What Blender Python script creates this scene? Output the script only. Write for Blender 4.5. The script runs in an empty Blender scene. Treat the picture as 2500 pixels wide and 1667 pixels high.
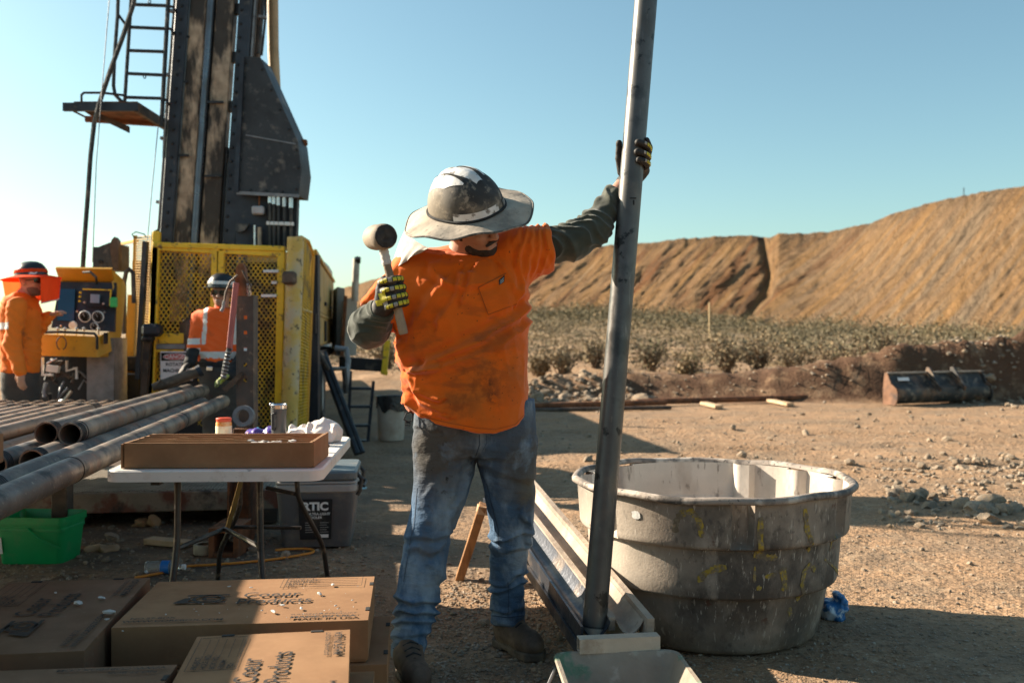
import bpy, bmesh, math, random
import numpy as np
from mathutils import Vector, Matrix, Euler

random.seed(7); np.random.seed(7)
SC = bpy.context.scene
COL = SC.collection
R = math.radians
F = 2350.0          # focal length in photo pixels (photo is 2500 wide)
CH = 1.26           # camera height
HZ = 820.0          # horizon row

# ------------------------------------------------------------------ camera
cam_d = bpy.data.cameras.new('camera')
cam = bpy.data.objects.new('camera', cam_d); COL.objects.link(cam)
cam.location = (0, 0, CH); cam.rotation_euler = (R(90), 0, 0)
cam_d.sensor_width = 36.0
cam_d.lens = 36.0 * F / 2500.0
cam_d.shift_y = -(833.5 - HZ) / 2500.0
cam_d.clip_start = 0.05; cam_d.clip_end = 4000
cam_d.dof.use_dof = True
cam_d.dof.focus_distance = 3.55
cam_d.dof.aperture_fstop = 3.2
SC.camera = cam

# ------------------------------------------------------------------ world and sun
SUN_EL = R(27.0); SUN_BACK = R(22.0)        # sun stands left of the picture and a little behind the man
sx, sy = -math.cos(SUN_BACK), math.sin(SUN_BACK)
w = bpy.data.worlds.new('World'); SC.world = w; w.use_nodes = True
nt = w.node_tree; nt.nodes.clear()
sky = nt.nodes.new('ShaderNodeTexSky'); sky.sky_type = 'NISHITA'; sky.sun_disc = False
sky.sun_elevation = SUN_EL; sky.sun_rotation = math.atan2(sx, sy)
sky.altitude = 300; sky.air_density = 1.0; sky.dust_density = 1.5; sky.ozone_density = 0.9
tint = nt.nodes.new('ShaderNodeMix'); tint.data_type = 'RGBA'; tint.blend_type = 'MULTIPLY'
tint.inputs[0].default_value = 1.0; tint.inputs[7].default_value = (0.90, 1.10, 0.98, 1)
bg = nt.nodes.new('ShaderNodeBackground'); bg.inputs[1].default_value = 0.058
wo = nt.nodes.new('ShaderNodeOutputWorld')
nt.links.new(sky.outputs[0], tint.inputs[6]); nt.links.new(tint.outputs[2], bg.inputs[0]); nt.links.new(bg.outputs[0], wo.inputs[0])
sun_d = bpy.data.lights.new('sun', 'SUN'); sun_d.energy = 5.0; sun_d.angle = R(0.55); sun_d.color = (1.0, 0.86, 0.68)
sun = bpy.data.objects.new('sun', sun_d); COL.objects.link(sun)
tosun = Vector((sx * math.cos(SUN_EL), sy * math.cos(SUN_EL), math.sin(SUN_EL)))
sun.rotation_euler = tosun.to_track_quat('Z', 'Y').to_euler()
sun.location = tosun * 60

# ------------------------------------------------------------------ exposure and render
vs = SC.view_settings
SC.display_settings.display_device = 'sRGB'
vs.view_transform = 'Standard'; vs.look = 'None'; vs.exposure = 1.54; vs.gamma = 1.0; vs.use_curve_mapping = False
SC.render.engine = 'CYCLES'
SC.cycles.use_denoising = True
try: SC.cycles.denoiser = 'OPENIMAGEDENOISE'
except Exception: pass
SC.cycles.max_bounces = 6; SC.cycles.diffuse_bounces = 3; SC.cycles.glossy_bounces = 3
SC.cycles.transmission_bounces = 5; SC.cycles.transparent_max_bounces = 8

# ------------------------------------------------------------------ helpers
def at(x, y, d):
    """a point seen in the photo at column x, row y, standing d metres away from the lens plane"""
    return Vector(((x - 1250.0) / F * d, d, CH - (y - HZ) / F * d))

def atz(x, y, z):
    d = F * (CH - z) / (y - HZ)
    return at(x, y, d)

OFF = {}
def place(o, parent):
    COL.objects.link(o)
    if parent is not None:
        o.parent = parent
        o.location = -OFF.get(parent.name, Vector((0, 0, 0)))
    return o

def tag(o, label=None, cat=None, group=None, kind=None):
    if label: o['label'] = label
    if cat: o['category'] = cat
    if group: o['group'] = group
    if kind: o['kind'] = kind
    return o

def thing(name, label, cat, loc=(0, 0, 0), group=None):
    o = bpy.data.objects.new(name, None); COL.objects.link(o)
    o.empty_display_size = 0.1
    o.location = loc; OFF[o.name] = Vector(loc)
    return tag(o, label, cat, group)

def copy_tree(o, parent=None):
    c = o.copy(); COL.objects.link(c); c.parent = parent
    for ch in list(o.children): copy_tree(ch, c)
    return c

def mesh_from(verts, faces, smooth=35, recalc=True):
    me = bpy.data.meshes.new('m')
    me.from_pydata([tuple(v) for v in verts], [], faces)
    if recalc:
        bm = bmesh.new(); bm.from_mesh(me)
        bmesh.ops.recalc_face_normals(bm, faces=bm.faces)
        bm.to_mesh(me); bm.free()
    if smooth:
        me.polygons.foreach_set('use_smooth', [True] * len(me.polygons))
        if smooth < 180:
            try: me.set_sharp_from_angle(angle=R(smooth))
            except Exception: pass
    me.update()
    return me

class MB:
    def __init__(s): s.v = []; s.f = []
    def add(s, vs, fs):
        n = len(s.v); s.v += [Vector(v) for v in vs]; s.f += [[i + n for i in f] for f in fs]; return s
    def box(s, c, size, rot=None, ch=0.0):
        """box centred on c, rot = Matrix 3x3 or z angle, ch = chamfer"""
        c = Vector(c); h = [k / 2 for k in size]
        if rot is None: M3 = Matrix.Identity(3)
        elif isinstance(rot, (int, float)): M3 = Matrix.Rotation(rot, 3, 'Z')
        else: M3 = rot
        ch = min(ch, min(h) * 0.9)
        if ch <= 0:
            vs = [c + M3 @ Vector((sx * h[0], sy * h[1], sz * h[2])) for sx in (-1, 1) for sy in (-1, 1) for sz in (-1, 1)]
            return s.add(vs, [(0, 1, 3, 2), (4, 6, 7, 5), (0, 4, 5, 1), (2, 3, 7, 6), (0, 2, 6, 4), (1, 5, 7, 3)])
        cs = [(a, b, d) for a in (-1, 1) for b in (-1, 1) for d in (-1, 1)]
        vs = []; ix = {}
        for cc in cs:
            for ax in range(3):
                p = [cc[k] * (h[k] if k == ax else h[k] - ch) for k in range(3)]
                ix[cc, ax] = len(vs); vs.append(c + M3 @ Vector(p))
        fs = []
        for ax in range(3):
            o1, o2 = [k for k in range(3) if k != ax]
            for sg in (-1, 1):
                q = []
                for a, b in ((-1, -1), (1, -1), (1, 1), (-1, 1)):
                    cc = [0] * 3; cc[ax] = sg; cc[o1] = a; cc[o2] = b; q.append(ix[tuple(cc), ax])
                fs.append(q)
        for e in range(3):
            a, b = [k for k in range(3) if k != e]
            for sa in (-1, 1):
                for sb in (-1, 1):
                    c1 = [0] * 3; c2 = [0] * 3
                    c1[e] = -1; c2[e] = 1
                    for cc in (c1, c2): cc[a] = sa; cc[b] = sb
                    c1, c2 = tuple(c1), tuple(c2)
                    fs.append([ix[c1, a], ix[c2, a], ix[c2, b], ix[c1, b]])
        for cc in cs: fs.append([ix[cc, 0], ix[cc, 1], ix[cc, 2]])
        return s.add(vs, fs)
    def bar(s, a, b, wx, wy, up=(0, 0, 1), ch=0.0):
        """rectangular bar from a to b"""
        a, b = Vector(a), Vector(b); z = (b - a); L = z.length; z.normalize()
        x = Vector(up).cross(z)
        if x.length < 1e-4: x = Vector((1, 0, 0))
        x.normalize(); y = z.cross(x)
        M3 = Matrix((x, y, z)).transposed()
        return s.box((a + b) / 2, (wx, wy, L), M3, ch)
    def tube(s, pts, r, n=8, cap=True, closed=False):
        pts = [Vector(p) for p in pts]; m = len(pts)
        rs = r if isinstance(r, (list, tuple)) else [r] * m
        t0 = (pts[1] - pts[0]).normalized()
        up = Vector((0, 0, 1)) if abs(t0.z) < 0.9 else Vector((0, 1, 0))
        x = up.cross(t0).normalized()
        vs = []
        for i in range(m):
            if closed: t = (pts[(i + 1) % m] - pts[i - 1]).normalized()
            elif i == 0: t = t0
            elif i == m - 1: t = (pts[-1] - pts[-2]).normalized()
            else: t = ((pts[i + 1] - pts[i]).normalized() + (pts[i] - pts[i - 1]).normalized()).normalized()
            x = (x - t * x.dot(t)).normalized(); y = t.cross(x)
            for k in range(n):
                a = 2 * math.pi * k / n
                vs.append(pts[i] + (x * math.cos(a) + y * math.sin(a)) * rs[i])
        fs = []
        for i in range(m if closed else m - 1):
            j = (i + 1) % m
            for k in range(n):
                l = (k + 1) % n
                fs.append((i * n + k, i * n + l, j * n + l, j * n + k))
        if cap and not closed:
            fs.append(list(range(n))[::-1]); fs.append([(m - 1) * n + k for k in range(n)])
        return s.add(vs, fs)
    def pipe(s, a, b, ro, ri, n=24):
        """hollow open pipe"""
        a, b = Vector(a), Vector(b); t = (b - a).normalized()
        up = Vector((0, 0, 1)) if abs(t.z) < 0.9 else Vector((0, 1, 0))
        x = up.cross(t).normalized(); y = t.cross(x)
        vs = []
        for p in (a, b):
            for r in (ro, ri):
                for k in range(n):
                    an = 2 * math.pi * k / n; vs.append(p + (x * math.cos(an) + y * math.sin(an)) * r)
        fs = []
        for k in range(n):
            l = (k + 1) % n
            fs += [(k, l, 2 * n + l, 2 * n + k), (n + k, 3 * n + k, 3 * n + l, n + l), (k, n + k, n + l, l), (2 * n + k, 2 * n + l, 3 * n + l, 3 * n + k)]
        return s.add(vs, fs)
    def lathe(s, prof, n=32, M=None, close=False):
        M = M or Matrix.Identity(4)
        vs = []
        for (r, z) in prof:
            for k in range(n):
                a = 2 * math.pi * k / n; vs.append(M @ Vector((r * math.cos(a), r * math.sin(a), z)))
        fs = []
        m = len(prof)
        for i in range(m if close else m - 1):
            j = (i + 1) % m
            for k in range(n):
                l = (k + 1) % n; fs.append((i * n + k, i * n + l, j * n + l, j * n + k))
        if not close:
            if prof[0][0] > 1e-5: fs.append(list(range(n))[::-1])
            if prof[-1][0] > 1e-5: fs.append([(m - 1) * n + k for k in range(n)])
        return s.add(vs, fs)
    def prism(s, poly, off):
        poly = [Vector(p) for p in poly]; off = Vector(off); n = len(poly)
        vs = poly + [p + off for p in poly]
        fs = [list(range(n)), [n + k for k in range(n)][::-1]] + [(k, n + k, n + (k + 1) % n, (k + 1) % n) for k in range(n)]
        return s.add(vs, fs)
    def mesh(s, smooth=35): return mesh_from(s.v, s.f, smooth)
    def build(s, name, mat, parent=None, smooth=35):
        me = s.mesh(smooth); return obj(name, me, mat, parent)

def obj(name, me, mat, parent=None):
    if isinstance(me, MB): me = me.mesh()
    me.name = name
    if mat is not None and not me.materials: me.materials.append(mat)
    o = bpy.data.objects.new(name, me)
    return place(o, parent)

# ---------------- value noise, vectorised
def _hash(ix, iy, iz):
    h = (ix * 374761393 + iy * 668265263 + iz * 2147483647 * 7 + 1013904223) & 0xffffffff
    h = ((h ^ (h >> 13)) * 1274126177) & 0xffffffff
    return ((h ^ (h >> 16)) & 0xffff) / 65535.0
def vnoise(P, sc=1.0, seed=0):
    P = np.asarray(P, float) * sc + seed * 17.31
    i = np.floor(P).astype(np.int64); f = P - i; f = f * f * (3 - 2 * f)
    r = 0
    for dx in (0, 1):
        for dy in (0, 1):
            for dz in (0, 1):
                wgt = (f[..., 0] if dx else 1 - f[..., 0]) * (f[..., 1] if dy else 1 - f[..., 1]) * (f[..., 2] if dz else 1 - f[..., 2])
                r = r + wgt * _hash(i[..., 0] + dx, i[..., 1] + dy, i[..., 2] + dz)
    return r * 2 - 1
def fbm(P, sc=1.0, oct=4, seed=0, gain=0.5):
    r = 0; a = 1.0
    for o in range(oct):
        r = r + a * vnoise(P, sc, seed + o * 3); sc *= 2.03; a *= gain
    return r

# ---------------- signed distance helpers and surface nets
def smin(a, b, k):
    if k <= 0: return np.minimum(a, b)
    h = np.clip(0.5 + 0.5 * (b - a) / k, 0, 1)
    return b * (1 - h) + a * h - k * h * (1 - h)
def smax(a, b, k): return -smin(-a, -b, k)
def caps(P, a, b, ra, rb=None):
    rb = ra if rb is None else rb
    a = np.array(a, float); b = np.array(b, float); ab = b - a
    t = np.clip(((P - a) @ ab) / max(ab @ ab, 1e-9), 0, 1)
    return np.linalg.norm(P - a - t[..., None] * ab, axis=-1) - (ra + (rb - ra) * t)
def chain(P, pts, rs, k=0.01):
    d = None
    for i in range(len(pts) - 1):
        c = caps(P, pts[i], pts[i + 1], rs[i], rs[i + 1])
        d = c if d is None else smin(d, c, k)
    return d
def ell(P, c, r, M3=None):
    q = P - np.array(c, float)
    if M3 is not None: q = q @ np.array(M3)          # columns of M3 = local axes
    r = np.array(r, float)
    k0 = np.linalg.norm(q / r, axis=-1); k1 = np.linalg.norm(q / (r * r), axis=-1) + 1e-9
    return k0 * (k0 - 1) / k1
def sbox(P, c, h, rr=0.01, M3=None):
    q = P - np.array(c, float)
    if M3 is not None: q = q @ np.array(M3)
    q = np.abs(q) - (np.array(h, float) - rr)
    return np.linalg.norm(np.maximum(q, 0), axis=-1) + np.minimum(q.max(axis=-1), 0) - rr
def loft(P, rings, ex=2.0):
    """rings: (z, cx, cy, rx, ry), any order"""
    r = np.array(sorted(rings), float); z = P[..., 2]
    cx, cy, rx, ry = [np.interp(z, r[:, 0], r[:, k]) for k in (1, 2, 3, 4)]
    q = (np.abs((P[..., 0] - cx) / rx) ** ex + np.abs((P[..., 1] - cy) / ry) ** ex) ** (1 / ex)
    d = (q - 1) * np.minimum(rx, ry)
    return np.maximum(d, np.maximum(z - r[-1, 0], r[0, 0] - z))
def halfspace(P, p, n):
    n = np.array(n, float); n = n / np.linalg.norm(n)
    return (P - np.array(p, float)) @ n

def surfnet(fn, lo, hi, res):
    lo = np.array(lo, float); hi = np.array(hi, float)
    n = np.ceil((hi - lo) / res).astype(int) + 1
    ax = [lo[k] + np.arange(n[k]) * res for k in range(3)]
    G = np.stack(np.meshgrid(*ax, indexing='ij'), axis=-1)
    V = fn(G).astype(np.float32)
    S = V < 0
    c = np.zeros((n[0] - 1, n[1] - 1, n[2] - 1), np.int8)
    corners = [(a, b, d) for a in (0, 1) for b in (0, 1) for d in (0, 1)]
    sl = lambda A, o: A[o[0]:o[0] + n[0] - 1, o[1]:o[1] + n[1] - 1, o[2]:o[2] + n[2] - 1]
    for o in corners: c += sl(S, o)
    act = (c > 0) & (c < 8)
    I = np.argwhere(act); m = len(I)
    idx = -np.ones(act.shape, np.int64); idx[act] = np.arange(m)
    acc = np.zeros((m, 3)); cnt = np.zeros(m)
    cv = {o: V[I[:, 0] + o[0], I[:, 1] + o[1], I[:, 2] + o[2]] for o in corners}
    for o in corners:
        for a in range(3):
            if o[a] == 0:
                p = list(o); p[a] = 1; p = tuple(p)
                v0, v1 = cv[o], cv[p]; x = (v0 < 0) != (v1 < 0)
                t = np.where(x, v0 / np.where(v0 - v1 == 0, 1, v0 - v1), 0)
                q = np.array(o, float)[None] + np.zeros((m, 3)); q[:, a] += t
                acc[x] += q[x]; cnt[x] += 1
    verts = lo + (I + acc / cnt[:, None]) * res
    faces = []
    for a in range(3):
        b, d = (a + 1) % 3, (a + 2) % 3
        s0 = [slice(None)] * 3; s1 = [slice(None)] * 3
        s0[a] = slice(0, n[a] - 1); s1[a] = slice(1, n[a])
        A, B = S[tuple(s0)], S[tuple(s1)]
        E = np.argwhere(A != B)
        E = E[(E[:, b] > 0) & (E[:, d] > 0) & (E[:, b] < n[b] - 1) & (E[:, d] < n[d] - 1)]
        if len(E) == 0: continue
        fl = A[E[:, 0], E[:, 1], E[:, 2]]
        def g(ob, od):
            q = E.copy(); q[:, b] -= ob; q[:, d] -= od
            return idx[q[:, 0], q[:, 1], q[:, 2]]
        Q = np.stack([g(1, 1), g(0, 1), g(0, 0), g(1, 0)], axis=1)
        Q[~fl] = Q[~fl][:, ::-1]
        faces.append(Q)
    return verts, np.concatenate(faces)

def np_mesh(verts, faces, smooth=True):
    me = bpy.data.meshes.new('m')
    nv, nf, k = len(verts), len(faces), faces.shape[1]
    me.vertices.add(nv); me.vertices.foreach_set('co', np.asarray(verts, np.float32).ravel())
    me.loops.add(nf * k); me.loops.foreach_set('vertex_index', faces.ravel().astype(np.int32))
    me.polygons.add(nf); me.polygons.foreach_set('loop_start', np.arange(0, nf * k, k, dtype=np.int32))
    me.polygons.foreach_set('use_smooth', np.full(nf, bool(smooth)))
    me.update(calc_edges=True); me.validate()
    return me

def vnormals(verts, faces):
    a, b, c, d = [verts[faces[:, k]] for k in range(4)]
    fn = np.cross(c - a, d - b)
    N = np.zeros_like(verts)
    for k in range(4): np.add.at(N, faces[:, k], fn)
    return N / (np.linalg.norm(N, axis=1, keepdims=True) + 1e-12)

def relax(verts, faces, it=1, lam=0.5):
    for _ in range(it):
        S = np.zeros_like(verts); C = np.zeros(len(verts))
        for k in range(4):
            for l in ((k + 1) % 4, (k + 3) % 4):
                np.add.at(S, faces[:, k], verts[faces[:, l]]); np.add.at(C, faces[:, k], 1)
        verts = verts * (1 - lam) + lam * S / np.maximum(C, 1)[:, None]
    return verts

def sdf_obj(name, fn, lo, hi, res, mat, parent=None, disp=None, rel=1, post=1):
    v, f = surfnet(fn, lo, hi, res)
    v = relax(v, f, rel)
    if disp is not None:
        v = v + vnormals(v, f) * disp(v)[:, None]
        v = relax(v, f, post, 0.6)
    return obj(name, np_mesh(v, f), mat, parent)

def bounds(*pts, pad=0.1):
    A = np.array([list(p) for p in pts]); return A.min(0) - pad, A.max(0) + pad

# ---------------- text as thin flat meshes
_tc = {}
def text_mesh(s, size, bold=0.0, align='LEFT', extrude=0.0, spacing=1.0, shear=0.0, sx=1.0):
    key = (s, size, bold, align, extrude, spacing, shear, sx)
    if key in _tc: return _tc[key].copy()
    cu = bpy.data.curves.new('t', 'FONT'); cu.body = s; cu.size = size; cu.align_x = align; cu.offset = bold
    cu.extrude = extrude; cu.space_character = spacing; cu.shear = shear; cu.resolution_u = 3
    o = bpy.data.objects.new('t', cu); COL.objects.link(o)
    dg = bpy.context.evaluated_depsgraph_get()
    me = bpy.data.meshes.new_from_object(o.evaluated_get(dg))
    bpy.data.objects.remove(o); bpy.data.curves.remove(cu)
    if sx != 1.0: me.transform(Matrix.Diagonal((sx, 1, 1, 1)))
    _tc[key] = me
    return me.copy()

def text_part(s, size, origin, xdir, ydir, mat, parent, name='lettering', **kw):
    me = text_mesh(s, size, **kw)
    x = Vector(xdir).normalized(); y = Vector(ydir); y = (y - x * y.dot(x)).normalized(); z = x.cross(y)
    M4 = Matrix((x, y, z)).transposed().to_4x4(); M4.translation = Vector(origin)
    me.transform(M4)
    me.materials.clear()
    return obj(name, me, mat, parent)

# ------------------------------------------------------------------ materials
def lin(r, g, b):
    f = lambda c: c / 12.92 if c <= 0.04045 else ((c + 0.055) / 1.055) ** 2.4
    return (f(r / 255), f(g / 255), f(b / 255))

def PM(name, col, rough=0.7, metal=0.0, var=0.25, vs=6.0, layers=(), bump=0.25, bs=40.0, bdist=0.01, stretch=(1, 1, 1),
       spec=0.5, rand=0.0, coord='Object', rvar=0.1, alpha=None, sss=0.0, trans=0.0, extra_bump=None, coat=0.0, sheen=0.0):
    """procedural material: base colour broken by noise, then stain layers
    layer = dict(c=colour, s=scale, lo=, hi=, amt=, st=stretch, at=(point), rad=radius, det=)"""
    m = bpy.data.materials.new(name); m.use_nodes = True
    t = m.node_tree; t.nodes.clear(); N = t.nodes.new; L = t.links.new
    out = N('ShaderNodeOutputMaterial'); b = N('ShaderNodeBsdfPrincipled'); L(b.outputs[0], out.inputs[0])
    tc = N('ShaderNodeTexCoord'); co = tc.outputs[coord]
    def mapped(st):
        if tuple(st) == (1, 1, 1): return co
        mp = N('ShaderNodeMapping'); mp.inputs['Scale'].default_value = st; L(co, mp.inputs[0]); return mp.outputs[0]
    def noise(s, st=(1, 1, 1), det=5.0, rgh=0.55):
        n = N('ShaderNodeTexNoise'); n.inputs['Scale'].default_value = s; n.inputs['Detail'].default_value = det
        n.inputs['Roughness'].default_value = rgh; L(mapped(st), n.inputs['Vector']); return n.outputs['Fac']
    def maprange(v, a, c, lo=0.0, hi=1.0):
        r = N('ShaderNodeMapRange'); r.inputs[1].default_value = a; r.inputs[2].default_value = c
        r.inputs[3].default_value = lo; r.inputs[4].default_value = hi; L(v, r.inputs[0]); return r.outputs[0]
    def mul(a, k):
        r = N('ShaderNodeMath'); r.operation = 'MULTIPLY'; L(a, r.inputs[0])
        if isinstance(k, (int, float)): r.inputs[1].default_value = k
        else: L(k, r.inputs[1])
        return r.outputs[0]
    def mix(fac, a, c):
        r = N('ShaderNodeMix'); r.data_type = 'RGBA'
        L(fac, r.inputs[0])
        for k, v in ((6, a), (7, c)):
            if isinstance(v, tuple): r.inputs[k].default_value = (*v[:3], 1)
            else: L(v, r.inputs[k])
        return r.outputs[2]
    lo = tuple(max(0, c * (1 - var)) for c in col); hi = tuple(min(1, c * (1 + var)) for c in col)
    nf = noise(vs, stretch, 6.0)
    c = mix(maprange(nf, 0.3, 0.7), lo, hi)
    for ly in layers:
        n = noise(ly.get('s', 4), ly.get('st', (1, 1, 1)), ly.get('det', 6.0), ly.get('rgh', 0.6))
        fac = maprange(n, ly.get('lo', 0.5), ly.get('hi', 0.6), 0, ly.get('amt', 1.0))
        if 'at' in ly:
            d = N('ShaderNodeVectorMath'); d.operation = 'DISTANCE'
            mp = N('ShaderNodeMapping'); mp.vector_type = 'POINT'; sc = ly.get('sc', (1, 1, 1)); mp.inputs['Scale'].default_value = sc
            L(co, mp.inputs[0]); L(mp.outputs[0], d.inputs[0])
            d.inputs[1].default_value = tuple(ly['at'][k] * sc[k] for k in range(3))
            fac = mul(fac, maprange(d.outputs['Value'], ly['rad'] * ly.get('in', 0.3), ly['rad'], 1.0, 0.0))
        c = mix(fac, c, tuple(ly['c']))
    if rand > 0:
        oi = N('ShaderNodeObjectInfo'); hs = N('ShaderNodeHueSaturation')
        L(maprange(oi.outputs['Random'], 0, 1, 1 - rand, 1 + rand), hs.inputs['Value']); L(c, hs.inputs['Color']); c = hs.outputs[0]
    L(c, b.inputs['Base Color'])
    b.inputs['Metallic'].default_value = metal; b.inputs['Specular IOR Level'].default_value = spec
    if coat: b.inputs['Coat Weight'].default_value = coat
    if sheen: b.inputs['Sheen Weight'].default_value = sheen
    if trans: b.inputs['Transmission Weight'].default_value = trans
    L(maprange(nf, 0.3, 0.7, min(1, rough + rvar), max(0.02, rough - rvar)), b.inputs['Roughness'])
    if alpha is not None: b.inputs['Alpha'].default_value = alpha
    if sss: b.inputs['Subsurface Weight'].default_value = sss; b.inputs['Subsurface Radius'].default_value = (0.01, 0.004, 0.002)
    if bump:
        bp = N('ShaderNodeBump'); bp.inputs['Strength'].default_value = bump; bp.inputs['Distance'].default_value = bdist
        L(noise(bs, stretch, 4.0), bp.inputs['Height'])
        last = bp
        for eb in (extra_bump or ()):
            b2 = N('ShaderNodeBump'); b2.inputs['Strength'].default_value = eb[0]; b2.inputs['Distance'].default_value = eb[2]
            L(noise(eb[1], eb[3] if len(eb) > 3 else (1, 1, 1), 3.0), b2.inputs['Height']); L(last.outputs[0], b2.inputs['Normal']); last = b2
        L(last.outputs[0], b.inputs['Normal'])
    return m

BK = (0.012, 0.012, 0.013)
RUST = (0.20, 0.075, 0.03)
DUST = (0.40, 0.31, 0.22)
MT = {}
MT['black_steel'] = PM('black_steel', (0.022, 0.023, 0.027), 0.5, 0.3, 0.3, 5, [dict(c=DUST, s=9, lo=0.58, hi=0.8, amt=0.35)], rand=0.15)
MT['blue_steel'] = PM('blue_steel', (0.028, 0.034, 0.046), 0.5, 0.3, 0.3, 5, [dict(c=DUST, s=9, lo=0.6, hi=0.8, amt=0.3)])
MT['yellow'] = PM('yellow_paint', (0.78, 0.49, 0.02), 0.45, 0.0, 0.12, 6, [dict(c=(0.06, 0.05, 0.04), s=14, lo=0.56, hi=0.66, amt=0.85), dict(c=RUST, s=7, lo=0.62, hi=0.7, amt=0.8)])
MT['mustard'] = PM('mustard_paint', (0.62, 0.30, 0.02), 0.45, 0.0, 0.12, 4, [dict(c=(0.07, 0.05, 0.04), s=12, lo=0.62, hi=0.75, amt=0.7)])
MT['worn_yellow'] = PM('worn_yellow_paint', (0.62, 0.42, 0.10), 0.6, 0.0, 0.15, 5, [dict(c=(0.50, 0.42, 0.28), s=5, lo=0.45, hi=0.6, amt=0.9), dict(c=(0.05, 0.04, 0.03), s=16, lo=0.58, hi=0.66, amt=0.9)])
MT['tan_yellow'] = PM('faded_yellow_panel', (0.55, 0.32, 0.08), 0.6, 0.0, 0.15, 3, [dict(c=(0.35, 0.27, 0.18), s=4, lo=0.5, hi=0.7, amt=0.6), dict(c=(0.08, 0.05, 0.03), s=15, lo=0.62, hi=0.7, amt=0.8)])
MT['rust_strip'] = PM('worn_mast_rail', (0.44, 0.33, 0.23), 0.6, 0.2, 0.3, 9, [dict(c=(0.030, 0.024, 0.02), s=7, lo=0.42, hi=0.56, amt=0.96, st=(1, 1, 0.35)), dict(c=(0.4, 0.25, 0.03), s=9, lo=0.70, hi=0.73, amt=0.8)])
MT['grey_guard'] = PM('grey_guard_paint', (0.032, 0.034, 0.039), 0.55, 0.1, 0.3, 3, [dict(c=(0.26, 0.22, 0.18), s=3.6, lo=0.58, hi=0.68, amt=0.75), dict(c=(0.14, 0.13, 0.12), s=16, lo=0.56, hi=0.7, amt=0.5), dict(c=(0.015, 0.015, 0.016), s=6, lo=0.62, hi=0.7, amt=0.8)])
MT['tan_pole'] = PM('tan_pole', (0.42, 0.28, 0.15), 0.55, 0.1, 0.3, 5, [dict(c=(0.1, 0.07, 0.05), s=8, lo=0.6, hi=0.7, amt=0.7, st=(1, 1, 0.3))])
MT['rubber'] = PM('black_rubber', (0.018, 0.018, 0.019), 0.55, 0, 0.3, 9, [dict(c=DUST, s=6, lo=0.5, hi=0.75, amt=0.35)])
MT['bright_metal'] = PM('bright_metal', (0.5, 0.5, 0.5), 0.3, 0.9, 0.2, 8)
MT['grey_metal'] = PM('grey_metal', (0.22, 0.22, 0.23), 0.5, 0.5, 0.3, 8, [dict(c=RUST, s=8, lo=0.6, hi=0.72, amt=0.5)])
MT['rusty'] = PM('rusty_steel', RUST, 0.8, 0.2, 0.4, 9, [dict(c=(0.05, 0.03, 0.02), s=6, lo=0.5, hi=0.65, amt=0.8)], bump=0.4)
MT['brown_steel'] = PM('brown_stained_steel', (0.10, 0.065, 0.045), 0.65, 0.2, 0.35, 7, [dict(c=(0.03, 0.026, 0.024), s=5, lo=0.48, hi=0.62, amt=0.8), dict(c=DUST, s=13, lo=0.6, hi=0.75, amt=0.5)])
MT['white_paint'] = PM('white_paint', (0.72, 0.71, 0.68), 0.5, 0, 0.08, 5, [dict(c=(0.35, 0.3, 0.24), s=7, lo=0.6, hi=0.75, amt=0.6)])
MT['black_print'] = PM('black_print', (0.012, 0.011, 0.010), 0.8, 0, 0.2, 20, bump=0)
MT['box_print'] = PM('dark_box_print', (0.018, 0.014, 0.012), 0.85, 0, 0.3, 60, [dict(c=(0.30, 0.18, 0.10), s=180, lo=0.60, hi=0.66, amt=0.7)], bump=0)
MT['white_print'] = PM('white_print', (0.75, 0.75, 0.75), 0.7, 0, 0.05, 20, bump=0)
MT['red_print'] = PM('red_print', (0.55, 0.02, 0.02), 0.6, 0, 0.1, 20, bump=0)
MT['chrome'] = PM('chrome', (0.7, 0.7, 0.72), 0.18, 1.0, 0.1, 8, bump=0)

# ================================================================== THE SETTING
def berm_h(X):
    return np.interp(X, [-60, -6, -1.5, 0.2, 2.0, 4.5, 6.2, 7.4, 9.0, 12, 60], [0.0, 0.05, 0.15, 0.34, 0.45, 0.55, 0.72, 0.95, 1.1, 1.3, 1.35])
def ground_z(X, Y):
    X = np.asarray(X, float); Y = np.asarray(Y, float)
    P = np.stack([X, Y, 0 * X], -1)
    D = np.hypot(X, Y)
    z = 0.018 * fbm(P, 0.9, 3, 1) * np.clip((D - 2.5) / 3, 0.25, 1) + 0.006 * fbm(P, 7, 3, 5)
    for y0_, k_ in ((8.9, 0.10), (10.5, 0.10), (12.6, -0.06), (14.2, -0.06)):          # tyre ruts
        e_ = Y - (y0_ + k_ * X + 0.12 * np.sin(X * 0.6 + y0_)); z = z - np.where(X > -1.5, 0.035 * np.exp(-(e_ / 0.16) ** 2) - 0.02 * np.exp(-((np.abs(e_) - 0.28) / 0.10) ** 2), 0) * (0.8 + 0.5 * fbm(P, 2.5, 2, 13))
    line = 19.6 + 0.25 * np.sin(X * 0.7) - 0.05 * X
    w1 = np.where(Y < line, np.exp(-(np.abs(Y - line) / 0.52) ** 2.6), np.exp(-((Y - line) / 1.1) ** 2))
    z = z + berm_h(X) * w1 * (1 + 0.11 * fbm(P, 0.9, 2, 9) + 0.15 * fbm(P, 4.0, 3, 11))
    r = np.clip((Y - 20.0) / 80, 0, 3)
    k = np.interp(X / np.maximum(Y, 1), [-0.6, -0.12, 0.1, 0.28, 0.55], [0.6, 0.9, 1.0, 0.55, 0.35])
    z = z + np.where(Y > 19.6, 0.30 * np.clip((Y - 19.6) / 3, 0, 1) + 3.35 * k * r ** 0.9 * (1 + 0.14 * fbm(P, 0.04, 3, 3)), 0)
    z = z + np.where(Y > 20, 0.10 * fbm(P, 0.8, 3, 4), 0)
    return z
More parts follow.
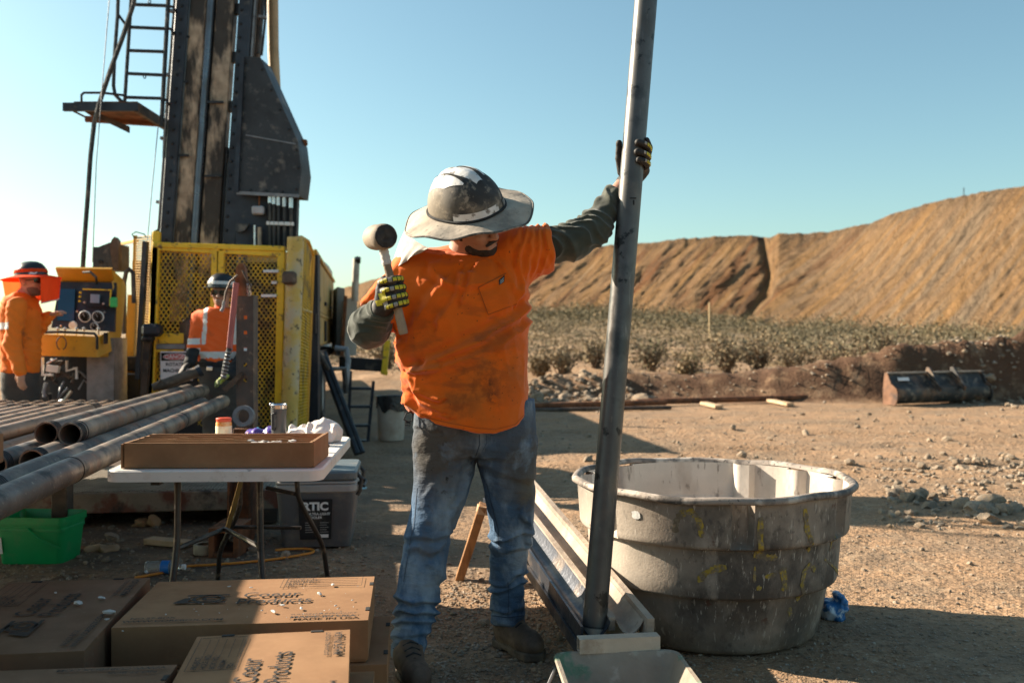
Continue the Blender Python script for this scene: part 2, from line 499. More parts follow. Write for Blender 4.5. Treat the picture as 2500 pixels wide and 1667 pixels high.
ang = np.radians(np.concatenate([np.arange(-180, -44, 6), np.arange(-44, 44, 0.24), np.arange(44, 180.1, 6)]))
dist = np.concatenate([[0.02, 0.3, 0.7], np.geomspace(1.1, 60, 360), np.geomspace(63, 3000, 40)])
A2, D2 = np.meshgrid(ang, dist, indexing='ij')
gx, gy = D2 * np.sin(A2), D2 * np.cos(A2)
gz = ground_z(gx, gy)
gz = np.where(D2 > 110, gz * np.clip(1 - (D2 - 110) / 300, 0, 1), gz)
GV = np.stack([gx, gy, gz], -1).reshape(-1, 3)
na, nd = len(ang), len(dist)
ii, jj = np.meshgrid(np.arange(na - 1), np.arange(nd - 1), indexing='ij')
q = (ii * nd + jj).ravel()
GF = np.stack([q, q + 1, q + nd + 1, q + nd], 1)
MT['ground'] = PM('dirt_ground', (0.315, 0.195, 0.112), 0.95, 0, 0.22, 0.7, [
    dict(c=(0.215, 0.155, 0.105), s=1.3, lo=0.45, hi=0.62, amt=0.7), dict(c=(0.40, 0.285, 0.185), s=5.5, lo=0.52, hi=0.68, amt=0.6),
    dict(c=(0.12, 0.08, 0.05), s=24, lo=0.52, hi=0.66, amt=0.7), dict(c=(0.55, 0.47, 0.38), s=70, lo=0.60, hi=0.68, amt=0.6),
    dict(c=(0.085, 0.042, 0.024), s=3.0, lo=0.25, hi=0.5, amt=0.9, at=(7.2, 19.1, 0.3), rad=6.2, sc=(0.75, 4.5, 1), **{'in': 0.55}),
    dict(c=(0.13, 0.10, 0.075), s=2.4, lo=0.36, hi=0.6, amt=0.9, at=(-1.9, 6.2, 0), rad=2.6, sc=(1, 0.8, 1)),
    dict(c=(0.22, 0.175, 0.10), s=0.2, lo=0.1, hi=0.12, amt=0.85, at=(0, 95, 0), rad=75, sc=(0.2, 1, 1)),
    ], bump=1.0, bs=24, bdist=0.03, extra_bump=[(0.9, 95, 0.009), (0.6, 5, 0.06)], spec=0.2)
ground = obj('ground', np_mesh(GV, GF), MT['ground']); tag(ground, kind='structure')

# ---------------- the hill of spoil behind
def interp_px(tab):
    t = np.array(tab, float); return lambda x: np.interp(x, t[:, 0], t[:, 1])
crest = interp_px([(300, 800), (700, 752), (840, 703), (915, 680), (1000, 655), (1200, 624), (1350, 606), (1440, 606), (1520, 598), (1600, 590), (1750, 579), (1850, 576), (1880, 582), (1900, 570), (1960, 571), (2030, 566), (2110, 548), (2180, 522), (2260, 498), (2350, 478), (2430, 463), (2520, 453), (2800, 425), (3200, 420)])
base_ = interp_px([(300, 835), (1300, 800), (1700, 795), (1900, 810), (2100, 835), (2500, 860), (3200, 875)])
xs = np.arange(300, 3200, 4.0); vsn = np.linspace(0, 1, 110)
Xp, Vv = np.meshgrid(xs, vsn, indexing='ij')
gul = np.interp(Vv, [0, 0.12, 0.35, 0.6, 0.8, 1], [1800, 1835, 1878, 1888, 1878, 1872])
side = 1 / (1 + np.exp(-np.clip((Xp - gul) / 4.0, -30, 30)))                                     # 0 = far slope, 1 = near slope
dcre = 150 - side * 1.2 - np.clip((Xp - 2000) / 600, 0, 1) * 12
dbas = 124 - side * 1.5 - np.clip((Xp - 1900) / 600, 0, 1) * 14
yy = base_(Xp) + (crest(Xp) - base_(Xp)) * Vv ** 0.97
dd = dbas + (dcre - dbas) * Vv
sk = Xp + (1 - Vv) * (190 + 130 * side)                # rills run down to the left
Pn = np.stack([(sk + 26 * vnoise(np.stack([Xp / 130, Vv * 2, 0 * Vv], -1), 1, 21)) / 34.0, Vv * 2.4, side * 3], -1)
ril = fbm(Pn, 1.0, 4, 2) * (1 - side * 0.72) + 0.25 * fbm(np.stack([Xp / 18, Vv * 22, 0 * Vv], -1), 1, 3, 6)
env = np.sin(np.clip(Vv, 0, 1) * math.pi) ** 0.5
dd = dd + 0.62 * ril * env + 0.10 * env * fbm(np.stack([sk / 9.0, Vv * 14, 0 * Vv], -1), 1, 3, 14)
cut = np.exp(-((Xp - gul + 10) / np.interp(Vv, [0, 0.3, 0.45, 0.9, 1], [12, 15, 8, 6, 5])) ** 2)
dd = dd + 1.0 * cut * np.clip(Vv * 6, 0, 1)
yy = yy + (-3.4 * fbm(np.stack([Xp / 60, 0 * Xp, 0 * Xp], -1), 1, 4, 8) - 2.0 * fbm(np.stack([Xp / 9, 0 * Xp, 0 * Xp], -1), 1, 2, 4)) * Vv ** 14
HX, HY, HZ_ = (Xp - 1250) / F * dd, dd, CH - (yy - HZ) / F * dd
pl = 14                                                                            # a plateau behind the crest
ex = [HX]; ey = [HY]; ez = [HZ_]
for k in range(1, pl):
    ex.append(HX[:, -1:] * (1 + 0.05 * k)); ey.append(HY[:, -1:] * (1 + 0.05 * k)); ez.append(HZ_[:, -1:] - 0.35 * k)
HV = np.stack([np.concatenate(ex, 1), np.concatenate(ey, 1), np.concatenate(ez, 1)], -1)
n0, n1 = HV.shape[:2]
ii, jj = np.meshgrid(np.arange(n0 - 1), np.arange(n1 - 1), indexing='ij'); q = (ii * n1 + jj).ravel()
HF = np.stack([q, q + n1, q + n1 + 1, q + 1], 1)
hm = np_mesh(HV.reshape(-1, 3), HF)
uvl = hm.uv_layers.new(name='slope')
U = np.concatenate([sk / 100.0] + [sk[:, -1:] / 100.0] * (pl - 1), 1).ravel(); Vq = np.concatenate([Vv] + [Vv[:, -1:] + 0.03 * k for k in range(1, pl)], 1).ravel()
li = np.zeros(len(hm.loops), np.int32); hm.loops.foreach_get('vertex_index', li)
uvl.data.foreach_set('uv', np.stack([U[li], Vq[li]], 1).astype(np.float32).ravel())
MT['hill'] = PM('spoil_slope', (0.40, 0.23, 0.112), 0.95, 0, 0.25, 3.0, [
    dict(c=(0.36, 0.26, 0.17), s=1.1, lo=0.38, hi=0.58, amt=0.85, at=(25.5, 0.5, 0), rad=7.0, sc=(1, 0.2, 1)),
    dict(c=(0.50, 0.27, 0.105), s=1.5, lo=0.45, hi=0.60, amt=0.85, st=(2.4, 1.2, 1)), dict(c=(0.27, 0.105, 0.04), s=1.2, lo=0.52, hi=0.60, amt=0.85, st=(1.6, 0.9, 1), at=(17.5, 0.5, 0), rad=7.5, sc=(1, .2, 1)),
    dict(c=(0.21, 0.14, 0.09), s=2.6, lo=0.50, hi=0.66, amt=0.7, st=(2.6, 0.5, 1)), dict(c=(0.56, 0.42, 0.28), s=4.5, lo=0.54, hi=0.70, amt=0.55, st=(2, 0.5, 1)),
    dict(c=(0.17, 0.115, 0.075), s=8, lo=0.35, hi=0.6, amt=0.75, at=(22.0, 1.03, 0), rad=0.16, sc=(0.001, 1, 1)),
    dict(c=(0.11, 0.075, 0.045), s=46, lo=0.50, hi=0.62, amt=0.8, st=(1, 5, 1)), dict(c=(0.55, 0.42, 0.28), s=40, lo=0.57, hi=0.66, amt=0.65, st=(1, 5, 1))],
    bump=1.0, bs=45, bdist=0.9, stretch=(1, 3.0, 1), coord='UV', spec=0.1, extra_bump=[(0.35, 14, 0.8, (1.6, 1.2, 1))])
hill = obj('hill', hm, MT['hill']); tag(hill, kind='structure')

# ---------------- rocks and gravel
def ico(sub=1):
    bm = bmesh.new(); bmesh.ops.create_icosphere(bm, subdivisions=sub, radius=1.0)
    v = np.array([x.co[:] for x in bm.verts]); f = np.array([[x.index for x in fc.verts] for fc in bm.faces]); bm.free(); return v, f
icoV, icoF = ico(1); ico2V, ico2F = ico(2)
def rock_mesh(seed, sub=2, flat=0.65):
    v, f = (ico2V, ico2F) if sub == 2 else (icoV, icoF)
    n = 1 + 0.45 * fbm(v, 1.3, 2, seed)
    v = v * n[:, None] * np.array([1.0, 0.8, flat])
    rng = np.random.RandomState(seed)
    for _ in range(7):                                         # break planes
        nn = rng.normal(size=3); nn /= np.linalg.norm(nn); d = v @ nn - rng.uniform(0.5, 0.75)
        v = v - np.maximum(d, 0)[:, None] * nn
    return v, f
MT['rock'] = PM('pale_rock', (0.255, 0.205, 0.155), 0.9, 0, 0.3, 9, [dict(c=(0.42, 0.28, 0.16), s=5, lo=0.5, hi=0.62, amt=0.6)], bump=0.5, bs=30, rand=0.3, spec=0.2)
MT['gravel'] = PM('gravel_chips', (0.26, 0.21, 0.16), 0.9, 0, 0.45, 14, [dict(c=(0.36, 0.24, 0.14), s=9, lo=0.5, hi=0.6, amt=0.6), dict(c=(0.44, 0.39, 0.33), s=11, lo=0.58, hi=0.64, amt=0.6)], bump=0.3, spec=0.2)
rock_me = []
for k in range(7):
    v, f = rock_mesh(20 + k, 2)
    me = mesh_from(v, f.tolist(), 28, recalc=False); me.materials.append(MT['rock']); rock_me.append(me)
rng = np.random.RandomState(3)
rocks = []
def rock_at(X, Y, r, lab='loose pale stone lying on the sunlit dirt pad', grp='loose stones on the dirt pad'):
    rocks.append((X, Y, r, lab, grp))
def px_ground(x, y):
    d = F * CH / (y - HZ); return (x - 1250) / F * d, d
for (x0, x1, y0, y1, n, r0, r1) in [(2160, 2500, 1180, 1275, 50, 0.03, 0.10), (2200, 2500, 1110, 1150, 34, 0.03, 0.08), (1420, 2500, 1000, 1160, 62, 0.02, 0.075),
                                    (1950, 2500, 1300, 1420, 10, 0.012, 0.03)]:
    for _ in range(n):
        x, y = rng.uniform(x0, x1), rng.uniform(y0, y1)
        if x0 == 2160: y = y0 + (y1 - y0) * np.clip(0.25 + (x - 2160) / 560 + rng.normal() * 0.16, 0, 1)
        X, Y = px_ground(x, y); rock_at(X, Y, r0 + (r1 - r0) * rng.rand() ** 2.2)
for _ in range(36):
    x, y = rng.uniform(60, 860), rng.uniform(1290, 1412)
    X, Y = px_ground(x, y); rock_at(X, Y, 0.012 + 0.045 * rng.rand() ** 2, 'loose stone in the shade round the table legs', 'loose stones by the table')
for _ in range(34):
    x, y = rng.uniform(1060, 1420), rng.uniform(1400, 1640)
    X, Y = px_ground(x, y); rock_at(X, Y, 0.008 + 0.022 * rng.rand() ** 2, 'small stone in the gravel round the boots', 'small stones round the boots')
for _ in range(40):
    X = rng.uniform(-0.4, 2.6); Y = 19.0 + rng.normal() * 0.35
    rock_at(X, Y, 0.05 + 0.16 * rng.rand() ** 2, 'rubble stone heaped along the low dirt bank', 'rubble stones on the bank')
for _ in range(24):
    X = rng.uniform(8.6, 12.5); Y = 18.6 + rng.normal() * 0.5
    rock_at(X, Y, 0.05 + 0.13 * rng.rand() ** 2, 'round stone on the gravel heap beside the loader bucket', 'stones beside the loader bucket')
for i, (X, Y, r, lab, grp) in enumerate(rocks):
    o = bpy.data.objects.new('rock', rock_me[i % 7]); COL.objects.link(o)
    o.location = (X, Y, float(ground_z(X, Y)) + r * 0.28); o.scale = (r, r * rng.uniform(0.7, 1.1), r * rng.uniform(0.7, 1.1)); o.rotation_euler = (rng.uniform(-.3, .3), rng.uniform(-.3, .3), rng.uniform(0, 6.28))
    tag(o, lab, 'stone', grp)
# gravel: thousands of chips in one mesh
GVs, GFs, nacc = [], [], 0
base = [rock_mesh(60 + k, 1, 0.6) for k in range(8)]
def gravel(n, fn, r0, r1, pw=2.5):
    global nacc
    XY = np.array([fn() for _ in range(n)]); ZZ = ground_z(XY[:, 0], XY[:, 1])
    for (X, Y), Zg in zip(XY, ZZ):
        r = r0 + (r1 - r0) * rng.rand() ** pw
        v, f = base[rng.randint(8)]
        a = rng.uniform(0, 6.28); ca, sa = math.cos(a), math.sin(a)
        M = np.array([[ca, -sa, 0], [sa, ca, 0], [0, 0, 1]]) @ np.diag([r, r * rng.uniform(.6, 1), r * rng.uniform(.6, 1.1)])
        GVs.append(v @ M.T + np.array([X, Y, Zg + r * 0.25])); GFs.append(f + nacc); nacc += len(v)
def pxu(x0, x1, y0, y1):
    return lambda: px_ground(rng.uniform(x0, x1), rng.uniform(y0, y1))
gravel(2600, pxu(1040, 1480, 1400, 1700), 0.004, 0.014, 2)
gravel(1300, pxu(880, 1450, 1330, 1560), 0.004, 0.016, 2.5)
gravel(900, pxu(1650, 2520, 1500, 1680), 0.004, 0.012, 2)
gravel(1500, pxu(1400, 2520, 1160, 1520), 0.004, 0.018, 3)
gravel(1200, pxu(0, 900, 1270, 1430), 0.005, 0.022, 3)
gravel(1100, pxu(1250, 2520, 985, 1180), 0.008, 0.035, 3)
gravel(350, pxu(2150, 2520, 1110, 1290), 0.012, 0.05, 2)
gravel(420, lambda: (rng.uniform(-0.6, 2.4), 19.0 + rng.normal() * 0.4), 0.02, 0.11, 2)
gravel(650, lambda: (rng.uniform(8.3, 13), 18.7 + rng.normal() * 0.7), 0.02, 0.09, 2)
gravel(500, lambda: (rng.uniform(1, 9), 19.2 + rng.normal() * 0.5), 0.01, 0.06, 3)
o = obj('gravel', np_mesh(np.concatenate(GVs), np.concatenate(GFs), False), MT['gravel'])
tag(o, 'loose gravel chips strewn over the dirt pad', 'gravel', kind='stuff')

# ---------------- desert scrub
MT['leaf_olive'] = PM('olive_leaf', (0.118, 0.102, 0.060), 0.85, 0, 0.4, 2, bump=0, spec=0.1)
MT['leaf_grey'] = PM('grey_green_leaf', (0.165, 0.14, 0.095), 0.85, 0, 0.35, 2, bump=0, spec=0.1)
MT['leaf_tan'] = PM('dry_leaf', (0.235, 0.175, 0.105), 0.9, 0, 0.3, 2, bump=0, spec=0.1)
MT['twig'] = PM('dry_twig', (0.16, 0.115, 0.08), 0.9, 0, 0.3, 20, bump=0, spec=0.1)
def leaf_cloud(c, rx, rz, n, s, rr):
    """n small leaf faces through a bush volume"""
    d = rr.normal(size=(n, 3)); d /= np.linalg.norm(d, axis=1, keepdims=True); d[:, 2] = np.abs(d[:, 2]) * 0.9 + 0.05
    rad = rr.uniform(0.35, 1.0, n) ** 0.6
    lump = 1 + 0.4 * vnoise(d * 2.2 + c, 1.0, 3)
    p = c + d * (rad * lump)[:, None] * np.array([rx, rx, rz])
    a = rr.normal(size=(n, 3)); a /= np.linalg.norm(a, axis=1, keepdims=True)
    b = np.cross(a, rr.normal(size=(n, 3))); b /= np.linalg.norm(b, axis=1, keepdims=True)
    sz = s * rr.uniform(0.6, 1.4, n)[:, None]
    V = np.stack([p - a * sz, p + b * sz * 0.5, p + a * sz, p - b * sz * 0.5], 1)
    return V.reshape(-1, 3), np.arange(n * 4).reshape(n, 4)
SV, SF, SM, acc = [], [], [], 0
SY = 22 + 95 * rng.rand(5200) ** 0.8; SX = SY * rng.uniform(-0.34, 0.6, 5200); SZ = ground_z(SX, SY)
for X, Y, Zg in zip(SX, SY, SZ):
    if X / Y > 0.25 and Y > 80: continue
    r = (0.14 + 0.75 * rng.rand() ** 2.6) * (0.8 + Y / 70)
    n = 80 if Y > 45 else 150
    v, f = leaf_cloud(np.array([X, Y, Zg - 0.05]), r, r * rng.uniform(0.5, 1.25), n, 0.02 + 0.032 * r * (1.3 if Y > 45 else 0.8), rng)
    SV.append(v); SF.append(f + acc); acc += len(v); SM.append(np.full(len(f), rng.choice(3, p=[0.62, 0.30, 0.08] if Y > 55 else [0.25, 0.35, 0.40])))
me = np_mesh(np.concatenate(SV), np.concatenate(SF), False)
for k in ('leaf_olive', 'leaf_grey', 'leaf_tan'): me.materials.append(MT[k])
me.polygons.foreach_set('material_index', np.concatenate(SM).astype(np.int32))
o = obj('scrub', me, None); tag(o, 'low grey green scrub covering the flat before the hill', 'scrub', kind='stuff')

def bush(x, y, d, hpx, lab, mats, seed, dens=1.0):
    rr = np.random.RandomState(seed)
    b = at(x, y, d); g = float(ground_z(b.x, b.y)); h = hpx / F * d; rx = h * rr.uniform(0.55, 0.75)
    t = thing('bush', lab, 'bush', (b.x, b.y, g), 'bushes on the dirt bank')
    tw = MB(); tips = []
    for k in range(44):
        a = rr.uniform(0, 6.28); sp = rr.uniform(0.15, 1.0); hh = h * rr.uniform(0.5, 1.0)
        p0 = Vector((b.x + rr.normal() * 0.04, b.y + rr.normal() * 0.04, g - 0.05))
        p2 = p0 + Vector((math.cos(a) * rx * sp, math.sin(a) * rx * sp, hh)); p1 = (p0 + p2) / 2 + Vector((rr.normal() * .05, rr.normal() * .05, h * 0.08))
        tw.tube([p0, p1, p2], [0.018, 0.012, 0.005], 4, False); tips += [p1, p2, (p1 + p2) / 2]
    tw.build('twigs', MT['twig'], t, 0)
    n = int(760 * dens)
    P = np.array([list(tips[rr.randint(len(tips))]) for _ in range(n)]) + rr.normal(size=(n, 3)) * 0.09 * (h / 0.8)
    a = rr.normal(size=(n, 3)); a /= np.linalg.norm(a, axis=1, keepdims=True)
    c = np.cross(a, rr.normal(size=(n, 3))); c /= np.linalg.norm(c, axis=1, keepdims=True)
    sz = 0.040 * rr.uniform(0.6, 1.5, n)[:, None]
    V = np.stack([P - a * sz, P + c * sz * 0.5, P + a * sz, P - c * sz * 0.5], 1).reshape(-1, 3)
    me = np_mesh(V, np.arange(n * 4).reshape(n, 4), False)
    for m_ in mats: me.materials.append(MT[m_])
    me.polygons.foreach_set('material_index', rr.randint(len(mats), size=n).astype(np.int32))
    obj('foliage', me, None, t)
G, O, T_ = 'leaf_grey', 'leaf_olive', 'leaf_tan'
for i, (x, y, d, hp, lab, ms, dn) in enumerate([
    (1772, 930, 22.5, 105, 'pale grey bush with twiggy crown beside the thin stake', (G, T_), 1.2),
    (1850, 925, 22.0, 80, 'tan brushy bush right of the pale grey bush', (T_, G), 1.0),
    (1680, 930, 22.0, 60, 'low tan bush just right of the tall pipe', (T_, O), 0.9),
    (1590, 935, 23.0, 75, 'grey bush half hidden behind the tall pipe', (G, O), 1.0),
    (1455, 940, 22.5, 70, 'grey bush between the man and the pipe', (G, T_), 1.0),
    (1375, 945, 22.0, 66, 'pale bush above the rubble near the man', (G, T_), 1.0),
    (1318, 945, 21.5, 50, 'dry yellow tuft of grass by the man', (T_,), 1.6),
    (1940, 910, 21.8, 85, 'tan bush at the left end of the dark bank', (T_, G), 0.9),
    (2030, 905, 21.5, 95, 'dark twiggy bush on the bank', (O, T_), 0.8),
    (2095, 885, 21.5, 105, 'tan bush on the bank with bare twigs', (T_, G), 0.8),
    (2170, 870, 21.5, 130, 'tall dark green bush above the bank', (O, G), 1.3),
    (2265, 860, 21.6, 110, 'grey green bush above the bucket', (G, O), 1.0),
    (2335, 850, 21.5, 105, 'olive bush right above the bucket', (O, G), 1.2),
    (2410, 850, 21.5, 120, 'tall thin olive bush near the edge', (O, T_), 0.8),
    (2480, 845, 21.5, 90, 'dry bush at the right edge of the picture', (T_, G), 1.0),
    (940, 945, 23.0, 80, 'grey bush behind the truck ladder', (G, T_), 1.0),
    (1010, 945, 22.0, 60, 'low bush behind the white bin', (T_, G), 1.0)]):
    bush(x, y, d + 0.5 * math.sin(i * 2.3), hp * (0.8 + 0.35 * abs(math.sin(i * 1.7))), lab, ms, 100 + i, dn * 0.75)
# thin stake standing in the scrub, mast on the hill
st = MB(); a = at(1732, 832, 40); b = at(1732, 738, 40); st.tube([a - Vector((0, 0, 0.6)), b], 0.035, 6)
tag(st.build('marker_stake', PM('pale_wood', (0.5, 0.36, 0.2), 0.9), None), 'thin upright wooden stake in the scrub', 'stake')
st = MB(); st.tube([at(2353, 482, 139), at(2353, 458, 139)], 0.06, 5)
tag(st.build('antenna_mast', MT['black_steel'], None), 'thin mast standing on the hill crest', 'mast')

# ---------------- things lying before the bank
def ground_tube(name, a, b, r, mat, label, cat, dz=0.0):
    m = MB(); A = px_ground(*a); B = px_ground(*b); n = 9
    pts = [Vector((A[0] + (B[0] - A[0]) * k / n, A[1] + (B[1] - A[1]) * k / n, 0)) for k in range(n + 1)]
    for p in pts: p.z = max(0, 0) + r * 0.9 + dz
    m.pipe(pts[0], pts[-1], r, r * 0.8, 12)
    return tag(m.build(name, mat), label, cat)
ground_tube('steel_pipe', (1555, 992), (2040, 978), 0.055, MT['rusty'], 'long rusty pipe lying before the dirt bank', 'pipe', 0.03)
ground_tube('steel_pipe', (1180, 1003), (1625, 991), 0.05, MT['rusty'], 'rusty red pipe lying behind the man and the tall pipe', 'pipe', 0.02)
ground_tube('steel_pipe', (1180, 1008), (1638, 999), 0.035, MT['brown_steel'], 'thin dark pipe lying in front of the rusty pipes', 'pipe')
ground_tube('steel_pipe', (1690, 972), (1770, 970), 0.06, MT['black_steel'], 'short black pipe lying behind the long rusty pipe', 'pipe', 0.06)
MT['raw_wood'] = PM('raw_wood', (0.52, 0.36, 0.22), 0.85, 0, 0.2, 9, [dict(c=(0.28, 0.16, 0.08), s=5, lo=0.5, hi=0.65, amt=0.7, st=(1, 1, 6))], bump=0.4, bs=60)
for (x0, y0, x1, y1, lab) in [(1718, 992, 1755, 1000, 'short pale plank end lying before the rusty pipe'), (1880, 985, 1930, 994, 'longer pale plank lying by the end of the rusty pipe')]:
    A, B = px_ground(x0, y0), px_ground(x1, y1); m = MB()
    m.bar((A[0], A[1], 0.06), (B[0], B[1], 0.05), 0.14, 0.05, ch=0.006)
    tag(m.build('plank', MT['raw_wood']), lab, 'plank')

# loader bucket
def loader_bucket():
    t = thing('loader_bucket', 'black steel loader bucket with rusty end plate lying before the bank', 'bucket', at(2295, 980, 17.6))
    A = at(2180, 984, 17.3); B = at(2408, 976, 18.4); A.z = 0.02; B.z = 0.02
    ux = (B - A).normalized(); uy = Vector((-ux.y, ux.x, 0)); W = (B - A).length
    prof = [(0.00, 0.02), (-0.07, 0.08), (-0.10, 0.18), (-0.07, 0.28), (0.02, 0.34), (0.05, 0.36), (0.14, 0.55)]
    back = [(p[0] + 0.025, p[1] - 0.01) for p in prof][::-1]
    P2 = lambda y, z: uy * y + Vector((0, 0, z))
    m = MB(); m.prism([A + P2(*p) for p in prof + back], ux * W)
    MTb = PM('bucket_black', (0.045, 0.042, 0.040), 0.55, 0.2, 0.3, 4, [dict(c=(0.24, 0.125, 0.065), s=3, lo=0.48, hi=0.64, amt=0.75), dict(c=DUST, s=8, lo=0.52, hi=0.7, amt=0.6)])
    m.build('shell', MTb, t)
    floor = MB(); floor.prism([A + P2(0.0, 0.02), A + P2(0.2, 0.02), A + P2(0.2, 0.04), A + P2(0.0, 0.045)], ux * W); floor.build('floor_plate', MTb, t)
    side = [(-0.08, 0.0), (-0.12, 0.10), (-0.13, 0.19), (-0.10, 0.30), (0.02, 0.38), (0.11, 0.58), (0.17, 0.57), (0.20, 0.3), (0.20, 0.0)]
    MTe = PM('bucket_end', (0.20, 0.10, 0.055), 0.8, 0.1, 0.35, 4, [dict(c=(0.035, 0.03, 0.03), s=3, lo=0.5, hi=0.65, amt=0.9)])
    for k, off in ((0, -0.03), (1, W)):
        m = MB(); m.prism([A + ux * off + P2(*p) for p in side], ux * 0.03); m.build('end_plate', MTe if k == 0 else MTb, t)
    for u in (0.40, 0.66):
        m = MB(); m.prism([A + ux * (W * u) + P2(*p) for p in [(-0.02, 0.33), (-0.17, 0.22), (-0.20, 0.30), (-0.14, 0.36), (0.06, 0.66), (0.12, 0.66), (0.14, 0.55)]], ux * 0.05); m.build('hinge_ear', MTb, t)
    m = MB(); m.box(A + ux * 0.33 + P2(0.06, 0.455), (0.28, 0.012, 0.06), Matrix((ux, Vector((0, 0, 1)).cross(ux), Vector((0, 0, 1)))).transposed() @ Matrix.Rotation(R(-25), 3, 'X')); m.build('label_plate', MT['white_print'], t)
    m = MB(); m.bar(A + P2(0.12, 0.57), A + ux * W + P2(0.12, 0.57), 0.05, 0.03); m.build('top_edge', PM('bucket_edge', (0.30, 0.26, 0.22), 0.6, 0.2), t)
loader_bucket()

# ================================================================== THE DRILL RIG
AX = Vector((-0.148, 0.989, 0))          # direction the truck, the rack and its pipes run
LX = Vector((0.989, 0.148, 0))
rig = thing('drill_rig', 'yellow and black truck mounted drill rig with tall mast and mesh cage', 'drill rig', (-3.0, 9.6, 0))

# ---- mast
DM = 9.3
mb = at(487, 600, DM); mtp = at(528, 0, DM)
mz = (mtp - mb).normalized(); mx = Vector((1, 0, 0)); mx = (mx - mz * mx.dot(mz)).normalized(); my = mz.cross(mx)
MM = Matrix((mx, my, mz)).transposed()
def mp(u, v, h): return mb + mx * u + my * v + mz * h
H0, H1 = -0.75, 7.5
def mast_bar(name, u0, u1, v0, v1, mat, ch=0.008, parent=None, h0=H0, h1=H1):
    m = MB(); m.box(mp((u0 + u1) / 2, (v0 + v1) / 2, (h0 + h1) / 2), (u1 - u0, v1 - v0, h1 - h0), MM, ch); return m.build(name, mat, parent or rig)
lf = mast_bar('mast_flange', -0.385, -0.262, -0.02, 0.02, MT['blue_steel'])
mast_bar('mast_web', -0.385, -0.36, 0.02, 0.40, MT['black_steel'])
rf = mast_bar('mast_flange', 0.225, 0.352, -0.02, 0.02, MT['blue_steel'])
mast_bar('mast_web', 0.33, 0.352, 0.02, 0.42, MT['black_steel'])
mast_bar('feed_rail', -0.262, -0.10, 0.03, 0.16, MT['rust_strip'])
mast_bar('feed_rail', -0.012, 0.168, 0.03, 0.16, MT['rust_strip'])
mast_bar('rail_backing', -0.10, -0.012, 0.10, 0.16, MT['black_steel'])
m = MB(); m.tube([mp(-0.058, 0.02, H0), mp(-0.058, 0.02, H1)], 0.036, 16); m.build('feed_rod', PM('blue_grey_rod', (0.12, 0.14, 0.17), 0.3, 0.6, 0.3, 4, [dict(c=(0.12, 0.09, 0.06), s=4, lo=0.5, hi=0.66, amt=0.8, st=(1, 1, 0.3))]), rig)
boltm = MB(); boltm.lathe([(0.0, 0.014), (0.012, 0.013), (0.016, 0.006), (0.016, 0.0)], 8)
bolt_me = boltm.mesh(); bolt_me.materials.append(MT['black_steel'])
def bolt(par, p, nrm, s=1.0):
    o = bpy.data.objects.new('bolt', bolt_me); place(o, par)
    q = Vector(nrm).to_track_quat('Z', 'Y'); o.rotation_euler = q.to_euler(); o.location = o.location + Vector(p) if par.parent else Vector(p) - OFF[par.name]; o.scale = (s, s, s); return o
for k in range(24):
    bolt(lf, mp(-0.322, -0.02, -0.1 + k * 0.133), -my); bolt(rf, mp(0.255, -0.02, -0.1 + k * 0.133), -my)
for hh in (0.9, 1.38, 1.86, 2.33, 2.8, 3.4, 4.0):
    m = MB(); m.box(mp(0.196, 0.1, hh), (0.07, 0.05, 0.11), MM, 0.006); m.build('mast_tie', MT['black_steel'], rig)
mast_bar('mast_web', 0.165, 0.195, 0.06, 0.3, MT['black_steel'], h0=-0.75, h1=0.98)
# thin chain rail right of the flange
mast_bar('chain_guide', 0.375, 0.405, 0.1, 0.2, MT['brown_steel'], h0=1.5, h1=H1)
mast_bar('cable_guide', 0.352, 0.372, 0.02, 0.1, MT['grey_metal'])
m = MB(); m.tube([mp(-0.40, -0.03, -0.5), mp(-0.395, -0.035, 1.25)], 0.008, 6); m.build('grease_line', MT['grey_metal'], rig)

# ---- grey guard plate and the hose manifold under it
DG = 9.15
gp = [(598, 137), (636, 142), (727, 345), (736, 420), (729, 478), (578, 470)]
m = MB(); m.prism([at(x, y, DG) for x, y in gp], Vector((0.02, 0.34, 0))); gd = m.build('head_guard', MT['grey_guard'], rig)
m = MB(); m.bar(at(577, 470, DG - 0.02), at(592, 140, DG - 0.02), 0.03, 0.04); m.build('guard_rib', MT['blue_steel'], gd)
m = MB(); m.bar(at(578, 471, DG - 0.012), at(730, 479, DG - 0.012), 0.02, 0.03); m.build('guard_rib', MT['grey_metal'], gd)
m = MB(); m.prism([at(x, y, DG + 0.25) for x, y in [(726, 338), (748, 341), (749, 352), (744, 356), (746, 385), (741, 412), (730, 398)]], (0, 0.05, 0)); m.build('latch_plate', MT['rusty'], rig)
m = MB(); m.prism([at(x, y, DG + 0.12) for x, y in [(575, 468), (648, 474), (648, 612), (575, 612)]], (0, 0.1, 0)); m.build('manifold_plate', MT['blue_steel'], rig)
m = MB(); m.prism([at(x, y, DG + 0.10) for x, y in [(648, 474), (726, 478), (722, 610), (648, 610)]], (0, 0.1, 0)); m.build('manifold_box', MT['black_steel'], rig)
m = MB(); m.box(at(631, 514, DG + 0.06), (0.115, 0.08, 0.08), None, 0.012); m.build('junction_box', PM('pale_box', (0.42, 0.42, 0.44), 0.5), rig)
m = MB(); m.tube([at(633, 475, DG + .06), at(633, 505, DG + .06)], 0.008, 6); m.build('conduit', MT['rusty'], rig)
m = MB(); m.box(at(684, 546, DG + 0.03), (0.26, 0.03, 0.035), Matrix.Rotation(R(2), 3, 'Y'), 0.004); m.build('hose_clamp', MT['white_paint'], rig)
